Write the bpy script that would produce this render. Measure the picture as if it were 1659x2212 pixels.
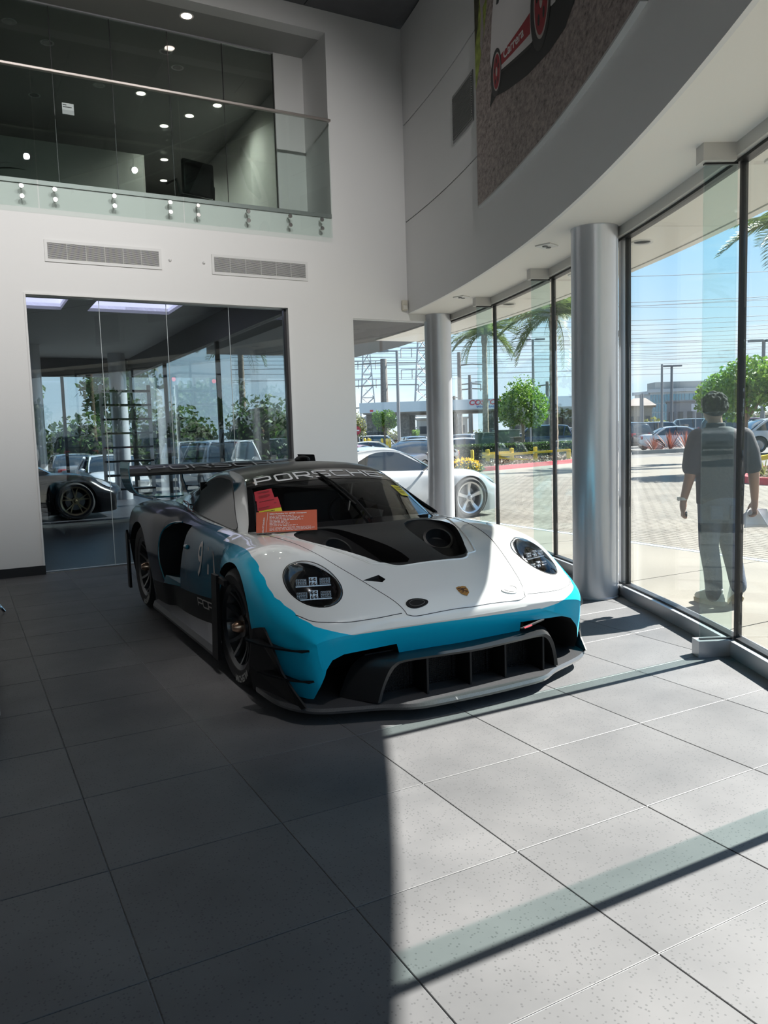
import bpy, bmesh, math, random
from mathutils import Vector, Matrix
random.seed(11)
for _o in list(bpy.data.objects): bpy.data.objects.remove(_o, do_unlink=True)
SC = bpy.context.scene
COL = SC.collection
# ---------------------------------------------------------------- camera
CAM = bpy.data.cameras.new('camera'); CAMO = bpy.data.objects.new('camera', CAM); COL.objects.link(CAMO)
_R = [[0.878349, -0.477072, -0.030088], [-0.072961, -0.071592, -0.994762], [0.472419, 0.875943, -0.09769]]
CAMO.matrix_world = Matrix(((_R[0][0], -_R[1][0], -_R[2][0], 0.0), (_R[0][1], -_R[1][1], -_R[2][1], 0.0), (_R[0][2], -_R[1][2], -_R[2][2], 1.41248), (0, 0, 0, 1)))
CAM.sensor_fit = 'VERTICAL'; CAM.sensor_height = 36.0; CAM.lens = 27.5237
CAM.clip_start = 0.05; CAM.clip_end = 2000
SC.camera = CAMO
# ---------------------------------------------------------------- sky
W = bpy.data.worlds.new('sky'); SC.world = W; W.use_nodes = True
def _world():
    nt = W.node_tree; nt.nodes.clear()
    N = nt.nodes.new; L = nt.links.new
    out = N('ShaderNodeOutputWorld'); bg = N('ShaderNodeBackground')
    tc = N('ShaderNodeTexCoord'); sep = N('ShaderNodeSeparateXYZ'); L(tc.outputs['Generated'], sep.inputs[0])
    ramp = N('ShaderNodeValToRGB'); L(sep.outputs['Z'], ramp.inputs[0])
    e = ramp.color_ramp.elements
    e[0].position = 0.0; e[0].color = (0.66, 0.82, 0.95, 1)
    e[1].position = 1.0; e[1].color = (0.06, 0.20, 0.52, 1)
    for p, c in ((0.10, (0.60, 0.80, 0.95, 1)), (0.22, (0.36, 0.66, 0.95, 1)), (0.42, (0.16, 0.44, 0.84, 1))):
        q = e.new(p); q.color = c
    mp = N('ShaderNodeMapping'); mp.inputs['Scale'].default_value = (1.3, 1.3, 6.0); L(tc.outputs['Generated'], mp.inputs[0])
    ns = N('ShaderNodeTexNoise'); ns.inputs['Scale'].default_value = 2.1; ns.inputs['Detail'].default_value = 7; ns.inputs['Roughness'].default_value = 0.62
    L(mp.outputs[0], ns.inputs['Vector'])
    cr = N('ShaderNodeMapRange'); cr.inputs[1].default_value = 0.47; cr.inputs[2].default_value = 0.70; cr.inputs[3].default_value = 0; cr.inputs[4].default_value = 0.85
    L(ns.outputs['Fac'], cr.inputs[0])
    mx = N('ShaderNodeMix'); mx.data_type = 'RGBA'; mx.inputs['B'].default_value = (0.93, 0.95, 0.97, 1)
    L(cr.outputs[0], mx.inputs['Factor']); L(ramp.outputs[0], mx.inputs['A'])
    L(mx.outputs['Result'], bg.inputs[0]); bg.inputs[1].default_value = SKY_STRENGTH
    L(bg.outputs[0], out.inputs[0])
SKY_STRENGTH = 0.60
_world()
# ---------------------------------------------------------------- sun: low in the west, straight along -x
SUN = bpy.data.lights.new('sun', 'SUN'); SUNO = bpy.data.objects.new('sun', SUN); COL.objects.link(SUNO)
SUN.energy = 9.8; SUN.angle = 0.0093; SUN.color = (1.0, 0.955, 0.90)
SUNO.rotation_euler = Vector((-1.0, 0.0, -0.872)).to_track_quat('-Z', 'Y').to_euler()
SUNO.location = (30, 5, 25)
# ---------------------------------------------------------------- exposure
SC.view_settings.view_transform = 'Standard'; SC.view_settings.look = 'None'
SC.view_settings.gamma = 1.0; SC.view_settings.use_curve_mapping = False
SC.view_settings.exposure = 1.12
try:
    SC.cycles.use_denoising = True
    SC.cycles.max_bounces = 10; SC.cycles.diffuse_bounces = 4; SC.cycles.glossy_bounces = 4
    SC.cycles.transparent_max_bounces = 28; SC.cycles.transmission_bounces = 4
    SC.cycles.caustics_reflective = False; SC.cycles.caustics_refractive = False
    SC.cycles.sample_clamp_indirect = 4.0
except Exception: pass
# ================================================================ helpers
def lin(h):
    h = h.lstrip('#'); v = [int(h[i:i+2], 16)/255 for i in (0, 2, 4)]
    return tuple(x/12.92 if x <= .04045 else ((x+.055)/1.055)**2.4 for x in v)
MATS = {}
def mat(name, col, rough=0.5, metal=0.0, noise=None, bump=None, coat=0.0, emit=None, spec=0.5, alpha=None):
    """principled material; noise=(scale, amount) mottles the colour, bump=(scale, strength)"""
    if name in MATS: return MATS[name]
    m = bpy.data.materials.new(name); m.use_nodes = True; MATS[name] = m
    nt = m.node_tree; b = nt.nodes['Principled BSDF']
    if isinstance(col, str): col = lin(col)
    b.inputs['Base Color'].default_value = (*col, 1); b.inputs['Roughness'].default_value = rough
    b.inputs['Metallic'].default_value = metal; b.inputs['Coat Weight'].default_value = coat
    b.inputs['Coat Roughness'].default_value = 0.03; b.inputs['Specular IOR Level'].default_value = spec
    if emit:
        b.inputs['Emission Color'].default_value = (*emit[:3], 1); b.inputs['Emission Strength'].default_value = emit[3]
    if noise or bump:
        tc = nt.nodes.new('ShaderNodeTexCoord')
    if noise:
        n = nt.nodes.new('ShaderNodeTexNoise'); n.inputs['Scale'].default_value = noise[0]; n.inputs['Detail'].default_value = 5
        nt.links.new(tc.outputs['Object'], n.inputs['Vector'])
        r = nt.nodes.new('ShaderNodeValToRGB'); a = noise[1]
        r.color_ramp.elements[0].position = .3; r.color_ramp.elements[1].position = .7
        r.color_ramp.elements[0].color = (*[max(0, c*(1-a)) for c in col], 1); r.color_ramp.elements[1].color = (*[min(1, c*(1+a)) for c in col], 1)
        nt.links.new(n.outputs['Fac'], r.inputs[0]); nt.links.new(r.outputs[0], b.inputs['Base Color'])
    if bump:
        n2 = nt.nodes.new('ShaderNodeTexNoise'); n2.inputs['Scale'].default_value = bump[0]; n2.inputs['Detail'].default_value = 4
        nt.links.new(tc.outputs['Object'], n2.inputs['Vector'])
        bp = nt.nodes.new('ShaderNodeBump'); bp.inputs['Strength'].default_value = bump[1]; bp.inputs['Distance'].default_value = 0.02
        nt.links.new(n2.outputs['Fac'], bp.inputs['Height']); nt.links.new(bp.outputs[0], b.inputs['Normal'])
    return m
def glassmat(name, tint=(0.93, 0.97, 0.95), base=0.04, rough=0.0, k=0.9):
    """a clear pane: transparent with a mirror coat that grows at grazing angles"""
    if name in MATS: return MATS[name]
    m = bpy.data.materials.new(name); m.use_nodes = True; MATS[name] = m
    nt = m.node_tree; nt.nodes.clear(); N = nt.nodes.new; L = nt.links.new
    out = N('ShaderNodeOutputMaterial'); mix = N('ShaderNodeMixShader'); tr = N('ShaderNodeBsdfTransparent'); gl = N('ShaderNodeBsdfGlossy')
    tr.inputs[0].default_value = (*tint, 1); gl.inputs['Roughness'].default_value = rough; gl.inputs[0].default_value = (1, 1, 1, 1)
    lw = N('ShaderNodeLayerWeight'); lw.inputs[0].default_value = 0.5
    pw = N('ShaderNodeMath'); pw.operation = 'POWER'; pw.inputs[1].default_value = 5
    ma = N('ShaderNodeMath'); ma.operation = 'MULTIPLY_ADD'; ma.inputs[1].default_value = k; ma.inputs[2].default_value = base
    L(lw.outputs['Facing'], pw.inputs[0]); L(pw.outputs[0], ma.inputs[0]); L(ma.outputs[0], mix.inputs[0])
    L(tr.outputs[0], mix.inputs[1]); L(gl.outputs[0], mix.inputs[2]); L(mix.outputs[0], out.inputs[0])
    return m
class MB:
    """collects geometry for one mesh"""
    def __init__(s): s.v = []; s.f = []; s.m = []; s.cm = 0
    def add(s, vs, fs):
        o = len(s.v); s.v += [tuple(p) for p in vs]; s.f += [tuple(i+o for i in q) for q in fs]; s.m += [s.cm]*len(fs); return s
    def box(s, x0, x1, y0, y1, z0, z1):
        return s.add([(x0,y0,z0),(x1,y0,z0),(x1,y1,z0),(x0,y1,z0),(x0,y0,z1),(x1,y0,z1),(x1,y1,z1),(x0,y1,z1)],
                     [(0,3,2,1),(4,5,6,7),(0,1,5,4),(1,2,6,5),(2,3,7,6),(3,0,4,7)])
    def bbox(s, x0, x1, y0, y1, z0, z1, b=0.01):
        """box with all edges chamfered"""
        vs = []; X = (x0, x1); Y = (y0, y1); Z = (z0, z1); bm = bmesh.new()
        bmesh.ops.create_cube(bm, size=1)
        for v in bm.verts: v.co = Vector((x0+(v.co.x+.5)*(x1-x0), y0+(v.co.y+.5)*(y1-y0), z0+(v.co.z+.5)*(z1-z0)))
        bmesh.ops.bevel(bm, geom=list(bm.edges), offset=b, segments=2, affect='EDGES', profile=.5)
        bm.verts.index_update(); s.add([v.co[:] for v in bm.verts], [tuple(v.index for v in f.verts) for f in bm.faces]); bm.free(); return s
    def obox(s, c, ax, ay, az):
        """box from a centre and three half-axis vectors"""
        c = Vector(c); ax = Vector(ax); ay = Vector(ay); az = Vector(az)
        vs = [c+i*ax+j*ay+k*az for k in (-1, 1) for i, j in ((-1,-1),(1,-1),(1,1),(-1,1))]
        return s.add(vs, [(0,3,2,1),(4,5,6,7),(0,1,5,4),(1,2,6,5),(2,3,7,6),(3,0,4,7)])
    def beam(s, p, q, w, h, up=(0, 0, 1)):
        p = Vector(p); q = Vector(q); d = (q-p); n = d.normalized(); u = Vector(up)
        sx = n.cross(u)
        if sx.length < 1e-5: sx = n.cross(Vector((1, 0, 0)))
        sx.normalize(); uz = sx.cross(n)
        return s.obox((p+q)/2, d/2, sx*w/2, uz*h/2)
    def tube(s, path, r, n=8, cap=True):
        path = [Vector(p) for p in path]; rings = []; rr = r if isinstance(r, (list, tuple)) else [r]*len(path)
        vs = []; a = None
        for i, p in enumerate(path):
            t = (path[min(i+1, len(path)-1)]-path[max(i-1, 0)]).normalized()
            if a is None: a = t.cross(Vector((0, 0, 1)) if abs(t.z) < .9 else Vector((1, 0, 0)))
            else:
                a = a-t*a.dot(t)
                if a.length < 1e-4: a = t.orthogonal()
            a.normalize(); b = a.cross(t)
            vs += [p+(a*math.cos(k*2*math.pi/n)+b*math.sin(k*2*math.pi/n))*rr[i] for k in range(n)]
        fs = [(i*n+k, i*n+(k+1) % n, (i+1)*n+(k+1) % n, (i+1)*n+k) for i in range(len(path)-1) for k in range(n)]
        if cap: fs += [tuple(range(n-1, -1, -1)), tuple((len(path)-1)*n+k for k in range(n))]
        return s.add(vs, fs)
    def lathe(s, prof, c=(0, 0, 0), axis='z', n=32, close=False):
        """prof = [(radius, height)]"""
        vs = []
        for r, h in prof:
            for k in range(n):
                a = k*2*math.pi/n; x, y = r*math.cos(a), r*math.sin(a)
                p = {'z': (x, y, h), 'x': (h, x, y), 'y': (y, h, x)}[axis]
                vs.append((p[0]+c[0], p[1]+c[1], p[2]+c[2]))
        m = len(prof); fs = [(i*n+k, i*n+(k+1) % n, ((i+1) % m)*n+(k+1) % n, ((i+1) % m)*n+k) for i in range(m if close else m-1) for k in range(n)]
        if not close:
            if prof[0][0] > 1e-6: fs.append(tuple(range(n-1, -1, -1)))
            if prof[-1][0] > 1e-6: fs.append(tuple((m-1)*n+k for k in range(n)))
        return s.add(vs, fs)
    def prism(s, poly, f0, f1):
        """poly: 2-D points; f0, f1 map a 2-D point to 3-D for the two ends"""
        n = len(poly); return s.add([f0(*p) for p in poly]+[f1(*p) for p in poly],
            [tuple(range(n-1, -1, -1)), tuple(range(n, 2*n))]+[(i, (i+1) % n, n+(i+1) % n, n+i) for i in range(n)])
    def grid(s, fn, nu, nv, wrap=False):
        vs = [fn(i/(nu-1), j/(nv-1)) for i in range(nu) for j in range(nv)]
        return s.add(vs, [(i*nv+j, (i+1)*nv+j, (i+1)*nv+j+1, i*nv+j+1) for i in range(nu-1) for j in range(nv-1)])
    def ball(s, c, r, seg=12, rings=8):
        rx, ry, rz = r if isinstance(r, (list, tuple)) else (r, r, r)
        vs = [(c[0]+rx*math.sin(math.pi*i/rings)*math.cos(2*math.pi*k/seg), c[1]+ry*math.sin(math.pi*i/rings)*math.sin(2*math.pi*k/seg), c[2]+rz*math.cos(math.pi*i/rings)) for i in range(rings+1) for k in range(seg)]
        return s.add(vs, [(i*seg+k, (i+1)*seg+k, (i+1)*seg+(k+1) % seg, i*seg+(k+1) % seg) for i in range(rings) for k in range(seg)])
    def mesh(s, name, mats, smooth=False, ang=35):
        me = bpy.data.meshes.new(name); me.from_pydata(s.v, [], s.f)
        for m in (mats if isinstance(mats, (list, tuple)) else [mats]): me.materials.append(m)
        if any(s.m): me.polygons.foreach_set('material_index', s.m)
        bm = bmesh.new(); bm.from_mesh(me); bmesh.ops.remove_doubles(bm, verts=bm.verts, dist=1e-5)
        bmesh.ops.recalc_face_normals(bm, faces=bm.faces); bm.to_mesh(me); bm.free()
        if smooth:
            me.polygons.foreach_set('use_smooth', [True]*len(me.polygons)); me.set_sharp_from_angle(angle=math.radians(ang))
        me.update(); return me
    def build(s, name, mats, parent=None, smooth=False, ang=35, loc=None):
        o = bpy.data.objects.new(name, s.mesh(name, mats, smooth, ang)); COL.objects.link(o)
        if parent: o.parent = parent
        if loc: o.location = loc
        return o
def tag(o, label, cat=None, group=None, kind=None):
    if label: o['label'] = label
    if cat: o['category'] = cat
    if group: o['group'] = group
    if kind: o['kind'] = kind
    return o
def thing(name, label, cat, loc=(0, 0, 0), rz=0, group=None):
    o = bpy.data.objects.new(name, None); COL.objects.link(o); o.location = loc; o.rotation_euler = (0, 0, rz); o.empty_display_size = .1
    return tag(o, label, cat, group)
def struct(o, label=None): return tag(o, label, None, None, 'structure')
def copy_tree(o, parent=None):
    c = o.copy(); COL.objects.link(c); c.parent = parent
    for ch in list(o.children): copy_tree(ch, c)
    return c
def put(name, me, parent=None, loc=None):
    o = bpy.data.objects.new(name, me); COL.objects.link(o)
    if parent: o.parent = parent
    if loc: o.location = loc
    return o
def text_mesh(txt, size=1.0, sx=1.0, depth=0.0, align='CENTER', bold=0.0):
    """lettering as mesh data in its own xy plane: list of verts, list of faces"""
    cu = bpy.data.curves.new('lettering', 'FONT'); cu.body = txt; cu.size = size; cu.align_x = align; cu.align_y = 'CENTER'; cu.offset = bold; cu.resolution_u = 3
    ob = bpy.data.objects.new('lettering', cu); COL.objects.link(ob)
    dg = bpy.context.evaluated_depsgraph_get(); me = bpy.data.meshes.new_from_object(ob.evaluated_get(dg))
    v = [(p.co.x*sx, p.co.y) for p in me.vertices]; f = [tuple(p.vertices) for p in me.polygons]
    bpy.data.objects.remove(ob, do_unlink=True); bpy.data.curves.remove(cu); bpy.data.meshes.remove(me)
    return v, f
def pchip(xs, ys):
    n = len(xs); h = [xs[i+1]-xs[i] for i in range(n-1)]; d = [(ys[i+1]-ys[i])/h[i] for i in range(n-1)]; m = [0.0]*n
    m[0] = d[0]; m[-1] = d[-1]
    for i in range(1, n-1):
        if d[i-1]*d[i] > 0:
            w1 = 2*h[i]+h[i-1]; w2 = h[i]+2*h[i-1]; m[i] = (w1+w2)/(w1/d[i-1]+w2/d[i])
    def f(x):
        if x <= xs[0]: return ys[0]
        if x >= xs[-1]: return ys[-1]
        i = 0
        while x > xs[i+1]: i += 1
        t = (x-xs[i])/h[i]
        return (2*t**3-3*t*t+1)*ys[i]+(t**3-2*t*t+t)*h[i]*m[i]+(-2*t**3+3*t*t)*ys[i+1]+(t**3-t*t)*h[i]*m[i+1]
    return f
def catmull(P, n, closed=False):
    """n samples per span through control points"""
    out = []; m = len(P)
    rng = range(m if closed else m-1)
    for i in rng:
        p1 = P[i]; p2 = P[(i+1) % m]; p0 = P[i-1] if (i > 0 or closed) else tuple(2*a-b for a, b in zip(p1, p2)); p3 = P[(i+2) % m] if (closed or i+2 < m) else tuple(2*a-b for a, b in zip(p2, p1))
        for k in range(n):
            t = k/n; out.append(tuple(.5*((2*b)+(-a+c)*t+(2*a-5*b+4*c-d)*t*t+(-a+3*b-3*c+d)*t**3) for a, b, c, d in zip(p0, p1, p2, p3)))
    if not closed: out.append(tuple(P[-1]))
    return out
def sstep(a, b, x):
    t = max(0., min(1., (x-a)/(b-a))); return t*t*(3-2*t)
def clip_poly(poly, a, b):
    """keep the part of a 2-D polygon left of a->b"""
    def side(p): return (b[0]-a[0])*(p[1]-a[1])-(b[1]-a[1])*(p[0]-a[0])
    out = []
    for i in range(len(poly)):
        p = poly[i]; q = poly[(i+1) % len(poly)]; sp = side(p); sq = side(q)
        if sp >= 0: out.append(p)
        if sp*sq < 0: t = sp/(sp-sq); out.append((p[0]+(q[0]-p[0])*t, p[1]+(q[1]-p[1])*t))
    return out
# ================================================================ the building
CX, CY = -15.101, 12.805            # centre of all the curved walls
RF, RG, RO = 20.862, 21.54, 22.43   # fascia wall, glass line, overhang edge
ZS, ZC, YB = 3.03, 6.66, 9.28       # soffit, ceiling, back wall
def pol(r, a, z=None):
    t = math.radians(a); p = (CX+r*math.cos(t), CY+r*math.sin(t)); return p if z is None else (p[0], p[1], z)
MUL = [-8.9, -13.19, -17.55, -21.95, -26.66, -31.2, -35.7, -40.2, -44.7, -49.2, -53.7, -58.2]
def ring(mb, r0, r1, z0, z1, a0, a1, n=40):
    """a curved bar"""
    vs = []
    for i in range(n+1):
        a = a0+(a1-a0)*i/n
        vs += [pol(r0, a, z0), pol(r1, a, z0), pol(r1, a, z1), pol(r0, a, z1)]
    fs = [(i*4+k, i*4+(k+1) % 4, i*4+4+(k+1) % 4, i*4+4+k) for i in range(n) for k in range(4)]+[(0, 1, 2, 3), (4*n+3, 4*n+2, 4*n+1, 4*n)]
    mb.add(vs, fs); return mb
M_wall = mat('white_wall_paint', (0.80, 0.80, 0.79), 0.6, bump=(90, .02))
M_ceil = mat('dark_ceiling_panel', (0.11, 0.112, 0.118), 0.7, noise=(3, .1))
M_soff = mat('soffit_paint', (0.90, 0.88, 0.83), 0.6, bump=(80, .02))
M_alu = mat('satin_aluminium', (0.52, 0.53, 0.55), 0.38, metal=0.7, bump=(300, .02))
M_col = mat('silver_column_paint', (0.60, 0.61, 0.64), 0.28, metal=0.40, noise=(1.5, .05))
M_blk = mat('black_gasket', (0.008, 0.008, 0.009), 0.4)
M_black = mat('black_baseboard', (0.012, 0.012, 0.014), 0.45)
M_steel = mat('brushed_steel', (0.55, 0.54, 0.52), 0.25, metal=1.0, bump=(200, .03))
M_grout = mat('floor_grout', (0.34, 0.34, 0.35), 0.8, noise=(30, .2))
G_pane = glassmat('facade_glass', (0.965, 0.985, 0.98), 0.03)
G_fin = glassmat('green_fin_glass', (0.87, 0.945, 0.935), 0.04)
G_part = glassmat('partition_glass', (0.80, 0.84, 0.85), 0.05)
G_bal = glassmat('balcony_glass', (0.925, 0.965, 0.95), 0.035)
G_dark = glassmat('tinted_upper_glass', (0.68, 0.74, 0.72), 0.05)
def tile_material():
    m = bpy.data.materials.new('speckled_porcelain_tile'); m.use_nodes = True; nt = m.node_tree; b = nt.nodes['Principled BSDF']; N = nt.nodes.new; L = nt.links.new
    tc = N('ShaderNodeTexCoord'); geo = N('ShaderNodeNewGeometry'); oi = N('ShaderNodeObjectInfo')
    n1 = N('ShaderNodeTexNoise'); n1.inputs['Scale'].default_value = 2.6; n1.inputs['Detail'].default_value = 6; L(geo.outputs['Position'], n1.inputs['Vector'])
    r1 = N('ShaderNodeValToRGB'); r1.color_ramp.elements[0].position = .3; r1.color_ramp.elements[1].position = .72
    r1.color_ramp.elements[0].color = (0.106, 0.105, 0.109, 1); r1.color_ramp.elements[1].color = (0.152, 0.149, 0.152, 1); L(n1.outputs['Fac'], r1.inputs[0])
    vo = N('ShaderNodeTexVoronoi'); vo.inputs['Scale'].default_value = 95; vo.inputs['Randomness'].default_value = 1; L(geo.outputs['Position'], vo.inputs['Vector'])
    lt = N('ShaderNodeMath'); lt.operation = 'LESS_THAN'; lt.inputs[1].default_value = .30; L(vo.outputs['Distance'], lt.inputs[0])
    sc = N('ShaderNodeSeparateColor'); L(vo.outputs['Color'], sc.inputs[0])
    g1 = N('ShaderNodeMath'); g1.operation = 'GREATER_THAN'; g1.inputs[1].default_value = .55; L(sc.outputs[0], g1.inputs[0])
    ml = N('ShaderNodeMath'); ml.operation = 'MULTIPLY'; L(lt.outputs[0], ml.inputs[0]); L(g1.outputs[0], ml.inputs[1])
    mu = N('ShaderNodeMath'); mu.operation = 'MULTIPLY'; mu.inputs[1].default_value = .6; L(ml.outputs[0], mu.inputs[0])
    mx = N('ShaderNodeMix'); mx.data_type = 'RGBA'; mx.inputs['B'].default_value = (0.05, 0.05, 0.053, 1); L(mu.outputs[0], mx.inputs['Factor']); L(r1.outputs[0], mx.inputs['A'])
    # each tile a little lighter or darker than its neighbours
    mr = N('ShaderNodeMapRange'); mr.inputs[3].default_value = .9; mr.inputs[4].default_value = 1.08; L(oi.outputs['Random'], mr.inputs[0])
    vm = N('ShaderNodeVectorMath'); vm.operation = 'SCALE'; L(mx.outputs['Result'], vm.inputs[0]); L(mr.outputs[0], vm.inputs['Scale'])
    L(vm.outputs[0], b.inputs['Base Color']); b.inputs['Roughness'].default_value = .52
    bp = N('ShaderNodeBump'); bp.inputs['Strength'].default_value = .12; bp.inputs['Distance'].default_value = .004; L(n1.outputs['Fac'], bp.inputs['Height']); L(bp.outputs[0], b.inputs['Normal'])
    return m
M_tile = tile_material()
# ---- floor: grout bed and every tile
def clip_room(poly):
    pts = [pol(RG-.0, a) for a in MUL]
    for a, b in zip(pts, pts[1:]):
        if len(poly) < 3: return []
        poly = clip_poly(poly, b, a)
    return poly
def floor_():
    bed = clip_room([(-5.6, -6.2), (7, -6.2), (7, YB+.19), (-5.6, YB+.19)])
    mb = MB(); mb.prism(bed, lambda x, y: (x, y, -.12), lambda x, y: (x, y, -.0035))
    fl = struct(mb.build('floor', M_grout))
    T = .61; g = .0018; e = .0012
    def tmesh(poly):
        cx = sum(p[0] for p in poly)/len(poly); cy = sum(p[1] for p in poly)/len(poly); n = len(poly)
        ins = [(p[0]+(cx-p[0])*.006, p[1]+(cy-p[1])*.006) for p in poly]
        t = MB(); t.add([(p[0], p[1], -.006) for p in poly]+[(p[0], p[1], -e) for p in poly]+[(p[0], p[1], 0) for p in ins],
              [(i, (i+1) % n, n+(i+1) % n, n+i) for i in range(n)]+[(n+i, n+(i+1) % n, 2*n+(i+1) % n, 2*n+i) for i in range(n)]+[tuple(range(2*n, 3*n))])
        return t.mesh('tile', M_tile)
    full = tmesh([(g, g), (T-g, g), (T-g, T-g), (g, T-g)])
    for i in range(-4, 11):
        for j in range(-6, 11):
            x0 = .34+i*T; y0 = 3.24+j*T
            q = [(x0+g, y0+g), (x0+T-g, y0+g), (x0+T-g, min(y0+T-g, YB+.18)), (x0+g, min(y0+T-g, YB+.18))]
            if q[2][1]-q[0][1] < .02: continue
            c = clip_room(q)
            if len(c) < 3: continue
            area = abs(sum(c[k][0]*c[(k+1) % len(c)][1]-c[(k+1) % len(c)][0]*c[k][1] for k in range(len(c))))/2
            if area < .003: continue
            if len(c) == 4 and area > (T-2*g)**2*.999: put('tile', full, fl, (x0, y0, 0))
            else: put('tile', tmesh(c), fl)
floor_()
# ---- back wall with its openings
DX0, DX1, DZ = .752, 3.73, 3.02
mb = MB()
mb.box(-5.4, DX0, YB, YB+.2, 0, DZ); mb.box(DX1, 4.6, YB, YB+.2, 0, DZ); mb.box(-5.4, 5.467, YB, YB+.2, DZ, 4.165)
mb.box(4.375, 5.467, YB, YB+.2, 4.165, ZC); mb.box(-5.4, 4.375, YB, YB+.2, 6.40, ZC)
mb.box(5.467, 6.0, YB, YB+.2, 3.02, 3.6)
struct(mb.build('wall_back', M_wall), 'white back wall with glazed openings and a balcony')
mb = MB(); mb.box(-5.4, DX0+.004, YB-.014, YB, 0, .1)
struct(mb.build('baseboard_back', M_black), 'black baseboard along the white back wall')
mb = MB(); mb.box(DX1-.002, 4.6, YB-.014, YB, 0, .1); struct(mb.build('baseboard_pier', M_black), 'black baseboard under the white pier')
# thin white frame and reveal round both openings
mb = MB(); mb.box(DX0-.02, DX1+.02, YB-.012, YB, DZ-.0, DZ+.02); mb.box(DX0-.02, DX0, YB-.012, YB, .1, DZ); mb.box(DX1, DX1+.02, YB-.012, YB, .1, DZ)
struct(mb.build('trim_1', M_wall), 'thin white bead around the wide glazed opening')
mb = MB(); mb.box(4.6, 5.9, YB+.0, YB+.16, 2.94, 3.02); mb.box(4.6, 4.635, YB+.0, YB+.16, 0, 2.94)
struct(mb.build('trim_2', M_wall), 'white frame of the window beside the column')
# left and rear walls, ceiling (out of the picture, they close the room; walls darkened to dim reflections)
mb = MB(); mb.box(-5.6, -5.4, -6.2, YB+.2, 0, ZC); struct(mb.build('wall_left', mat('darkened_wall', (.13, .13, .135), .6)), 'unseen wall to the left of the showroom, darkened to dim reflections')
mb = MB(); mb.box(-5.6, -4.0, -6.4, -6.2, 0, ZC); struct(mb.build('wall_rear', MATS['darkened_wall']), 'unseen wall behind the showroom, darkened to dim reflections')
def ceiling_():
    poly = [(-5.6, -6.2)]+[pol(RF+.2, a) for a in range(-61, -8, 3)]+[(5.45, YB+.2), (-5.6, YB+.2)]
    mb = MB(); mb.prism(poly, lambda x, y: (x, y, ZC+.03), lambda x, y: (x, y, ZC+.25))
    c = struct(mb.build('ceiling', M_ceil), 'dark ceiling above the showroom')
    pan = MB(); pan.box(.006, 1.194, .006, 1.194, ZC, ZC+.04); me = pan.mesh('ceiling_panel', M_ceil)
    for i in range(0, 7):
        for j in range(0, 4):
            x = -1.9+i*1.2; y = 4.48+j*1.2
            if math.hypot(x+1.2-CX, y-CY) < RF+.1: put('ceiling_panel', me, c, (x, y, 0))
    mb = MB(); q = [(4.1, 8.08), (5.3, 8.08), (5.47, 9.28), (4.1, 9.28)]
ceiling_()
# ---- curved fascia wall: three bands with shadow gaps, and the wall core behind
A_F0, A_F1 = -9.73, -61
mb = MB(); ring(mb, RF+.02, RF+.28, ZS+.055, ZC+.2, A_F0+.5, A_F1, 90)
fw = struct(mb.build('wall_curved', M_wall, smooth=True), 'curved white upper wall over the window line')
for z0, z1 in ((ZS-.0, 4.213), (4.228, 5.443), (5.458, ZC)):
    mb = MB(); ring(mb, RF, RF+.03, z0, z1, A_F0, A_F1, 90); mb.build('wall_band', M_wall, fw, smooth=True)
# dark backing seen in the shadow gaps
for z in (4.2205, 5.4505):
    mb = MB(); ring(mb, RF+.012, RF+.024, z-.0075, z+.0075, A_F0, A_F1, 90); mb.build('shadow_gap', M_blk, fw, smooth=True)
# ---- soffit inside, overhang outside
mb = MB(); ring(mb, RF+.03, RG, ZS, ZS+.05, A_F0+1.2, A_F1, 90)
struct(mb.build('ceiling_soffit', M_soff, smooth=True), 'curved off-white soffit inside the window line')
mb = MB(); ring(mb, RG, RO-.005, ZS+.03, ZS+.5, -2, -62, 90)
ov = struct(mb.build('roof_overhang', M_soff, smooth=True), 'curved roof overhang outside the windows')
edges = [-2.0]+[-4.6]+MUL
for a0, a1 in zip(edges, edges[1:]):
    mb = MB(); ring(mb, RG+.01, RO-.085, ZS, ZS+.04, a0-.012, a1+.012, 10); mb.build('soffit_panel', M_soff, ov, smooth=True)
mb = MB(); ring(mb, RO-.078, RO, ZS-.01, ZS+.52, -2, -62, 90); mb.build('edge_trim', M_soff, ov, smooth=True)
for a, nm in ((-12.2, 'above the white sports car'), (-17.0, 'between the two columns'), (-20.6, 'just behind the big column'), (-26.0, 'above the walking person'), (-31, 'past the right frame edge')):
    c = pol(RG+.36, a, ZS); mb = MB(); mb.lathe([(.0, ZS+.001), (.07, ZS+.001), (.075, ZS-.008), (.095, ZS-.012), (.10, ZS)], (c[0], c[1], 0), n=28)
    tag(mb.build('downlight', mat('lamp_trim_white', (.75, .75, .73), .4), smooth=True), 'round recessed downlight in the outdoor overhang, '+nm, 'downlight', 'downlights in the overhang')
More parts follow.
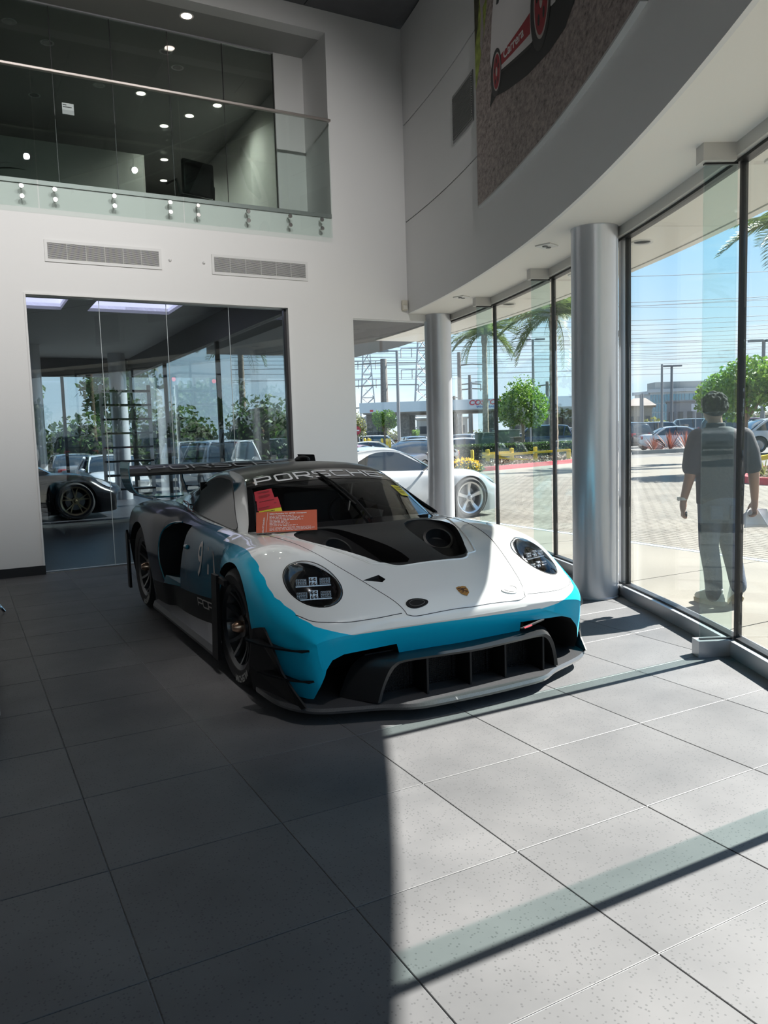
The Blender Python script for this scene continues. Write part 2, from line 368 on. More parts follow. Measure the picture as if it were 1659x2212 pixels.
# ---- glass line: head beam, gasket, sill, mullions, panes
win = None
mb = MB(); ring(mb, RG-.07, RG+.06, 2.953, ZS+.01, MUL[0], MUL[-1], 90); head = struct(mb.build('trim_3', mat('head_beam_paint', (.62, .61, .58), .5), smooth=True), 'grey head beam along the top of the curved glazing')
mb = MB(); ring(mb, RG-.035, RG+.03, 2.934, 2.953, MUL[0], MUL[-1], 90); mb.build('gasket', M_blk, head, smooth=True)
mb = MB(); ring(mb, RG-.07, RG+.06, 0, .095, MUL[0], MUL[-1], 90); sill = struct(mb.build('trim_4', M_alu, smooth=True), 'aluminium sill along the foot of the curved glazing')
mb = MB(); ring(mb, RG-.03, RG+.03, .095, .108, MUL[0], MUL[-1], 90); mb.build('gasket', M_blk, sill, smooth=True)
for i, (a0, a1) in enumerate(zip(MUL, MUL[1:])):
    p = pol(RG, a0+(-.035)); q = pol(RG, a1+.035); mb = MB(); mb.beam((*p, 1.52), (*q, 1.52), .014, 2.86)
    w = struct(mb.build('window_%d' % (i+1), G_pane), 'tall clear pane of the curved showroom glazing')
    mb = MB(); c = pol(RG, a1); t = math.radians(a1)
    mb.obox((*c, 1.52), (.019*math.cos(t), .019*math.sin(t), 0), (-.013*math.sin(t), .013*math.cos(t), 0), (0, 0, 1.43)); mb.build('mullion_gasket', M_blk, w)
# silver door post and rails beside the big column
t = math.radians(-21.72); mb = MB(); c = pol(RG, -21.70); mb.obox((*c, 1.53), (.03*math.cos(t), .03*math.sin(t), 0), (-.022*math.sin(t), .022*math.cos(t), 0), (0, 0, 1.43))
dp = struct(mb.build('door_1', M_alu), 'slim silver door frame behind the big column')
for z in (.13, .86, 2.2, 2.92):
    mb = MB(); mb.beam((*pol(RG+.01, -21.70), z), (*pol(RG+.01, -19.6), z), .045, .045); mb.build('rail', M_alu, dp)
mb = MB(); c = pol(RG, -19.6); mb.obox((*c, 1.53), (.03*math.cos(t), .03*math.sin(t), 0), (-.022*math.sin(t), .022*math.cos(t), 0), (0, 0, 1.43)); mb.build('door_post', M_alu, dp)
# glass fins on their blocks
for i, a in enumerate((-13.19, -17.55, -26.66, -31.2, -35.7)):
    t = math.radians(a); er = Vector((math.cos(t), math.sin(t), 0)); et = Vector((-math.sin(t), math.cos(t), 0)); c = Vector((*pol(21.40, a), 0))
    nm = ['before the small column', 'between the two columns', 'beside the walking person', 'past the frame edge', 'behind the viewer'][i]
    fin = thing('glass_fin', 'upright green-edged glass fin bracing the window wall, '+nm, 'glass fin', c)
    mb = MB(); mb.obox((0, 0, 1.52), er*.098, et*.0075, (0, 0, 1.425)); mb.build('fin_pane', G_fin, fin)
    mb = MB(); mb.obox(er*-.026+Vector((0, 0, .05)), er*.098, et*.05, (0, 0, .05)); mb.build('foot_block', M_alu, fin)
    mb = MB(); mb.obox(er*-.026+Vector((0, 0, 2.98)), er*.098, et*.05, (0, 0, .05)); mb.build('head_block', MATS['head_beam_paint'], fin)
    for z in (.1, 2.925): mb = MB(); mb.obox(Vector((0, 0, z)), er*.098, et*.013, (0, 0, .006)); mb.build('gasket', M_blk, fin)
# ---- columns
for nm, r, a, rad in (('wide', 21.29, -21.72, .187), ('slimmer', 21.32, -9.55, .183)):
    c = pol(r, a); mb = MB(); mb.lathe([(rad+.004, 0), (rad+.004, .012), (rad, .016), (rad, ZS-.015), (rad+.002, ZS-.012), (rad+.002, ZS)], n=64)
    o = mb.build('column', M_col, smooth=True, loc=(c[0], c[1], 0))
    tag(o, 'silver round column close behind the race car nose' if nm == 'wide' else 'silver round column at the corner beside the white wall', 'column')
# ---- panes of the wide opening and of the corner window
xs = [DX0, 1.503, 2.247, 2.995, DX1-.03]
for i, (a, b) in enumerate(zip(xs, xs[1:])):
    mb = MB(); mb.box(a+.003, b-.003, YB+.075, YB+.087, .012, 3.015)
    o = struct(mb.build('window_%d' % (20+i), G_part), 'frameless glass pane of the wide opening')
    if i < 3: mb = MB(); mb.box(b-.003, b+.003, YB+.077, YB+.085, .012, 3.015); mb.build('edge_seal', mat('clear_seal', (.6, .65, .65), .3), o)
mb = MB(); mb.box(DX0, DX1, YB+.06, YB+.10, 0, .012); mb.box(DX1-.03, DX1, YB+.06, YB+.10, .012, 3.015); struct(mb.build('trim_5', mat('dark_channel', (.08, .08, .085), .35, metal=.6)), 'dark metal channel holding the partition panes')
mb = MB(); mb.box(DX0, DX1, YB+.045, YB+.06, 0, .01); mb.build('floor_strip', M_steel)
struct(bpy.data.objects['floor_strip'], 'bright metal strip under the partition')
mb = MB(); mb.box(4.635, 5.98, YB+.07, YB+.084, 0, 2.94); struct(mb.build('window_30', G_pane), 'clear window beside the slim column')
# ================================================================ sports car bodies (one shell builder, three cars)
# car frame: x = sideways, y = distance back from the nose, z = up
STN = [  # s, wb, zb, W, zW, wsh, zsh, wc, zc, wv, zv, wi, zi, z0
 (.125, .79, .20, .84, .385, .83, .415, .70, .440, .45, .452, .2, .455, .456),
 (.140, .815, .14, .862, .385, .85, .440, .71, .478, .45, .492, .2, .497, .498),
 (.165, .835, .125, .885, .39, .87, .462, .715, .508, .45, .525, .2, .532, .534),
 (.22, .865, .115, .915, .40, .895, .492, .72, .542, .45, .565, .2, .576, .579),
 (.32, .90, .11, .955, .41, .925, .530, .73, .590, .45, .609, .2, .620, .624),
 (.45, .93, .105, .985, .43, .945, .580, .735, .650, .47, .658, .2, .668, .672),
 (.60, .94, .10, 1.003, .46, .955, .640, .74, .715, .50, .706, .22, .716, .720),
 (.80, .955, .10, 1.015, .50, .965, .700, .745, .779, .53, .758, .25, .762, .766),
 (1.09, .96, .10, 1.02, .52, .975, .730, .765, .812, .56, .803, .3, .806, .808),
 (1.36, .94, .10, .985, .52, .950, .725, .785, .812, .62, .825, .35, .838, .842),
 (1.52, .86, .10, .880, .51, .905, .725, .79, .811, .66, .818, .38, .835, .842),
 (1.62, .865, .10, .885, .51, .900, .725, .80, .811, .70, .815, .4, .83, .84),
 (1.80, .88, .10, .903, .51, .893, .725, .805, .812, .73, .80, .60, .62, .56),
 (2.20, .91, .10, .935, .51, .892, .725, .81, .815, .735, .80, .62, .56, .50),
 (2.52, .92, .10, .942, .51, .898, .735, .815, .825, .735, .81, .62, .56, .50),
 (2.72, .915, .10, .955, .53, .915, .755, .82, .84, .735, .83, .62, .60, .56),
 (2.90, .95, .10, 1.0, .56, .955, .785, .83, .865, .73, .865, .6, .80, .80),
 (3.20, .965, .12, 1.02, .59, .98, .820, .84, .895, .70, .890, .5, .89, .90),
 (3.60, .97, .13, 1.025, .61, .985, .835, .845, .905, .67, .892, .4, .89, .895),
 (3.95, .965, .14, 1.02, .62, .975, .825, .84, .893, .65, .885, .4, .885, .89),
 (4.25, .93, .18, .99, .62, .95, .800, .82, .865, .62, .868, .4, .87, .872),
 (4.42, .87, .26, .94, .62, .90, .765, .79, .825, .6, .835, .4, .842, .845),
 (4.47, .80, .38, .88, .60, .86, .700, .76, .750, .6, .760, .4, .765, .77)]
def shell_points(width=1.0, front_plan=.125, cabin=True):
    xs = [r[0] for r in STN]; F = [pchip(xs, [r[k] for r in STN]) for k in range(1, 14)]
    ss = [.125, .1285, .133, .14, .148, .157, .168, .18, .195, .212, .23, .25]
    s = .28
    while s < 4.30: ss.append(s); s += .033
    ss += [4.31, 4.35, 4.38, 4.405, 4.425, 4.44, 4.452, 4.462, 4.47]
    rings = []
    def sh(w, z, s, kf): return max(0., .49-z)*.30*kf*(1-sstep(.40, .80, abs(w)))*sstep(.0, .3, 1-s)
    for s in ss:
        wb, zb, W_, zW, wsh, zsh, wc, zc, wv, zv, wi, zi, z0 = [g(s) for g in F]
        half = [(wb, zb), ((wb+W_)/2+.012, (zb*.45+zW*.55)), (W_, zW), (wsh, zsh), (wc, zc), (wv, zv), (wi, zi), (0, z0)]
        full = half+[(-w, z) for w, z in reversed(half[:-1])]
        pts = catmull(full, 6)
        kf = 1-sstep(.13, .95, s); kr = sstep(3.85, 4.47, s)
        rings.append([(w*width, s+front_plan*(abs(w)/.86)**2.2*kf+sh(w, z, s, kf)-.17*(abs(w))**2.4*kr, z) for w, z in pts])
    return rings
def shell_mesh(mats, width=1.0, front_plan=.125):
    R = shell_points(width, front_plan); n = len(R[0]); mb = MB()
    vs = [p for r in R for p in r]
    fs = [(i*n+k, i*n+k+1, (i+1)*n+k+1, (i+1)*n+k) for i in range(len(R)-1) for k in range(n-1)]
    fs += [(i*n, (i+1)*n, (i+1)*n+n-1, i*n+n-1) for i in range(len(R)-1)]          # underside
    fs += [tuple(range(n)), tuple(range((len(R)-1)*n+n-1, (len(R)-1)*n-1, -1))]
    mb.add(vs, fs); return mb.mesh('body', mats, smooth=True, ang=50)
def cut(ob, cutters, solver='EXACT'):
    """subtract solid meshes from a body once, keep the result as plain mesh data"""
    tmp = []
    for c in cutters:
        o = bpy.data.objects.new('cutter', c); COL.objects.link(o); o.parent = ob.parent; tmp.append(o)
        m = ob.modifiers.new('cut', 'BOOLEAN'); m.operation = 'DIFFERENCE'; m.object = o; m.solver = solver
        try: m.material_mode = 'TRANSFER'
        except Exception: pass
    dg = bpy.context.evaluated_depsgraph_get(); me = bpy.data.meshes.new_from_object(ob.evaluated_get(dg)); ob.modifiers.clear(); old = ob.data; ob.data = me
    for o in tmp: bpy.data.objects.remove(o, do_unlink=True)
    me.polygons.foreach_set('use_smooth', [True]*len(me.polygons)); me.set_sharp_from_angle(angle=math.radians(38))
def xcyl(s, z, r, w0, w1, m, n=48):
    mb = MB(); mb.lathe([(r, w0), (r, w1)], (0, s, z), 'x', n); return mb.mesh('cutter', m)
def wprism(poly_sz, w0, w1, m):
    mb = MB(); mb.prism(poly_sz, lambda s, z: (w0, s, z), lambda s, z: (w1, s, z)); return mb.mesh('cutter', m)
def sprism(poly_wz, s0, s1, m):
    mb = MB(); mb.prism(poly_wz, lambda w, z: (w, s0, z), lambda w, z: (w, s1, z)); return mb.mesh('cutter', m)
def mirror_w(poly): return [(-a, b) for a, b in reversed(poly)]
# greenhouse surfaces shared by the three cars
def wside(s, z): return .78-.55*(z-.80)-.10*sstep(2.75, 4.2, s)
RAIL_S = pchip([0, .06, .30, .36, .45, .56, .68, .80, .90, 1.0], [1.625, 1.70, 2.123, 2.26, 2.50, 2.80, 3.10, 3.45, 3.80, 4.15])
RAIL_Z = pchip([0, .06, .30, .36, .45, .56, .68, .80, .90, 1.0], [.811, .86, 1.127, 1.165, 1.182, 1.160, 1.098, 1.010, .930, .865])
def rail(u):
    s, z = RAIL_S(u), RAIL_Z(u); k = min(1, u/.30)
    w = (.705+(.540-.705)*k) if u < .30 else .540-.012*sstep(.3, .7, u)-.10*sstep(.7, 1, u)
    return Vector((w, s, z))
def belt(u):
    s = 1.60+(4.15-1.60)*u; z = .815+.02*sstep(.2, .6, u)+.03*sstep(.5, 1, u); return Vector((wside(s, z)+.012, s, z-.012))
def roofpt(u, v, sg=None):
    """u along the car from the windscreen header to the tail, v across from -1 to 1"""
    uu = .30+.70*u; r = rail(uu); crown = .052*(1-.45*u); bow = .022*(1-sstep(0, .25, u))
    return Vector((r.x*v, r.y-bow*(1-v*v), r.z+crown*(1-v*v)**.8))
def wspt(u, v):
    """windscreen: u 0 foot - 1 header, v -1..1 across"""
    a = abs(v); foot = Vector((.705*v, 1.334+.291*a**2.1, .838-.027*a**2)); r = rail(.30*u)
    top = roofpt(0, v); p = foot.lerp(top, u)
    edge = rail(.30*u); pl = Vector((.705*(1-u)+.540*u, 1.625*(1-u)+2.123*u, .811*(1-u)+1.127*u))
    p += Vector((0, edge.y-pl.y, edge.z-pl.z))*a**3
    b = 4*u*(1-u)*.030; return p+Vector((0, -b*.5, b*.8))*(1-.55*a**3)
WIN_SZ = [(1.665, .832), (1.83, .925), (2.14, 1.089), (2.235, 1.13), (2.345, 1.145), (2.534, 1.149), (2.727, 1.119), (2.916, 1.042), (3.098, .948), (3.0, .90), (2.622, .856), (2.071, .835)]
def inpoly(x, y, P):
    c = False; j = len(P)-1
    for i in range(len(P)):
        if (P[i][1] > y) != (P[j][1] > y) and x < (P[j][0]-P[i][0])*(y-P[i][1])/(P[j][1]-P[i][1])+P[i][0]: c = not c
        j = i
    return c
def shrink(P, k):
    cx = sum(p[0] for p in P)/len(P); cy = sum(p[1] for p in P)/len(P)
    out = []
    for x, y in P:
        d = math.hypot(x-cx, y-cy); out.append((x+(cx-x)/d*k, y+(cy-y)/d*k))
    return out
def side_patch(sg):
    """pillars and rear quarter with the window left open"""
    hole = shrink(WIN_SZ, .012); nu, nv = 130, 26; mb = MB()
    def pt(u, v):
        a = belt(u); b = rail(u); p = a.lerp(b, v); x = wside(p.y, p.z)
        k = sstep(.55, 1, v); w = x*(1-k)+b.x*k; w = w if v < 1 else b.x
        kk = 1-sstep(0, .08, u); w = w*(1-kk)+(a.lerp(b, v).x)*kk
        return Vector((sg*w, p.y, p.z))
    P = [[pt(i/(nu-1), j/(nv-1)) for j in range(nv)] for i in range(nu)]
    mb.v = [tuple(p) for r in P for p in r]
    for i in range(nu-1):
        for j in range(nv-1):
            c = (P[i][j]+P[i+1][j+1])/2
            mb.f.append((i*nv+j, (i+1)*nv+j, (i+1)*nv+j+1, i*nv+j+1)); mb.m.append(0)
    return mb, pt
def win_patch(sg, poly, off, nu=40, nv=14, inner=None):
    """a smooth window skin lying over the side surface"""
    P = catmull(poly, 4, closed=True); mb = MB()
    def on(s, z): return Vector((sg*(wside(s, z)+off), s, z))
    if inner is None:
        cx = sum(p[0] for p in P)/len(P); cz = sum(p[1] for p in P)/len(P); rings = 5; n = len(P)
        vs = [on(cx+(p[0]-cx)*k/rings, cz+(p[1]-cz)*k/rings) for k in range(1, rings+1) for p in P]+[on(cx, cz)]
        fs = [(k*n+i, k*n+(i+1) % n, (k+1)*n+(i+1) % n, (k+1)*n+i) for k in range(rings-1) for i in range(n)]+[(i, (i+1) % n, rings*n) for i in range(n)]
    else:
        Q = catmull(inner, 4, closed=True); n = len(P); vs = [on(*p) for p in P]+[on(*p) for p in Q]
        fs = [(i, (i+1) % n, n+(i+1) % n, n+i) for i in range(n)]
    mb.add(vs, fs); return mb
def drape_tube(bvh, pts_ws, r, n=5, lift=0.0, from_dir=None):
    """a fine line laid on the body from above"""
    path = []
    for w, s in pts_ws:
        h = bvh.ray_cast(Vector((w, s, 2)), Vector((0, 0, -1)))
        if h[0] is not None: path.append(h[0]+Vector((0, 0, lift)))
    mb = MB(); 
    if len(path) > 1: mb.tube(path, r, n)
    return mb
def wheel_build(parent, c, sg, R, rim_r, width, kind, mats):
    """wheel = tyre mesh with rim, spokes and nut as sub-parts; sg = side the outer face looks to"""
    tm, rm, nm = mats; h = width/2
    prof = [(rim_r-.004, -h*.80), (rim_r+.012, -h*.95), (R-.04, -h), (R-.012, -h*.86), (R, -h*.7), (R, h*.7), (R-.012, h*.86), (R-.04, h), (rim_r+.012, h*.95), (rim_r-.004, h*.80)]
    mb = MB(); mb.lathe(prof, (0, 0, 0), 'x', 56, close=True); ty = mb.build('wheel', tm, parent, smooth=True, ang=30, loc=c)
    mb = MB(); f = sg*h
    pr = [(rim_r-.02, -h*.8), (rim_r+.004, -h*.85), (rim_r+.004, -h*.75), (rim_r-.028, -h*.6), (rim_r-.035, h*.5), (rim_r-.018, h*.84), (rim_r+.008, h*.93), (rim_r+.008, h*.86), (rim_r-.004, h*.7), (rim_r-.004, -h*.6)]
    mb.lathe([(r, z*sg) for r, z in pr], (0, 0, 0), 'x', 56, close=True); mb.build('rim', rm, ty, smooth=True)
    mb = MB(); mb.lathe([(.0, f*.15), (.17, f*.15), (.17, f*.05), (.0, f*.05)], (0, 0, 0), 'x', 40); mb.build('brake_disc', mat('brake_steel', (.16, .16, .17), .35, metal=.9), ty, smooth=True)
    ro = rim_r-.02
    def spoke(a0, a1, w0, w1, x0, x1, r0, r1):
        m = MB(); P = []
        for k in range(7):
            t = k/6; r = r0+(r1-r0)*t; a = a0+(a1-a0)*t; w = (w0+(w1-w0)*t)/2; x = sg*(x0+(x1-x0)*t-.018*math.sin(math.pi*t)); d = .016
            e = Vector((0, math.cos(a), math.sin(a))); g = Vector((0, -math.sin(a), math.cos(a)))
            P += [e*r+g*w+Vector((x-sg*d*1.6, 0, 0)), e*r+g*w*.72+Vector((x, 0, 0)), e*r-g*w*.72+Vector((x, 0, 0)), e*r-g*w+Vector((x-sg*d*1.6, 0, 0))]
        m.add(P, [(k*4+q, k*4+(q+1) % 4, k*4+4+(q+1) % 4, k*4+4+q) for k in range(6) for q in range(4)]+[(0, 1, 2, 3), (27, 26, 25, 24)]); return m
    if kind == 'race':
        for k in range(6):
            a = 2*math.pi*k/6+.2
            for d in (-1, 1):
                spoke(a+d*.05, a+d*.235, .040, .026, h*.60, h*.86, .045, ro).build('spoke', rm, ty, smooth=True, ang=40)
    elif kind == 'five':
        for k in range(5):
            spoke(2*math.pi*k/5+.3, 2*math.pi*k/5+.3, .055, .085, h*.72, h*.86, .04, ro).build('spoke', rm, ty, smooth=True, ang=40)
    elif kind == 'ten':
        for k in range(5):
            for d in (-1, 1): spoke(2*math.pi*k/5+.3+d*.06, 2*math.pi*k/5+.3+d*.20, .030, .024, h*.68, h*.86, .04, ro).build('spoke', rm, ty, smooth=True, ang=40)
    mb = MB(); mb.lathe([(.0, sg*h*.3), (.075, sg*h*.3), (.062, sg*h*.68), (.0, sg*h*.70)], (0, 0, 0), 'x', 24); mb.build('hub', rm, ty, smooth=True)
    mb = MB(); mb.lathe([(.036, sg*h*.62), (.034, sg*h*.90), (.020, sg*h*1.06), (.0, sg*h*1.08)], (0, 0, 0), 'x', 20); mb.build('centre_nut', nm, ty, smooth=True)
    return ty
def ws_letters(word, fn, x0, x1, y0, y1, off=.0025, t=.17):
    """wide square lettering drawn as strokes; fn(x, y, off) maps the word box to the surface"""
    # t: stroke thickness as part of the height
    G = {'P': [((0, 0), (0, 1), (.86, 1), (1, .9), (1, .5), (.86, .38), (.05, .38))], 'O': [((.1, 0), (.9, 0), (1, .12), (1, .88), (.9, 1), (.1, 1), (0, .88), (0, .12), (.1, 0))],
         'R': [((0, 0), (0, 1), (.86, 1), (1, .9), (1, .52), (.86, .4), (.05, .4)), ((.5, .4), (1, 0))], 'S': [((1, 1), (.1, 1), (0, .9), (0, .6), (.1, .5), (.9, .5), (1, .4), (1, .1), (.9, 0), (0, 0))],
         'C': [((1, 1), (.12, 1), (0, .86), (0, .14), (.12, 0), (1, 0))], 'H': [((0, 0), (0, 1)), ((1, 0), (1, 1)), ((0, .5), (1, .5))], 'E': [((1, 1), (0, 1), (0, 0), (1, 0)), ((0, .5), (.95, .5))]}
    mb = MB(); n = len(word); cw = 1.0/n; g = .16; hh = t
    for i, ch in enumerate(word):
        X0 = i*cw; Wc = cw*(1-g); ax = (x1-x0)*Wc/abs(y1-y0)   # letter aspect
        for st in G[ch]:
            P = [(a*(ax-t)+t/2, b*(1-t)+t/2) for a, b in st]; closed = st[0] == st[-1]
            if closed: P = P[:-1]
            L = []; m = len(P)
            for k in range(m):
                p = Vector(P[k]); a = Vector(P[k-1]) if (k > 0 or closed) else None; b = Vector(P[(k+1) % m]) if (k < m-1 or closed) else None
                d1 = (p-a).normalized() if a is not None else (b-p).normalized(); d2 = (b-p).normalized() if b is not None else d1
                nn = Vector((-d1.y-d2.y, d1.x+d2.x)); nn = nn.normalized()/max(.55, math.cos(d1.angle(d2)/2) if d1.length and d2.length else 1)
                e = Vector((0, 0))
                if not closed and k == 0: e = -d1*t/2
                if not closed and k == m-1: e = d1*t/2
                L.append((p+e+nn*t/2, p+e-nn*t/2))
            segs = list(zip(L, L[1:]))+([(L[-1], L[0])] if closed else [])
            for (a, b), (c, d) in segs:
                q = 4
                for k in range(q):
                    aa = a.lerp(c, k/q); cc = a.lerp(c, (k+1)/q); bb = b.lerp(d, k/q); dd = b.lerp(d, (k+1)/q)
                    mb.add([fn(x0+(x1-x0)*(X0+v.x/ax*Wc), y0+(y1-y0)*v.y, off) for v in (aa, bb, dd, cc)], [(0, 1, 2, 3)])
    return mb
def flat_text(txt, fn, cx, cy, size, sx=1.0, bold=0.0, off=.0015, align='CENTER'):
    v, f = text_mesh(txt, size, sx, bold=bold, align=align); mb = MB(); mb.add([fn(cx+a, cy+b, off) for a, b in v], f); return mb
# ================================================================ the race car
CARX, CARY = 2.307, 3.2
def livery():
    m = bpy.data.materials.new('race_livery_paint'); m.use_nodes = True; nt = m.node_tree; b = nt.nodes['Principled BSDF']; N = nt.nodes.new; L = nt.links.new
    tc = N('ShaderNodeTexCoord'); sp = N('ShaderNodeSeparateXYZ'); L(tc.outputs['Object'], sp.inputs[0])
    def math_(op, a, b_=None, c=None):
        q = N('ShaderNodeMath'); q.operation = op
        for i, v in enumerate((a, b_, c)):
            if v is None: continue
            if isinstance(v, (int, float)): q.inputs[i].default_value = v
            else: L(v, q.inputs[i])
        return q.outputs[0]
    def ramp(x, pts, scale, interp='LINEAR'):
        r = N('ShaderNodeValToRGB'); r.color_ramp.interpolation = interp; L(math_('DIVIDE', x, scale), r.inputs[0]); e = r.color_ramp.elements
        while len(e) > 1: e.remove(e[-1])
        e[0].position = pts[0][0]/scale; v = pts[0][1]; e[0].color = (*v, 1) if isinstance(v, tuple) else (v, v, v, 1)
        for p, v in pts[1:]:
            q = e.new(p/scale); q.color = (*v, 1) if isinstance(v, tuple) else (v, v, v, 1)
        return r.outputs[0]
    X, S, Z = sp.outputs; AX = math_('ABSOLUTE', X)
    # blues run darker towards the tail
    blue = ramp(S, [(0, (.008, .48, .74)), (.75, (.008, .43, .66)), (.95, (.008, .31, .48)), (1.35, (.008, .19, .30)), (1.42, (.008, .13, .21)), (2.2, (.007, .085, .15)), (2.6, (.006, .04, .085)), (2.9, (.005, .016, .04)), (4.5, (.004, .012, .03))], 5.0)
    # lower edge of the white nose: a curve in height along the car
    zr = ramp(S, [(0, .36), (.20, .43), (.29, .488), (.40, .533), (.505, .577), (.58, .61), (.68, .668), (.80, .725), (1.01, .772), (1.28, .782), (1.55, .776), (1.75, .775)], 5.0, 'CARDINAL')
    zs = math_('MAXIMUM', math_('MULTIPLY_ADD', math_('GREATER_THAN', S, 1.64), .03, zr), math_('GREATER_THAN', S, 1.92))
    zb = math_('MAXIMUM', zs, math_('MULTIPLY_ADD', math_('MULTIPLY', AX, AX), .20, .35))
    white = math_('GREATER_THAN', Z, zb)
    mx = N('ShaderNodeMix'); mx.data_type = 'RGBA'; L(white, mx.inputs['Factor']); L(blue, mx.inputs['A']); mx.inputs['B'].default_value = (.78, .79, .78, 1)
    # matt carbon: bonnet panel between the fenders, and the lower flanks
    lim = math_('MULTIPLY_ADD', math_('POWER', math_('MAXIMUM', math_('SUBTRACT', S, .515), .0001), .8), .40, .29)
    rnd = math_('MULTIPLY', math_('MULTIPLY', AX, AX), .0)
    hood = math_('MULTIPLY', math_('LESS_THAN', AX, lim), math_('MULTIPLY', math_('GREATER_THAN', S, math_('MULTIPLY_ADD', math_('POWER', math_('MULTIPLY', math_('MAXIMUM', math_('SUBTRACT', AX, .20), 0.0), 10.0), 2.0), .09, .518)), math_('GREATER_THAN', Z, .45)))
    hood = math_('MULTIPLY', hood, math_('LESS_THAN', S, 1.75))
    cab = math_('MULTIPLY', math_('LESS_THAN', AX, .765), math_('MULTIPLY', math_('GREATER_THAN', S, 1.66), math_('LESS_THAN', S, 2.95)))
    low = math_('MULTIPLY', math_('LESS_THAN', Z, math_('MULTIPLY_ADD', S, -.045, .455)), math_('MULTIPLY', math_('GREATER_THAN', S, 1.35), math_('LESS_THAN', S, 3.2)))
    bellow = math_('LESS_THAN', Z, .115)
    car = math_('MAXIMUM', math_('MAXIMUM', hood, low), math_('MAXIMUM', cab, bellow))
    wv = N('ShaderNodeTexChecker'); wv.inputs['Scale'].default_value = 180; wv.inputs[1].default_value = (.016, .016, .017, 1); wv.inputs[2].default_value = (.026, .026, .028, 1); L(tc.outputs['Object'], wv.inputs[0])
    m2 = N('ShaderNodeMix'); m2.data_type = 'RGBA'; L(car, m2.inputs['Factor']); L(mx.outputs['Result'], m2.inputs['A']); L(wv.outputs[0], m2.inputs['B'])
    L(m2.outputs['Result'], b.inputs['Base Color'])
    b.inputs['Specular IOR Level'].default_value = .10; L(math_('MULTIPLY_ADD', car, .20, .22), b.inputs['Roughness']); L(math_('MULTIPLY', math_('SUBTRACT', 1.0, car), math_('MULTIPLY_ADD', white, .85, .15)), b.inputs['Coat Weight']); b.inputs['Coat Roughness'].default_value = .025
    return m
M_liv = livery()
M_carbon = mat('satin_carbon', (.010, .010, .011), .38, coat=.15)
M_carb2 = mat('matt_black_plastic', (.007, .007, .008), .5, spec=.22)
M_void = mat('duct_black', (.004, .004, .005), .8)
M_rub = mat('tyre_rubber', (.013, .013, .014), .75, bump=(60, .1))
M_rim = mat('dark_wheel_paint', (.030, .030, .033), .3, coat=.4)
M_nut = mat('anodised_nut', (.62, .42, .30), .25, metal=1.0)
M_wht = mat('white_decal', (.78, .78, .78), .4)
M_teal = mat('teal_paint', (.006, .17, .26), .22, coat=1.0)
M_bluep = mat('bright_blue_paint', (.004, .245, .385), .22, coat=1.0)
M_navy = mat('navy_paint', (.005, .05, .09), .22, coat=1.0)
M_wpaint = mat('white_paint', (.78, .79, .78), .22, coat=1.0)
G_scr = glassmat('windscreen_glass', (.72, .74, .74), .05)
G_lens = glassmat('lamp_cover', (.92, .93, .95), .05)
G_sidew = mat('side_window_dark', (.008, .009, .010), .08, coat=.2, spec=.3)
from mathutils.bvhtree import BVHTree
def bvh_of(me):
    return BVHTree.FromPolygons([v.co[:] for v in me.vertices], [tuple(p.vertices) for p in me.polygons])
HL_C = Vector((.737, .521, .658)); HL_N = Vector((.325, -.555, .766)); HL_U = Vector((.229, .832, .506)); HL_V = Vector((.918, -.011, -.397))
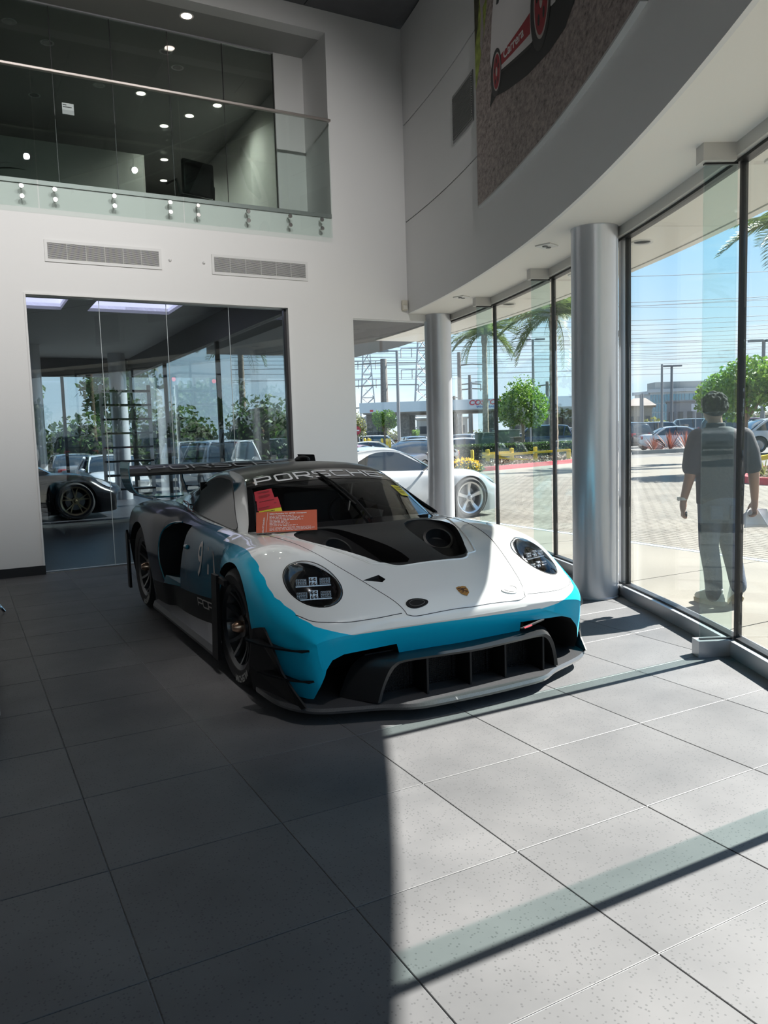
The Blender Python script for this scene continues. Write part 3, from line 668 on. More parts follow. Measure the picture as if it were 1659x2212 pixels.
def race_car():
    root = thing('race_car', 'white and blue race car with black bonnet and tall rear wing', 'race car', (CARX, CARY, 0))
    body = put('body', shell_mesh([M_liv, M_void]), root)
    # the skin before cutting carries the decals and shut lines
    skin = bvh_of(body.data)
    cuts = []
    for sg in (-1, 1):
        cuts += [xcyl(1.093, .345, .372, sg*.60, sg*1.2, M_void), xcyl(3.60, .355, .392, sg*.60, sg*1.2, M_void)]
        cuts.append(wprism([(1.12, .02), (1.47, .02), (1.44, .58), (1.30, .66), (1.10, .66)], sg*.865, sg*1.2, M_void))
        cuts.append(wprism([(2.50, .335), (2.83, .335), (2.895, .52), (2.90, .64), (2.86, .735), (2.78, .79), (2.66, .805), (2.44, .80)], sg*.70, sg*1.2, M_void))
        # deep scoops in the bonnet
        P = [(.115, .585), (.24, .570), (.300, .61), (.365, .72), (.50, .98), (.565, 1.14), (.55, 1.27), (.42, 1.34), (.25, 1.25), (.155, .95)]
        P = [(sg*a, b) for a, b in catmull(P, 3, closed=True)]
        mb = MB(); fl = lambda w, s: .555+(s-.565)*.36
        mb.prism(P, lambda w, s: (w*.96, s, fl(w, s)), lambda w, s: (w, s, 1.1)); cuts.append(mb.mesh('cutter', M_carb2))
        # lamp bowl
        mb = MB(); n = 40; vs = []
        c = Vector((HL_C.x*sg, HL_C.y, HL_C.z)); fx = lambda v: Vector((v.x*sg, v.y, v.z))
        for k, (rr, d) in enumerate(((1.0, .12), (1.0, -.02), (.82, -.07), (.45, -.095))):
            for i in range(n):
                t = 2*math.pi*i/n; vs.append(c+fx(HL_U)*.203*rr*math.cos(t)+fx(HL_V)*.127*rr*math.sin(t)+fx(HL_N)*d)
        mb.add(vs, [(k*n+i, k*n+(i+1) % n, (k+1)*n+(i+1) % n, (k+1)*n+i) for k in range(3) for i in range(n)]+[tuple(range(n)), tuple(range(4*n-1, 3*n-1, -1))])
        cuts.append(mb.mesh('cutter', mat('lamp_bowl_black', (.006, .006, .007), .12, coat=1)))
    # wide mouth under the nose
    mouth = [(-.872, .0), (-.835, .17), (-.80, .275), (-.765, .318), (-.70, .338), (-.40, .345), (-.385, .28), (.385, .28), (.40, .345), (.70, .338), (.765, .318), (.80, .275), (.835, .17), (.872, .0)]
    cuts.append(sprism(mouth, -.1, .80, M_void))
    # small duct in the bonnet
    mb = MB(); mb.prism([(-.475, .455), (-.385, .405), (-.355, .425), (-.37, .475)], lambda w, s: (w, s, .60), lambda w, s: (w, s, .75)); cuts.append(mb.mesh('cutter', M_void))
    cut(body, cuts)
    # ---- greenhouse
    for sg in (-1, 1):
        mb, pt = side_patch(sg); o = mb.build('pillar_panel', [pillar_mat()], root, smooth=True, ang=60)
        f = win_patch(sg, WIN_SZ, .003, inner=shrink(WIN_SZ, .022)); fr = f.build('window_frame', M_carb2, root, smooth=True)
        win_patch(sg, shrink(WIN_SZ, .018), .004).build('side_window', G_sidew, root, smooth=True)
    mb = MB(); mb.grid(lambda a, b: wspt(a, b*2-1), 24, 40); mb.build('windscreen', G_scr, root, smooth=True)
    # black border and sun band of the screen
    mb = MB(); sun = lambda u, v, o: wspt(u, v)+Vector((0, -.5, .86))*o
    for (u0, u1, v0, v1) in ((.76, 1.0, -1, 1), (0, .075, -1, 1), (.075, .76, -1, -.945), (.075, .76, .945, 1)):
        mb.grid(lambda a, b: sun(u0+(u1-u0)*a, v0+(v1-v0)*b, .0022), 8, 40)
    mb.build('screen_border', mat('screen_print_black', (.006, .006, .007), .15, coat=1), root, smooth=True)
    mb = ws_letters('PORSCHE', lambda x, y, o: sun(y, x, .0022+o), -.90, .90, .80, .955, .002); mb.build('screen_lettering', M_wht, root)
    mb = MB(); mb.grid(lambda a, b: roofpt(a, b*2-1), 50, 30); mb.build('roof', [M_carbon], root, smooth=True)
    mb = MB(); mb.grid(lambda a, b: roofpt(.42+.50*a, (b*2-1)*.80)+Vector((0, 0, .004)), 20, 14); mb.build('rear_window', mat('dark_glass', (.01, .011, .012), .05, coat=1), root, smooth=True)
    # roof camera fairing
    mb = MB(); mb.ball((.16, 2.75, 1.235), (.055, .10, .032)); mb.build('roof_fairing', M_carb2, root, smooth=True)
    # ---- shut lines and bonnet details
    M_seam = mat('shut_line', (.05, .05, .055), .7)
    for sg in (-1, 1):
        pts = catmull([(.0, .142), (sg*.25, .15), (sg*.36, .163), (sg*.388, .20), (sg*.47, .42), (sg*.575, .75), (sg*.655, 1.15), (sg*.70, 1.45)], 8)
        drape_tube(skin, pts, .0022).build('shut_line', M_seam, root, smooth=True)
        pts = catmull([(sg*.40, .178), (sg*.55, .198), (sg*.70, .235), (sg*.82, .305), (sg*.885, .40)], 8)
        drape_tube(skin, pts, .0022).build('shut_line', M_seam, root, smooth=True)
    def drop(w, s): h = skin.ray_cast(Vector((w, s, 2)), Vector((0, 0, -1))); return h[0], h[1]
    # bonnet latches: black recess on one side, clear cover on the other
    for sg, mm, nm in ((-1, M_carb2, 'latch'), (1, mat('clear_white_cover', (.68, .69, .67), .15, coat=1), 'latch_cover')):
        p, nrm = drop(sg*.299, .20); t = Vector((1, .08*sg, 0)); t = (t-nrm*t.dot(nrm)).normalized(); q = nrm.cross(t)
        out = [(.066*math.cos(a)*(1 if math.cos(a)*sg < 0 else .92), (.030+.006*math.cos(a)*sg)*math.sin(a)) for a in [2*math.pi*k/28 for k in range(28)]]
        mb = MB(); mb.prism(out, lambda a, b: p+t*a+q*b-nrm*.004, lambda a, b: p+t*a*.97+q*b*.97+nrm*.005); la = mb.build(nm, mm, root, smooth=True)
        mb = MB(); mb.tube([p+t*a*.66+q*b*.66+nrm*.006 for a, b in out]+[p+t*out[0][0]*.66+q*out[0][1]*.66+nrm*.006], .0016, 5); mb.build('groove', mat('groove_grey', (.10, .10, .10), .5), la)
    # crest
    p, nrm = drop(0, .215); t = Vector((1, 0, 0)); q = nrm.cross(t)*1
    sh = [(-.030, .030), (-.012, .036), (0, .033), (.012, .036), (.030, .030), (.031, .004), (.024, -.020), (0, -.040), (-.024, -.020), (-.031, .004)]
    mb = MB(); mb.prism(sh, lambda a, b: p+t*a+q*b, lambda a, b: p+t*a+q*b+nrm*.003); cr = mb.build('crest', mat('crest_gold', (.55, .30, .10), .3, metal=.8), root)
    Mk = mat('crest_dark', (.06, .02, .012), .4); i_ = 0
    for (a0, a1, b0, b1) in ((-.026, -.004, .004, .010), (-.026, -.004, .016, .022), (.004, .024, -.006, -.001), (.004, .020, -.016, -.011), (-.006, .006, -.004, .018), (.006, .026, .010, .016), (-.020, -.004, -.014, -.009)):
        mb = MB(); mb.prism([(a0, b0), (a1, b0+.002), (a1, b1+.002), (a0, b1)], lambda a, b: p+t*a+q*b+nrm*.003, lambda a, b: p+t*a+q*b+nrm*.0042); mb.build('crest_field', Mk, cr)
    # raised white lip round the carbon bonnet panel
    edge = [(.29+.40*max(0, s-.515)**.8, s) for s in (.60, .64, .70, .80, .92, 1.05, 1.2, 1.36)]; edge = [(0, .517), (.10, .517), (.20, .518), (.25, .540), (.28, .575)]+edge
    for sg in (-1, 1): drape_tube(skin, catmull([(sg*w, s) for w, s in edge], 5), .0065, 6).build('bonnet_lip', M_wpaint, root, smooth=True)
    # grille in the small bonnet duct
    mb = MB()
    for k in range(7):
        mb.tube([(-.445+.013*k, .43, .632), (-.445+.013*k, .468, .640)], .0014, 4); mb.tube([(-.44+.01*(6-k), .418+.008*k, .633+.002*k), (-.37, .418+.008*k, .633+.002*k)], .0014, 4)
    tag(mb.build('duct_mesh', M_carb2, root), None, kind='stuff')
    # round duct in the left scoop, ring and inner cone
    for sg in (-1, 1):
        c = Vector((sg*.355, 1.02, .735)); ax = Vector((-.15*sg, -.62, .77)).normalized(); e1 = Vector((1, 0, 0)); e1 = (e1-ax*e1.dot(ax)).normalized(); e2 = ax.cross(e1)
        def circ(r, d, n=36): return [c+e1*r*math.cos(2*math.pi*k/n)+e2*r*math.sin(2*math.pi*k/n)+ax*d for k in range(n)]
        mb = MB(); n = 36; vs = circ(.098, -.03)+circ(.098, .012)+circ(.082, .016)+circ(.076, .0)+circ(.055, -.035)+circ(.05, -.03)
        mb.add(vs, [(k*n+i, k*n+(i+1) % n, (k+1)*n+(i+1) % n, (k+1)*n+i) for k in range(5) for i in range(n)]+[tuple(5*n+i for i in range(n))]); mb.build('air_duct', M_carbon, root, smooth=True)
    # ---- headlamps
    M_led = mat('lamp_crystal', (.42, .43, .45), .10, metal=.9); M_in = MATS['lamp_bowl_black']
    for sg in (-1, 1):
        fx = lambda v: Vector((v.x*sg, v.y, v.z)); c = fx(HL_C); U = fx(HL_U); V = fx(HL_V); Nn = fx(HL_N); n = 44
        mb = MB(); vs = []; dd = []
        for i in range(n):
            a = 2*math.pi*i/n; p = c+U*.203*math.cos(a)+V*.127*math.sin(a); h = skin.ray_cast(p+Nn*.15, -Nn); dd.append(max(-.03, min(.03, (h[0]-p).dot(Nn))) if h[0] is not None else 0)
        for k in range(9):
            rr = math.cos(k/8*math.pi/2)
            for i in range(n):
                a = 2*math.pi*i/n; vs.append(c+U*.2025*rr*math.cos(a)+V*.1265*rr*math.sin(a)+Nn*(.002+dd[i]*rr+.026*math.sin(k/8*math.pi/2)))
        mb.add(vs, [(k*n+i, k*n+(i+1) % n, (k+1)*n+(i+1) % n, (k+1)*n+i) for k in range(8) for i in range(n)]); lens = mb.build('headlamp', G_lens, root, smooth=True)
        mb = MB(); mb.tube([c+U*.2035*math.cos(2*math.pi*k/n)+V*.1275*math.sin(2*math.pi*k/n)+Nn*(dd[k % n]+.0005) for k in range(n+1)], .003, 6); mb.build('lamp_ring', M_carb2, lens, smooth=True)
        zx = Vector((0, 0, 1)); L_ = Vector((sg*.94, .30, 0)).normalized(); F_ = Vector((sg*.30, -.94, .15)).normalized(); upv = F_.cross(L_)*sg; upv = upv if upv.z > 0 else -upv
        for row, dz in ((0, .028), (1, -.040)):
            b0 = c+Nn*-.012+upv*dz+F_*(.012 if row == 0 else .03)-Nn*.02
            for col, dx in ((0, -.062), (1, .0), (2, .062)):
                p = b0+L_*dx; hw = .027 if col != 1 else .021; hh = .016 if col != 1 else .023
                mb = MB(); mb.obox(p, L_*hw, F_*.010, upv*hh); hs = mb.build('led_module', M_led if col == 1 else mat('lamp_reflector', (.16, .165, .175), .2, metal=.9), lens)
                for a in range(4 if col != 1 else 2):
                    for bq in (-1, 1):
                        w_ = hw*.9/ (4 if col != 1 else 2)
                        mb = MB(); mb.ball(p+L_*(-hw*.9+w_*(2*a+1))+upv*bq*hh*.48+F_*.010, min(w_, hh*.45), 8, 6); mb.build('led_lens', M_led, lens, smooth=True)
            mb = MB(); mb.obox(b0-upv*.022+F_*.006, L_*.092, F_*.012, upv*.003); mb.build('led_tray', mat('lamp_chrome', (.35, .35, .37), .15, metal=1), lens)
    # ---- front mouth: lip, arched frame, dividers, meshes
    def arch(s, k=1.0, dz=0.0):
        return [(-.575*k, s, .095), (-.555*k, s-.01, .17), (-.525*k, s-.02, .245+dz), (-.49*k, s-.025, .283+dz), (-.43*k, s-.03, .298+dz), (-.2*k, s-.045, .296+dz), (0, s-.05, .292+dz), (.2*k, s-.045, .296+dz), (.43*k, s-.03, .298+dz), (.49*k, s-.025, .283+dz), (.525*k, s-.02, .245+dz), (.555*k, s-.01, .17), (.575*k, s, .095)]
    mb = MB(); A = catmull([tuple(p) for p in arch(.135)], 4); B = catmull([tuple(p) for p in arch(.32, 1.22, .0)], 4); Cc = catmull([tuple(p) for p in arch(.30, .965, -.012)], 4); D = catmull([tuple(p) for p in arch(.14, .965, -.012)], 4); n = len(A)
    mb.add(A+B+Cc+D, [(k*n+i, k*n+i+1, ((k+1) % 4)*n+i+1, ((k+1) % 4)*n+i) for k in range(4) for i in range(n-1)]+[(0, n, 2*n, 3*n), (n-1, 4*n-1, 3*n-1, 2*n-1)]); mb.build('grille_frame', M_carbon, root, smooth=True, ang=45)
    for w in (-.295, -.03, .195, .455):
        mb = MB(); mb.obox((w, .19, .19), (.006, 0, 0), (0, .075, 0), (0, 0, .10)); mb.build('grille_divider', M_carb2, root)
    for k, (w0, w1) in enumerate(((-.555, -.30), (-.29, -.035), (-.025, .19), (.20, .45), (.46, .555))):
        fine = 0 < k < 4; st = .010 if fine else .017; mb = MB(); s_ = .245; z = .098
        while z < .285: mb.beam((w0, s_, z), (w1, s_, z), .003, .003); z += st
        w = w0+st/2
        while w < w1: mb.beam((w, s_, .095), (w, s_, .285), .003, .003, (0, 1, 0)); w += st*(1.0 if not fine else 1.4)
        tag(mb.build('grille_mesh', M_carb2, root), None, kind='stuff')
        mb = MB(); mb.box(w0, w1, .30, .31, .08, .30); mb.build('radiator_core', mat('radiator_dark', (.010, .010, .011), .6, bump=(120, .5)), root)
    # tow eye slot
    p0 = Vector((.43, .168, .345)); mb = MB(); mb.tube([(.33, .158, .335), (.36, .158, .337), (.52, .193, .352), (.53, .197, .353)], [.004, .007, .006, .003], 8); sl = mb.build('tow_slot', M_carb2, root, smooth=True)
    mb = MB(); mb.tube([(.35, .149, .336), (.41, .158, .342)], .005, 8); tag(mb.build('tow_eye', mat('tow_red', (.5, .02, .04), .4), sl, smooth=True), 'red tow eye')
    # ---- splitter with upturned ends
    half = [(0, .02), (.20, .025), (.40, .045), (.55, .125), (.75, .20), (.88, .265), (.955, .36), (.99, .50), (1.0, .72)]
    out = catmull([(-w, s) for w, s in reversed(half[1:])]+half, 4); n = len(out); mb = MB(); rows = []
    def lift(w): return .012*sstep(.80, 1.0, abs(w))
    inn = [(w*.94, s+.12) for w, s in out]
    vs = [(w, s, .058+lift(w)) for w, s in out]+[(w*1.004, s-.006, .072+lift(w)) for w, s in out]+[(w, s+.004, .086+lift(w)) for w, s in out]+[(w, s, .098) for w, s in inn]+[(w*.9, max(s, .75), .10) for w, s in inn]+[(w*.9, max(s, .75), .06) for w, s in inn]
    mb.add(vs, [(k*n+i, k*n+i+1, ((k+1) % 6)*n+i+1, ((k+1) % 6)*n+i) for k in range(6) for i in range(n-1)]); mb.build('splitter', mat('splitter_carbon', (.055, .055, .058), .30, coat=.6, noise=(260, .35)), root, smooth=True, ang=40)
    for sg in (-1, 1):
        # upright skirt in front of the wheel, sweeping down into the splitter
        O = [(.70, .42), (.60, .445), (.545, .455), (.515, .44), (.45, .367), (.40, .25), (.335, .16), (.26, .10), (.30, .078), (.75, .078), (.80, .20), (.75, .40)]
        def wq(s, z): return sg*(1.0-.05*sstep(.16, .08, z)*0-.10*(1-sstep(.25, .50, s))+.008)
        mb = MB(); mb.prism(O, lambda s, z: (wq(s, z), s, z), lambda s, z: (wq(s, z)-sg*.010, s, z)); mb.build('front_skirt', M_carb2, root)
        for z0, s0, ln in ((.372, .60, .0), (.215, .54, .0)):
            # dive planes on the bumper corner
            mb = MB(); P = []
            for k in range(9):
                t = k/8; s = s0-(s0-.275)*t; h = skin.ray_cast(Vector((sg*1.6, s, z0-.02*t)), Vector((-sg, 0, 0)))
                w = abs(h[0].x) if h[0] is not None else .9; P.append((w, s, z0-.035*math.sin(t*1.5)+.012*t))
            for k, (w, s, z) in enumerate(P):
                t = k/8; e = .10*(1-t)**.6+.004
                mb.v += [(sg*(w-.02), s, z), (sg*(w+e), s-.02*(1-t), z+.020), (sg*(w+e), s-.02*(1-t), z+.030), (sg*(w-.02), s, z+.010)]
            mb.f = [(k*4+q, k*4+(q+1) % 4, k*4+4+(q+1) % 4, k*4+4+q) for k in range(8) for q in range(4)]+[(0, 1, 2, 3), (35, 34, 33, 32)]; mb.m = [0]*len(mb.f); mb.build('dive_plane', M_carb2, root)
        # fin behind the front wheel, side blade, fin behind the rear wheel
        mb = MB(); mb.prism([(1.30, .615), (1.40, .615), (1.46, .09), (1.34, .09)], lambda s, z: (sg*1.0, s, z), lambda s, z: (sg*1.022, s, z)); mb.prism([(1.30, .61), (1.18, .60), (1.18, .57), (1.31, .57)], lambda s, z: (sg*.99, s, z), lambda s, z: (sg*1.012, s, z)); mb.build('wheel_fin', M_carb2, root)
        mb = MB(); vs = []
        st = [(1.42, .085, .255), (1.6, .085, .18), (2.0, .085, .17), (2.6, .085, .16), (3.0, .085, .15), (3.17, .085, .15)]
        for s, z0, z1 in st: vs += [(sg*.86, s, z0), (sg*1.012, s, z0), (sg*1.015, s, z0+.02), (sg*1.0, s, z0+.055), (sg*.90, s, z1+.02)]
        mb.add(vs, [(k*5+q, k*5+(q+1) % 5, k*5+5+(q+1) % 5, k*5+5+q) for k in range(len(st)-1) for q in range(5)]+[(0, 1, 2, 3, 4), tuple(range(len(st)*5-1, len(st)*5-6, -1))]); mb.build('side_blade', mat('grey_side_blade', (.06, .061, .066), .4), root)
        mb = MB(); mb.prism([(3.98, .60), (4.02, .64), (4.06, .60), (4.06, .12), (3.98, .12)], lambda s, z: (sg*1.02, s, z), lambda s, z: (sg*1.04, s, z)); mb.prism([(3.9, .56), (4.0, .56), (4.0, .53), (3.9, .53)], lambda s, z: (sg*.95, s, z), lambda s, z: (sg*1.03, s, z)); mb.build('wheel_fin', M_carb2, root)
        # teal lip round the side intake
        lip = catmull([(2.66, .808), (2.78, .795), (2.862, .737), (2.902, .64), (2.897, .52), (2.85, .38), (2.83, .335)], 6); path = []
        for s, z in lip:
            h = skin.ray_cast(Vector((sg*1.6, s+.006, z)), Vector((-sg, 0, 0))); path.append(h[0] if h[0] is not None else Vector((sg*.98, s, z)))
        mb = MB(); mb.tube(path, .007, 7); mb.build('intake_lip', M_teal, root, smooth=True)
        mb = MB(); mb.prism([(2.48, .335), (2.84, .335), (2.80, .40), (2.52, .40)], lambda s, z: (sg*.72, s, z), lambda s, z: (sg*(.89+.10*sstep(2.6, 2.85, s)), s, z)); mb.build('intake_floor', M_teal, root)
        # door handle fairing
        h = skin.ray_cast(Vector((sg*1.6, 2.38, .66)), Vector((-sg, 0, 0)))[0]; mb = MB(); mb.ball((h.x+sg*.004, 2.38, .66), (.018, .055, .02)); mb.build('door_handle', M_teal, root, smooth=True)
    # ---- wheels
    for sg in (-1, 1):
        for s, z, R, c in ((1.093, .342, .342, .84), (3.60, .357, .357, .845)):
            ty = wheel_build(root, (sg*c, s, z), sg, R, .238, .30, 'race', (M_rub, M_rim, M_nut))
            if sg < 0:
                v, f = text_mesh('MICHELIN', .052, 1.0, bold=.002); mb = MB(); rr = .292
                mb.add([(-.1505, (rr+b)*math.sin(a/rr+3.5)*1.0, (rr+b)*math.cos(a/rr+3.5)) for a, b in v], f); mb.build('sidewall_lettering', mat('tyre_print', (.5, .5, .48), .6), ty)
    # ---- rear wing, end plates that wrap under, swan necks
    def foil(sp, w): return [(sp*c_, t_) for c_, t_ in ((0, 0), (.03, .020), (.25, .034), (.6, .026), (1, .0), (.6, -.002), (.25, -.012), (.04, -.010))]
    mb = MB(); nw = 12; P = []
    for k in range(nw+1):
        w = -.93+1.86*k/nw; dz = .020*(1-abs(w/.93)**2)
        for a, b in foil(.36, w): P.append((w, 4.30+a, 1.105+b+a*.24+dz*.0))
    m8 = 8; mb.add(P, [(k*m8+q, k*m8+(q+1) % m8, (k+1)*m8+(q+1) % m8, (k+1)*m8+q) for k in range(nw) for q in range(m8)]+[tuple(range(8)), tuple(range(nw*8+7, nw*8-1, -1))]); wing = mb.build('rear_wing', mat('wing_carbon', (.012, .012, .013), .35, coat=.2), root, smooth=True, ang=40)
    def wtop(x, y, o): return Vector((x, 4.30+.36*y, 1.105+.36*y*.24+.034*(1-((y-.25)/.75)**2 if y > .25 else 1)+o))
    ws_letters('PORSCHE', lambda x, y, o: wtop(x, .12+.42*y/.15, o+.003), -.74, .74, 0, .15, 0, .13).build('wing_lettering', M_wht, wing)
    for sg in (-1, 1):
        prof = [(.93, 1.23), (.94, 1.15), (.93, 1.05), (.905, .975), (.85, .925), (.76, .905), (.62, .90)]
        prof = catmull(prof, 4); mb = MB(); ins = [(w-.012*sg*0-.010, z+.006) for w, z in prof]; n = len(prof)
        def sr(i, e):   # chord of the plate, longer low down
            t = i/(n-1); return (4.28-.02*t, 4.72-.10*t)[e]
        vs = []
        for (q, off) in ((prof, 0), (ins, 1)):
            for e in (0, 1): vs += [(sg*w, sr(i, e), z) for i, (w, z) in enumerate(q)]
        mb.add(vs, [(i, i+1, n+i+1, n+i) for i in range(n-1)]+[(2*n+i, 2*n+i+1, 3*n+i+1, 3*n+i) for i in range(n-1)]+[(i, i+1, 2*n+i+1, 2*n+i) for i in range(n-1)]+[(n+i, n+i+1, 3*n+i+1, 3*n+i) for i in range(n-1)]+[(0, n, 3*n, 2*n), (n-1, 2*n-1, 4*n-1, 3*n-1)])
        mb.build('wing_end_plate', M_teal if sg < 0 else M_carb2, root, smooth=True, ang=50)
        mb = MB(); mb.prism([(4.10, .86), (4.28, .86), (4.42, 1.04), (4.44, 1.13), (4.38, 1.14), (4.34, 1.06), (4.2, .95)], lambda s, z: (sg*.42, s, z), lambda s, z: (sg*.43, s, z)); mb.build('wing_post', M_navy, root)
    mb = MB(); mb.box(-.70, .70, 4.28, 4.66, .888, .902); mb.build('lower_blade', M_teal, root)
    # ---- cockpit: dash, seat, cage, wheel
    mb = MB(); mb.grid(lambda a, b: Vector(((b*2-1)*.66, 1.50+.42*a, .845-.10*a*a+.0*b)), 8, 12); mb.build('dashboard', M_carb2, root, smooth=True)
    mb = MB(); mb.bbox(-.20, .30, 2.30, 2.62, .45, 1.02, .06); seat = mb.build('bucket_seat', mat('seat_fabric', (.02, .02, .022), .8), root, smooth=True)
    mb = MB(); mb.bbox(-.14, .24, 2.42, 2.60, .98, 1.13, .04); mb.build('headrest', MATS['seat_fabric'], seat, smooth=True)
    Mc = mat('cage_grey', (.07, .07, .075), .4)
    for path in ([(-.60, 1.74, .85), (-.53, 2.1, 1.08), (-.51, 2.5, 1.12), (-.55, 2.75, .8)], [(.60, 1.74, .85), (.53, 2.1, 1.08), (.51, 2.5, 1.12), (.55, 2.75, .8)], [(-.51, 2.5, 1.12), (.51, 2.5, 1.12)], [(-.53, 2.1, 1.08), (.53, 2.1, 1.08)], [(-.51, 2.5, 1.12), (.3, 2.9, .85)], [(.5, 2.5, 1.12), (-.3, 2.9, .85)]):
        mb = MB(); mb.tube(catmull(path, 4), .02, 8); mb.build('cage_tube', Mc, root, smooth=True)
    mb = MB(); mb.tube([(.18+.14*math.cos(a), 1.98+.03*math.sin(a), .86+.11*math.sin(a)) for a in [2*math.pi*k/24 for k in range(25)]], .014, 6); mb.build('steering_wheel', M_carb2, root, smooth=True)
    mb = MB(); mb.box(-.66, .66, 2.86, 2.88, .75, 1.09); mb.build('rear_bulkhead', M_carb2, root)
    # ---- wiper standing up the screen
    mb = MB(); P = [sun(.02+.85*k/10, .06-.16*k/10+.05*math.sin(k/10*3), .03-.010*k/10) for k in range(11)]; mb.tube(P, [.010-.005*k/10 for k in range(11)], 6); wp = mb.build('wiper', M_carb2, root, smooth=True)
    mb = MB(); mb.tube([sun(.26+.58*k/10, .035-.105*k/10, .009) for k in range(11)], .007, 5); mb.build('wiper_blade', M_carb2, wp, smooth=True)
    # ---- number and name on the flank
    def flank(sg):
        def fn(x, y, o):
            h = skin.ray_cast(Vector((sg*1.6, x, y)), Vector((-sg, 0, 0))); w = abs(h[0].x) if h[0] is not None else .9; return Vector((sg*(w+.003+o), x, y))
        return fn
    Mg = mat('warm_white_decal', (.52, .49, .47), .4)
    for sg in (-1, 1):
        fn = flank(sg)
        for k, (ch, x, y, hgt) in enumerate((('9', 2.03, .60, .34), ('1', 1.87, .61, .26), ('1', 1.755, .605, .24))):
            v, f = text_mesh(ch, hgt, .62 if ch == '9' else .8, bold=.002); mb = MB(); mb.add([fn(x-a*(1 if sg < 0 else -1), y+b, 0) for a, b in v], f); mb.build('race_number', Mg, root)
        ws_letters('PORSCHE', lambda x, y, o: fn(x, y-(2.0-x)*0, o), 2.08 if sg < 0 else 1.38, 1.38 if sg < 0 else 2.08, .285, .345, .001).build('flank_lettering', Mg, root)
    # quarter-panel hose loop
    mb = MB(); mb.tube(catmull([(-.70, 3.16, .90), (-.74, 3.10, .935), (-.735, 2.98, .925), (-.76, 2.88, .885), (-.755, 2.75, .872)], 5), .004, 6); mb.build('red_pull_cord', mat('red_cord', (.25, .02, .03), .5), root, smooth=True)
    return root
def pillar_mat():
    if 'pillar_paint' in MATS: return MATS['pillar_paint']
    m = mat('pillar_paint', (.78, .79, .78), .22, coat=1.0); nt = m.node_tree; b = nt.nodes['Principled BSDF']
    tc = nt.nodes.new('ShaderNodeTexCoord'); sp = nt.nodes.new('ShaderNodeSeparateXYZ'); nt.links.new(tc.outputs['Object'], sp.inputs[0])
    r = nt.nodes.new('ShaderNodeValToRGB'); d = nt.nodes.new('ShaderNodeMath'); d.operation = 'DIVIDE'; d.inputs[1].default_value = 5; nt.links.new(sp.outputs['Y'], d.inputs[0]); nt.links.new(d.outputs[0], r.inputs[0])
    e = r.color_ramp.elements; r.color_ramp.interpolation = 'LINEAR'
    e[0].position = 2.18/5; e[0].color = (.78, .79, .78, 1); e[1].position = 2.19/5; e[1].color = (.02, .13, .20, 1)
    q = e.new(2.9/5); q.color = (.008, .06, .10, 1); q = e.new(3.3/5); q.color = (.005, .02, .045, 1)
    nt.links.new(r.outputs[0], b.inputs['Base Color']); return m
RACE = race_car()
LAMP_W = 105.0
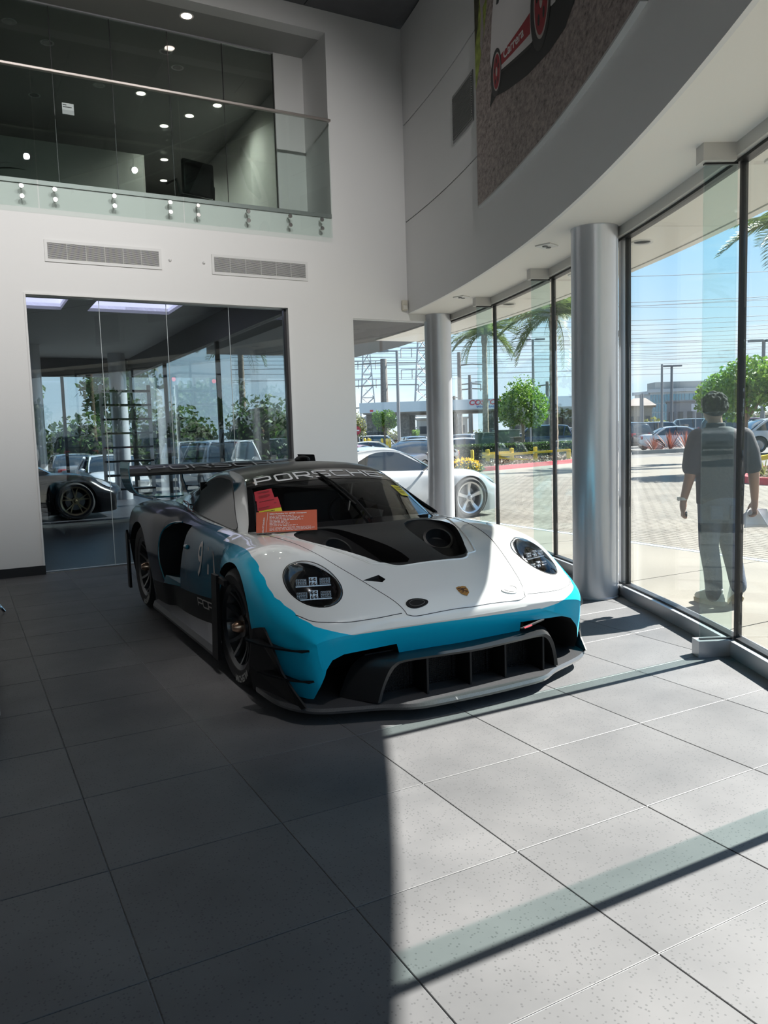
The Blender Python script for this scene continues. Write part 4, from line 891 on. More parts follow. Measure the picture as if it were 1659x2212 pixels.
# ================================================================ road sports cars
M_dglass = mat('dark_car_glass', (.012, .014, .016), .04, coat=1)
M_silverrim = mat('silver_wheel', (.62, .62, .63), .28, metal=.85)
M_goldrim = mat('bronze_wheel', (.33, .27, .16), .3, metal=.8)
M_satblk = mat('satin_black_trim', (.012, .012, .013), .4)
def road_car(label, loc, rz, paint, rimm, kind, roofm=None, cat='sports car'):
    root = thing('sports_car', label, cat, loc, rz); k = .905
    body = put('body', shell_mesh([paint, M_void], k, .22), root); skin = bvh_of(body.data); cuts = []
    for sg in (-1, 1):
        cuts += [xcyl(1.06, .34, .365, sg*.55, sg*1.2, M_void), xcyl(3.52, .345, .37, sg*.55, sg*1.2, M_void)]
        cuts.append(sprism([(sg*.42, .17), (sg*.74, .17), (sg*.74, .30), (sg*.46, .30)] if sg > 0 else [(-.74, .17), (-.42, .17), (-.46, .30), (-.74, .30)], -.1, .55, M_void))
    cut(body, cuts)
    for sg in (-1, 1):
        mb, pt = side_patch(sg); mb.v = [(x*k, y, z) for x, y, z in mb.v]; mb.build('pillar_panel', paint, root, smooth=True, ang=60)
        mb = win_patch(sg, shrink(WIN_SZ, .004), .003); mb.v = [(x*k, y, z) for x, y, z in mb.v]; mb.build('side_window', M_dglass, root, smooth=True)
        h = skin.ray_cast(Vector((sg*.66, .52, 2)), Vector((0, 0, -1))); c = h[0]; nn = h[1]
        e = Vector((0, 1, 0)); e = (e-nn*e.dot(nn)).normalized(); g = nn.cross(e); n = 28; mb = MB(); vs = [c+e*.17*math.cos(2*math.pi*i/n)*r+g*.115*math.sin(2*math.pi*i/n)*r+nn*(.03*(1-r*r)+.002) for r in (1, .8, .5, .2) for i in range(n)]
        mb.add(vs, [(q*n+i, q*n+(i+1) % n, (q+1)*n+(i+1) % n, (q+1)*n+i) for q in range(3) for i in range(n)]+[tuple(3*n+i for i in range(n))]); mb.build('headlamp', mat('clear_lamp', (.55, .57, .6), .08, metal=.6, coat=1), root, smooth=True)
        mb = MB(); mb.ball((sg*.93, 1.82, .92), (.085, .06, .055)); mb.tube([(sg*.74, 1.86, .83), (sg*.88, 1.83, .90)], .018, 6); mb.build('door_mirror', paint, root, smooth=True)
        hw = skin.ray_cast(Vector((sg*1.6, 2.45, .66)), Vector((-sg, 0, 0)))[0]; mb = MB(); mb.bbox(hw.x-.01, hw.x+.012, 2.40, 2.56, .655, .685, .006); mb.build('door_handle', paint, root, smooth=True)
        for s in (1.06, 3.52): wheel_build(root, (sg*.785, s, .342), sg, .342, .255, .26, kind, (M_rub, rimm, rimm))
        mb = MB(); mb.bbox(sg*.86-.03, sg*.86+.03, 1.5, 3.1, .10, .18, .02); mb.build('side_skirt', M_satblk, root, smooth=True)
    mb = MB(); mb.grid(lambda a, b: Vector((k, 1, 1))*0+Vector((wspt(a, b*2-1).x*k, wspt(a, b*2-1).y, wspt(a, b*2-1).z)), 16, 24); mb.build('windscreen', M_dglass, root, smooth=True)
    def rp(a, b): p = roofpt(a, b); return Vector((p.x*k, p.y, p.z))
    mb = MB(); mb.grid(lambda a, b: rp(a, b*2-1), 40, 24); mb.build('roof', roofm or paint, root, smooth=True)
    mb = MB(); mb.grid(lambda a, b: rp(.40+.38*a, (b*2-1)*.86)+Vector((0, 0, .004)), 16, 14); mb.build('rear_window', M_dglass, root, smooth=True)
    mb = MB(); mb.bbox(-.75, .75, 4.36, 4.42, .70, .735, .01); mb.build('tail_light_bar', mat('tail_red', (.25, .01, .012), .2, coat=1), root, smooth=True)
    return root
# ================================================================ things on and around the back wall
def vent(name, label, x0, x1, z0, z1):
    t = thing(name, label, 'vent', ((x0+x1)/2, YB, z0)); w = (x1-x0)/2; h = z1-z0; m = mat('vent_white', (.72, .72, .71), .45); d = .03
    mb = MB(); mb.box(-w, w, -.012, 0, 0, d); mb.box(-w, w, -.012, 0, h-d, h); mb.box(-w, -w+d, -.012, 0, d, h-d); mb.box(w-d, w, -.012, 0, d, h-d); mb.build('frame', m, t)
    mb = MB(); mb.box(-w+d, w-d, -.003, .0, d, h-d); mb.build('dark_back', mat('vent_void', (.012, .012, .012), .8), t)
    n = 17; st = (h-2*d)/n; s = MB(); s.add([(-w+d, -.011, 0), (w-d, -.011, 0), (w-d, -.003, st*.55), (-w+d, -.003, st*.55), (-w+d, -.010, -.0016), (w-d, -.010, -.0016)], [(0, 1, 2, 3), (0, 4, 5, 1)]); me = s.mesh('slat', m)
    for i in range(n): put('slat', me, t, (0, 0, d+st*(i+.2)))
    for k in range(1, 6): mb = MB(); x = -w+d+(2*w-2*d)*k/6; mb.box(x-.002, x+.002, -.011, -.003, d, h-d); mb.build('stay', m, t)
vent('wall_vent', 'long white louvred vent on the back wall, left one', .97, 2.209, 3.375, 3.605)
vent('wall_vent', 'long white louvred vent on the back wall, right one', 2.793, 4.018, 3.365, 3.597)
for x, nm in ((2.305, 'left'), (2.70, 'right')):
    mb = MB(); mb.lathe([(.018, 0), (.018, -.008), (.008, -.02), (0, -.022)], (x, YB, 3.49), 'y', 16); tag(mb.build('wall_stud', MATS['vent_white'], smooth=True), 'tiny round white stud between the wall vents, %s one' % nm, 'stud')
t = thing('motion_sensor', 'small white motion sensor on the wall by the corner', 'sensor', (5.40, YB, 3.065))
mb = MB(); mb.bbox(-.042, .042, -.045, 0, 0, .135, .012); mb.build('case', mat('sensor_cream', (.66, .62, .52), .4), t, smooth=True); mb = MB(); mb.bbox(-.034, .034, -.052, -.04, .012, .07, .01); mb.build('lens', mat('sensor_lens', (.75, .73, .66), .25), t, smooth=True)
for i, (x, y) in enumerate(((4.682, 5.518), (5.423, 7.939))):
    t = thing('soffit_light', 'small square white fitting in the soffit, '+('near the big column' if i == 0 else 'near the small column'), 'light fitting', (x, y, ZS)); t.rotation_euler = (0, 0, math.radians(20))
    mb = MB(); mb.bbox(-.075, .075, -.075, .075, -.012, .0, .004); mb.build('plate', mat('lamp_trim_white', (.75, .75, .73), .4), t)
    for dx in (-.03, .03): mb = MB(); mb.lathe([(.024, -.013), (.022, -.020), (.0, -.022)], (dx, 0, 0), 'z', 16); mb.build('lamp_eye', mat('lamp_eye_grey', (.15, .15, .15), .3), t, smooth=True)
# ---- balcony glass, buttons, rail, ledge
mb = MB(); mb.box(-5.4, 4.372, YB-.02, YB+.2, 4.165, 4.21); struct(mb.build('trim_6', mat('ledge_grey', (.30, .30, .30), .45, metal=.4)), 'grey metal ledge of the balcony')
px = [-2.13, -.597, .941, 2.478, 4.352]
for i, (a, b) in enumerate(zip(px, px[1:])):
    nm = ['far left end of the balcony', 'left of the balcony joint', 'middle of the balcony', 'right end of the balcony'][i]
    t = thing('balustrade_panel', 'frameless glass balustrade panel, '+nm, 'glass panel', ((a+b)/2, YB-.08, 3.905)); w = (b-a)/2
    mb = MB(); mb.box(-w+.006, w-.006, -.006, .006, 0, 1.398); mb.build('pane', G_bal, t)
    bx = {0: [-1.9, -1.3, -.75], 1: [-.43, .17, .782], 2: [1.105, 1.711, 2.321], 3: [2.641, 3.244, 3.778, 4.203]}[i]
    for x in bx:
        for z in (4.111, 4.006):
            mb = MB(); c = (x-(a+b)/2, 0, z-3.905); mb.lathe([(0, -.022), (.022, -.022), (.026, -.016), (.026, -.007), (.009, -.006), (.009, .079), (0, .079)], c, 'y', 20); mb.build('standoff', M_steel, t, smooth=True)
mb = MB(); mb.bbox(-2.3, 4.365, YB-.105, YB-.055, 5.305, 5.335, .006); tag(mb.build('handrail', mat('rail_steel', (.50, .45, .42), .3, metal=.8)), 'brushed metal handrail along the top of the balcony glass', 'handrail')
# ---- upper room behind the balcony
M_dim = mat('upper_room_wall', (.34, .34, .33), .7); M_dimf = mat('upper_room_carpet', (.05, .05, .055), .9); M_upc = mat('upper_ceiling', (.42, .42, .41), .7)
mb = MB(); mb.box(-5.4, 4.6, YB+.2, 17, 4.10, 4.19); struct(mb.build('floor_upper', M_dimf), 'dark floor of the upper room')
mb = MB(); mb.box(-5.4, 4.6, YB+.2, 17, 6.40, 6.5); struct(mb.build('ceiling_upper', M_upc), 'grey ceiling of the upper room')
mb = MB(); mb.box(4.375, 4.58, YB+.2, 17, 4.19, 6.40); struct(mb.build('wall_upper_right', M_wall), 'side wall of the balcony niche')
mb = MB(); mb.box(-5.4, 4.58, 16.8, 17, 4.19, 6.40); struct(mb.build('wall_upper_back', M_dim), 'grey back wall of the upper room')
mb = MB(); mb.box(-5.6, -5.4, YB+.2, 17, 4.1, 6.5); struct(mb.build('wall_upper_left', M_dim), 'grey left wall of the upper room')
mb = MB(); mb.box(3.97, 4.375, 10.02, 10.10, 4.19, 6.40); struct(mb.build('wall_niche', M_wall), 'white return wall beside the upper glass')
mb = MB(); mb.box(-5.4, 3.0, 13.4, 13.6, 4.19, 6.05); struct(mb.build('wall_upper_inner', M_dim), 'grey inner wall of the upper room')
jx = [-2.1, -1.43, -.76, -.085, .59, 1.265, 1.929, 2.605, 3.288, 3.963]
for i, (a, b) in enumerate(zip(jx, jx[1:])):
    mb = MB(); mb.box(a+.004, b-.004, 10.04, 10.052, 4.20, 6.385); o = struct(mb.build('window_%d' % (40+i), G_dark), 'dark tinted pane of the upper office partition')
    mb = MB(); mb.box(b-.004, b+.004, 10.04, 10.052, 4.2, 6.385); mb.build('seal', M_blk, o)
mb = MB(); mb.box(-2.1, 3.97, 10.02, 10.07, 6.385, 6.40); struct(mb.build('trim_7', M_alu), 'slim head channel of the upper partition')
M_lamp = mat('lamp_glow', (.9, .85, .8), .4, emit=(1.0, .82, .72, 9.0)); M_cone = mat('lamp_cone', (.55, .55, .54), .25, metal=.6)
lights = [(2.744, 9.62, 1), (.901, 10.611, 0), (1.346, 10.961, 0), (2.721, 10.576, 0), (2.963, 10.948, 0), (2.685, 11.95, 1), (3.793, 11.903, 1), (3.515, 12.446, 1), (3.253, 12.997, 1), (1.333, 12.622, 0), (2.107, 11.919, 0), (3.6, 14.5, 1), (3.3, 15.2, 1), (3.85, 15.64, 1)]
for i, (x, y, on) in enumerate(lights):
    t = thing('downlight', 'round recessed ceiling downlight over the balcony edge' if i == 0 else ('lit' if on else 'unlit')+' round downlight in the upper room ceiling', 'downlight', (x, y, 6.40), 0, None if i == 0 else 'upper room downlights '+('lit' if on else 'unlit'))
    mb = MB(); mb.lathe([(.062, .0), (.082, -.004), (.085, .0), (.062, .002)], n=24, close=True); mb.build('trim_ring', MATS['lamp_trim_white'], t, smooth=True)
    mb = MB(); mb.lathe([(0, -.0015), (.061, -.0015), (.061, .0), (0, .0)], n=24); mb.build('lamp_face', M_lamp if on else M_cone, t)
    if on and i in (5, 6, 8, 11):
        l = bpy.data.lights.new('downlight_glow', 'SPOT'); l.energy = 55; l.spot_size = 2.6; l.spot_blend = 1; l.shadow_soft_size = .06; l.color = (1, .9, .82); o = bpy.data.objects.new('downlight_glow', l); COL.objects.link(o); o.parent = t; o.location = (0, 0, -.02)
# soft spots grazing the inner wall
for x, y in ((3.9, 11.4), (3.9, 12.6)):
    l = bpy.data.lights.new('wall_washer', 'SPOT'); l.energy = 14; l.spot_size = 1.0; l.spot_blend = .6; l.color = (1, .78, .68); o = bpy.data.objects.new('wall_washer', l); COL.objects.link(o); o.location = (x, y, 6.36); o.rotation_euler = (0, math.radians(18), 0); l.shadow_soft_size = .04
# unseen ceiling spots: added to brighten the back wall, others above the race car
def spot_lamp(label, p, aimed, W_, size=1.9, grp='ceiling track lamps'):
    p = Vector(p); a = Vector(aimed); q = (a-p).to_track_quat('-Z', 'Y'); t = thing('unseen_ceiling_lamp', label, 'lamp', p, 0, grp); M4 = q.to_matrix()
    mb = MB(); mb.lathe([(0, .20), (.05, .20), (.058, .0), (.05, .0), (.045, .03), (0, .03)], n=18); mb.v = [tuple(M4 @ Vector(v)) for v in mb.v]; mb.build('head', M_satblk, t, smooth=True)
    mb = MB(); mb.tube([M4 @ Vector((0, 0, .15)), Vector((0, 0, ZC-p.z))], .012, 6); mb.build('stem', M_satblk, t)
    l = bpy.data.lights.new('unseen_lamp_light', 'SPOT'); l.energy = W_; l.spot_size = size; l.spot_blend = .9; l.shadow_soft_size = .045; l.color = (1, .975, .96); o = bpy.data.objects.new('unseen_lamp_light', l); COL.objects.link(o); o.parent = t; o.rotation_euler = q.to_euler(); o.location = M4 @ Vector((0, 0, -.02))
for x in (-4, -2.2, -.4, 1.4, 3.2): spot_lamp('unseen ceiling lamp added to brighten the back wall', (x, 3.3, 6.35), (x, YB, 3.7), LAMP_W*2.2, 1.05)
for i, (x, y) in enumerate(((1.1, 2.9), (2.4, 2.6), (3.3, 3.6), (1.0, 4.6), (2.6, 5.2))): spot_lamp('black track lamp on the ceiling aimed down at the race car', (x, y-1.2, 6.35), (x*.5+1.1, y*.6+1.9, .7), LAMP_W*1.3, .36)
# notice on the glass
t = thing('notice', 'small white notice stuck on the upper glass', 'notice', (1.411, 10.03, 5.22))
mb = MB(); mb.box(-.064, .064, -.002, 0, 0, .125); mb.build('sheet', mat('paper_white', (.7, .71, .72), .6), t)
mb = MB(); mb.box(-.064, .064, -.003, -.002, .0, .05); mb.build('lower_band', mat('paper_silver', (.5, .51, .53), .5), t)
for x0, x1, z in ((-.056, -.016, .098), (-.056, .040, .076)):
    mb = MB(); mb.box(x0, x1, -.0032, -.003, z, z+.010); mb.build('printed_line', M_blk, t)
# office chair and desk screen behind the glass
t = thing('office_chair', 'black office chair behind the upper glass', 'chair', (3.1, 10.75, 4.19), .3)
mb = MB(); mb.bbox(-.24, .24, -.05, .03, .50, .95, .03); mb.build('backrest', M_satblk, t, smooth=True); mb = MB(); mb.bbox(-.25, .25, -.02, .48, .42, .50, .03); mb.build('seat', M_satblk, t, smooth=True)
mb = MB(); mb.tube([(0, .22, .42), (0, .22, .1)], .03, 10); mb.build('post', M_satblk, t)
for k in range(5): a = k*2*math.pi/5; mb = MB(); mb.tube([(0, .22, .1), (.28*math.cos(a), .22+.28*math.sin(a), .04)], .018, 6); mb.build('leg', M_satblk, t)
for sg in (-1, 1): mb = MB(); mb.tube([(sg*.26, .02, .5), (sg*.29, .05, .68), (sg*.29, .30, .68)], .015, 6); mb.build('armrest', M_satblk, t)
t = thing('wall_screen', 'dark wall screen in the upper room', 'screen', (2.25, 13.38, 4.85))
mb = MB(); mb.bbox(-.45, .45, -.04, 0, 0, .5, .01); mb.build('bezel', M_satblk, t); mb = MB(); mb.box(-.42, .42, -.045, -.04, .03, .47); mb.build('panel', mat('screen_green', (.01, .05, .045), .15), t)
def leafy(root, n, L, w, m, seed, base=(0, 0, 0), up=.8, droop=.5):
    rnd = random.Random(seed)
    for i in range(n):
        a = rnd.uniform(0, 6.283); l = L*rnd.uniform(.7, 1.1); e = rnd.uniform(.3, up+.4); mb = MB(); vs = []
        for k in range(7):
            t = k/6; r = l*t*math.cos(e)*(1+.2*t); z = l*t*math.sin(e)-droop*l*t*t*.6; ww = w*math.sin(math.pi*min(1, t*.92+.06))
            p = Vector((r*math.cos(a), r*math.sin(a), z))+Vector(base); s = Vector((-math.sin(a), math.cos(a), 0))*ww
            vs += [p+s, p+Vector((0, 0, -.15*ww)), p-s]
        mb.add(vs, [(k*3+q, k*3+q+1, k*3+q+4, k*3+q+3) for k in range(6) for q in range(2)]); mb.build('leaf', m, root, smooth=True)
M_leafd = mat('dark_leaf', (.012, .03, .012), .45); M_pot = mat('dark_pot', (.03, .03, .032), .5)
t = thing('potted_plant', 'dark leafy plant peeping over the balcony ledge', 'plant', (.45, 9.75, 4.19)); mb = MB(); mb.lathe([(0, 0), (.10, 0), (.13, .22), (.115, .22), (.10, .18), (0, .18)], n=20); mb.build('pot', M_pot, t, smooth=True); leafy(t, 12, .42, .03, M_leafd, 3, (0, 0, .18))
# ================================================================ mural on the curved wall
def aL(L): return -9.64-L/RF*57.2958
def mural():
    t = thing('wall_mural', 'huge photo mural of a white vintage car on a gravel road', 'mural'); L0, L1, Z0, Z1 = 2.697, 6.485, 3.685, 6.62
    mb = MB(); ring(mb, RF-.045, RF, Z0-.015, Z1+.01, aL(L0-.012), aL(L1+.012), 40); mb.build('backing', mat('mural_edge', (.62, .63, .62), .5), t, smooth=True)
    def gravel():
        m = bpy.data.materials.new('printed_gravel'); m.use_nodes = True; nt = m.node_tree; b = nt.nodes['Principled BSDF']; N = nt.nodes.new; L = nt.links.new
        g = N('ShaderNodeNewGeometry'); n = N('ShaderNodeTexNoise'); n.inputs['Scale'].default_value = 15; n.inputs['Detail'].default_value = 9; n.inputs['Roughness'].default_value = .75
        mp = N('ShaderNodeMapping'); mp.inputs['Scale'].default_value = (1, 1, 1.8); L(g.outputs['Position'], mp.inputs[0]); L(mp.outputs[0], n.inputs['Vector'])
        r = N('ShaderNodeValToRGB'); e = r.color_ramp.elements; e[0].position = .33; e[0].color = (.07, .055, .05, 1); e[1].position = .64; e[1].color = (.50, .415, .385, 1); q = e.new(.46); q.color = (.29, .235, .215, 1)
        L(n.outputs['Fac'], r.inputs[0]); L(r.outputs[0], b.inputs['Base Color']); b.inputs['Roughness'].default_value = .6; return m
    def patch(name, poly, m, off, label=None, st=.08):
        mb = MB(); l0 = min(p[0] for p in poly); l1 = max(p[0] for p in poly); x = math.floor(l0/st)*st
        while x < l1:
            c = clip_poly(clip_poly(poly, (x, 99), (x, -99)), (x+st, -99), (x+st, 99))
            if len(c) > 2: mb.add([(*pol(RF-.046-off, aL(a)), b) for a, b in c], [tuple(range(len(c)))])
            x += st
        o = mb.build(name, m, t)
        if label: o['label'] = label
        return o
    cl = lambda P: [(min(max(a, L0), L1), min(max(b, Z0), Z1)) for a, b in P]
    patch('gravel_road', [(L0, Z0), (L1, Z0), (L1, Z1), (L0, Z1)], gravel(), .001)
    patch('grass', cl([(L0, 4.80), (2.78, 4.92), (2.98, 5.20), (3.10, 5.50), (3.2, 6.0), (3.3, 6.62), (L0, 6.62)]), mat('printed_grass', (.30, .36, .07), .6, noise=(14, .45)), .002)
    patch('trees', cl([(L0, 5.18), (2.80, 5.38), (2.86, 5.62), (3.0, 5.9), (3.1, 6.62), (L0, 6.62)]), mat('printed_trees', (.055, .05, .02), .6, noise=(18, .6)), .003)
    patch('path', [(2.86, 5.16), (2.90, 5.42), (2.86, 5.62), (2.98, 5.72), (3.12, 5.92), (3.2, 5.98), (3.16, 5.7), (3.10, 5.50), (2.96, 5.45), (2.98, 5.22), (2.90, 5.05)], mat('printed_path', (.36, .31, .30), .6, noise=(9, .15)), .004)
    patch('shadow', [(3.12, 4.47), (3.30, 4.50), (3.62, 4.42), (4.2, 4.30), (4.75, 4.23), (5.1, 4.22), (5.35, 4.30), (5.65, 4.42), (5.9, 4.62), (5.9, 4.9), (4.6, 4.9), (3.3, 4.8)], mat('printed_shadow', (.012, .012, .012), .6), .004)
    W_ = mat('printed_white', (.74, .71, .70), .5)
    patch('car_body', [(3.20, 5.06), (3.17, 4.95), (3.16, 4.86), (3.20, 4.78), (3.46, 4.66), (4.30, 4.50), (4.70, 4.52), (4.95, 4.56), (5.15, 4.62), (5.4, 4.95), (5.4, 5.6), (4.8, 6.2), (3.9, 6.3), (3.45, 5.75), (3.30, 5.40), (3.22, 5.2)], W_, .005)
    patch('car_window', [(3.36, 5.27), (3.43, 5.25), (3.72, 5.50), (3.9, 5.95), (3.85, 6.2), (3.55, 5.75)], mat('printed_glass', (.03, .035, .035), .4), .006)
    R_ = mat('printed_red', (.35, .02, .03), .5)
    patch('side_stripe', [(3.44, 4.70), (3.45, 4.79), (4.28, 4.74), (4.28, 4.58)], R_, .006)
    v, f = text_mesh('Carrera', .19, 1.0, bold=.004); mb = MB(); mb.add([(*pol(RF-.046-.0075, aL(3.83+a*.92)), 4.715-.045*(a/.4)+b*.62) for a, b in v], f); mb.build('side_script', W_, t)
    patch('sill_line', [(3.46, 4.635), (3.46, 4.65), (4.30, 4.50), (4.30, 4.47)], mat('printed_dark', (.02, .02, .02), .5), .007)
    def disc(name, c, rx, rz, m, off, n=28): return patch(name, [(c[0]+rx*math.cos(2*math.pi*k/n), c[1]+rz*math.sin(2*math.pi*k/n)) for k in range(n)], m, off, st=.05)
    for c, r in (((3.335, 4.695), (.155, .205)), ((4.55, 4.70), (.26, .36))):
        disc('tyre', c, r[0], r[1], MATS['printed_dark'], .007); disc('wheel_rim', (c[0]+.02, c[1]), r[0]*.72, r[1]*.80, mat('printed_silver', (.5, .45, .42), .4), .008); disc('wheel_face', (c[0]+.02, c[1]), r[0]*.64, r[1]*.72, R_, .009); disc('hub_cap', (c[0]+.02, c[1]), r[0]*.16, r[1]*.2, MATS['printed_silver'], .010)
        for k in range(5): a = 2*math.pi*k/5+.3; disc('wheel_slot', (c[0]+.02+r[0]*.40*math.cos(a), c[1]+r[1]*.45*math.sin(a)), r[0]*.10, r[1]*.12, MATS['printed_dark'], .0105, 12)
    patch('front_corner', [(4.80, 4.52), (4.78, 4.75), (4.86, 4.95), (5.2, 4.95), (5.15, 4.62), (4.9, 4.5)], W_, .0075)
    return t
mural()
# wall vent on the curve
t = thing('curved_wall_vent', 'upright louvred vent in the curved wall left of the mural', 'vent'); a0, a1 = aL(1.845), aL(2.465)
mb = MB(); ring(mb, RF-.010, RF+.001, 4.60, 5.10, a0+.06, a1-.06, 6); mb.build('frame', mat('vent_grey', (.30, .30, .295), .5), t)
mb = MB(); ring(mb, RF-.012, RF-.0101, 4.63, 5.07, a0, a1, 6); mb.build('dark_back', MATS['vent_void'], t)
for k in range(26): mb = MB(); z = 4.632+k*.0169; ring(mb, RF-.022, RF-.012, z, z+.007, a0, a1, 4); mb.build('slat', mat('vent_slat_grey', (.22, .22, .215), .5), t)
# box hung on the curved wall past the mural
t = thing('hanging_display', 'pale metal corner of a display box hung on the curved wall', 'display'); mb = MB(); ring(mb, RF-.13, RF-.03, 3.35, 3.95, aL(7.22), aL(7.95), 6); mb.build('housing', mat('display_metal', (.42, .43, .40), .45, noise=(8, .25)), t)
mb = MB(); ring(mb, RF-.136, RF-.13, 3.39, 3.93, aL(7.25), aL(7.92), 6); mb.build('picture', mat('display_picture', (.10, .06, .06), .4, noise=(6, .5)), t); mb = MB(); ring(mb, RF-.03, RF, 3.5, 3.8, aL(7.4), aL(7.7), 4); mb.build('bracket', M_satblk, t)
# ================================================================ neighbouring showroom behind the wide opening
M_fl2 = mat('dark_floor_next_room', (.035, .036, .042), .35, noise=(3, .15)); M_cl2 = mat('pale_ceiling_next_room', (.45, .45, .45), .7)
mb = MB(); mb.box(-3.2, 4.1, YB+.2, 21.2, -.1, -.004); struct(mb.build('floor_next_room', M_fl2), 'dark floor of the neighbouring showroom')
mb = MB(); mb.box(-3.2, 4.1, YB+.2, 12.4, 3.55, 3.65); mb.box(-3.2, 4.1, 13.6, 21.2, 3.55, 3.65); mb.box(-3.2, .3, 12.4, 13.6, 3.55, 3.65); mb.box(1.6, 2.0, 12.4, 13.6, 3.55, 3.65); mb.box(3.3, 4.1, 12.4, 13.6, 3.55, 3.65); cn = struct(mb.build('ceiling_next_room', M_cl2), 'pale ceiling of the neighbouring showroom')
for x0, x1 in ((.3, 1.6), (2.0, 3.3)):
    mb = MB(); mb.box(x0, x1, 12.4, 13.6, 3.85, 3.9); mb.box(x0-.02, x0, 12.4, 13.6, 3.6, 3.9); mb.box(x1, x1+.02, 12.4, 13.6, 3.6, 3.9); mb.box(x0, x1, 13.6, 13.62, 3.6, 3.9); mb.box(x0, x1, 12.38, 12.4, 3.6, 3.9); mb.build('skylight_glow_coffer', mat('skylight_glow_coffer', (.6, .6, .65), .6, emit=(.70, .68, .95, .55)), cn)  # glow put in to stand for daylight from the skylights
mb = MB(); mb.box(-3.4, -3.2, YB+.2, 21.2, 0, 4.1); struct(mb.build('wall_next_left', M_wall), 'left wall of the neighbouring showroom')
for i, (a, b) in enumerate(((-3.2, -1.2), (-1.2, .6), (.6, 2.4), (2.4, 4.1))):
    mb = MB(); mb.box(a+.03, b-.03, 21.1, 21.112, .1, 3.1); o = struct(mb.build('window_%d' % (60+i), G_part), 'far pane of the neighbouring showroom'); mb = MB(); mb.box(b-.035, b+.035, 21.06, 21.15, 0, 3.1); mb.build('mullion', M_satblk, o)
mb = MB(); mb.box(-3.2, 4.1, 21.0, 21.2, 3.1, 3.6); mb.box(-3.2, 4.1, 21.0, 21.2, 0, .1); struct(mb.build('trim_8', mat('dark_beam', (.10, .10, .105), .6)), 'dark beam over the far windows')
for i, (a, b) in enumerate(((9.5, 13.4), (13.4, 17.3), (17.3, 21.1))):
    mb = MB(); mb.box(4.05, 4.062, a+.03, b-.03, .1, 3.1); o = struct(mb.build('window_%d' % (70+i), G_part), 'side pane of the neighbouring showroom'); mb = MB(); mb.box(4.02, 4.09, b-.035, b+.035, 0, 3.1); mb.build('mullion', M_satblk, o)
mb = MB(); mb.box(4.0, 4.12, YB+.2, 21.2, 3.1, 3.6); mb.box(4.0, 4.12, YB+.2, 21.2, 0, .1); struct(mb.build('trim_9', MATS['dark_beam']), 'dark beam over the side windows')
mb = MB(); mb.box(-3.2, 4.0, 14.55, 20.9, 0, .05); o = struct(mb.build('floor_platform', M_fl2), 'low platform in the neighbouring showroom'); mb = MB(); mb.box(-3.2, 4.0, 14.53, 14.55, 0, .053); mb.build('edge_strip', M_steel, o)
for i, (x, y) in enumerate(((1.5, 18.5), (3.5, 19.8))):
    mb = MB(); mb.lathe([(.2, .05), (.2, 3.55)], (0, 0, 0), 'z', 32); tag(mb.build('column', M_col, smooth=True, loc=(x, y, 0)), 'round grey column in the neighbouring showroom, '+('behind the black car' if i == 0 else 'by the far windows'), 'column')
M_carblk = mat('gloss_black_paint', (.005, .005, .006), .25, coat=.25, spec=.25)
road_car('glossy black sports car with bronze wheels in the next showroom', (2.87, 15.98, .05), math.pi/2, M_carblk, M_goldrim, 'ten')
# slatted display stands by the far glass
for i, (x, y, w) in enumerate(((3.25, 17.6, 1.0),)):
    t = thing('slatted_stand', 'white-posted stand with dark horizontal slats in the next showroom', 'display stand', (x, y, .05))
    for sg in (-1, 1): mb = MB(); mb.box(sg*w/2-.035, sg*w/2+.035, -.03, .03, 0, 2.6); mb.build('post', M_wall, t)
    for k in range(8): mb = MB(); mb.box(-w/2, w/2, -.16, .16, .35+k*.30, .39+k*.30); mb.build('shelf', M_satblk, t)
# ================================================================ placards in the windscreen of the race car
def wsw(u, v, o):
    p = wspt(u, v)+Vector((0, -.5, .86))*o; return Vector((p.x+CARX, p.y+CARY, p.z))
M_redp = mat('red_card', (.42, .015, .03), .5); M_yel = mat('yellow_card', (.62, .55, .02), .5); M_or = mat('orange_card', (.62, .12, .055), .5); M_ink = mat('dark_ink', (.08, .01, .01), .6); M_wink = mat('white_ink', (.85, .8, .78), .6)
def ticks(t, S, rows, m, seed):
    """rows of tiny illegible print: short broken strokes"""
    rnd = random.Random(seed)
    for x0, x1, y, h in rows:
        mb = MB(); x = x0
        while x < x1:
            w = rnd.uniform(.02, .07); x2 = min(x1, x+w); mb.add([S(x, y, .0026), S(x2, y, .0026), S(x2, y+h, .0026), S(x, y+h, .0026)], [(0, 1, 2, 3)]); x = x2+rnd.uniform(.008, .018)
        tag(mb.build('fine_print', m, t), None, kind='stuff')
def card(name, label, u0, u1, v0, v1, m, o, rows, ink, seed):
    t = thing(name, label, 'card')
    def S(x, y, oo): return wsw(u0+(u1-u0)*y, v0+(v1-v0)*x, o+oo)
    mb = MB(); mb.grid(lambda a, b: S(a, b, 0), 6, 6); mb.build('card', m, t); ticks(t, S, rows, ink, seed)
card('red_card', 'red notice card taped inside the race car windscreen, upper one', .52, .68, -.93, -.735, M_redp, .006, [(.15, .85, .78, .03), (.18, .8, .70, .03), (.5, .75, .62, .025), (.2, .8, .40, .03), (.18, .82, .32, .03), (.22, .78, .24, .03), (.2, .7, .16, .025)], M_ink, 1)
card('red_card', 'red notice card taped inside the race car windscreen, lower one', .35, .52, -.92, -.70, M_redp, .007, [(.12, .8, .78, .05), (.75, .85, .45, .04), (.05, .55, .22, .035), (.05, .5, .10, .03)], M_ink, 2)
card('yellow_card', 'yellow card low in the windscreen behind the orange placard', .17, .355, -.91, -.70, M_yel, .005, [(.12, .7, .78, .05), (.12, .6, .45, .04), (.15, .55, .36, .04)], M_ink, 3)
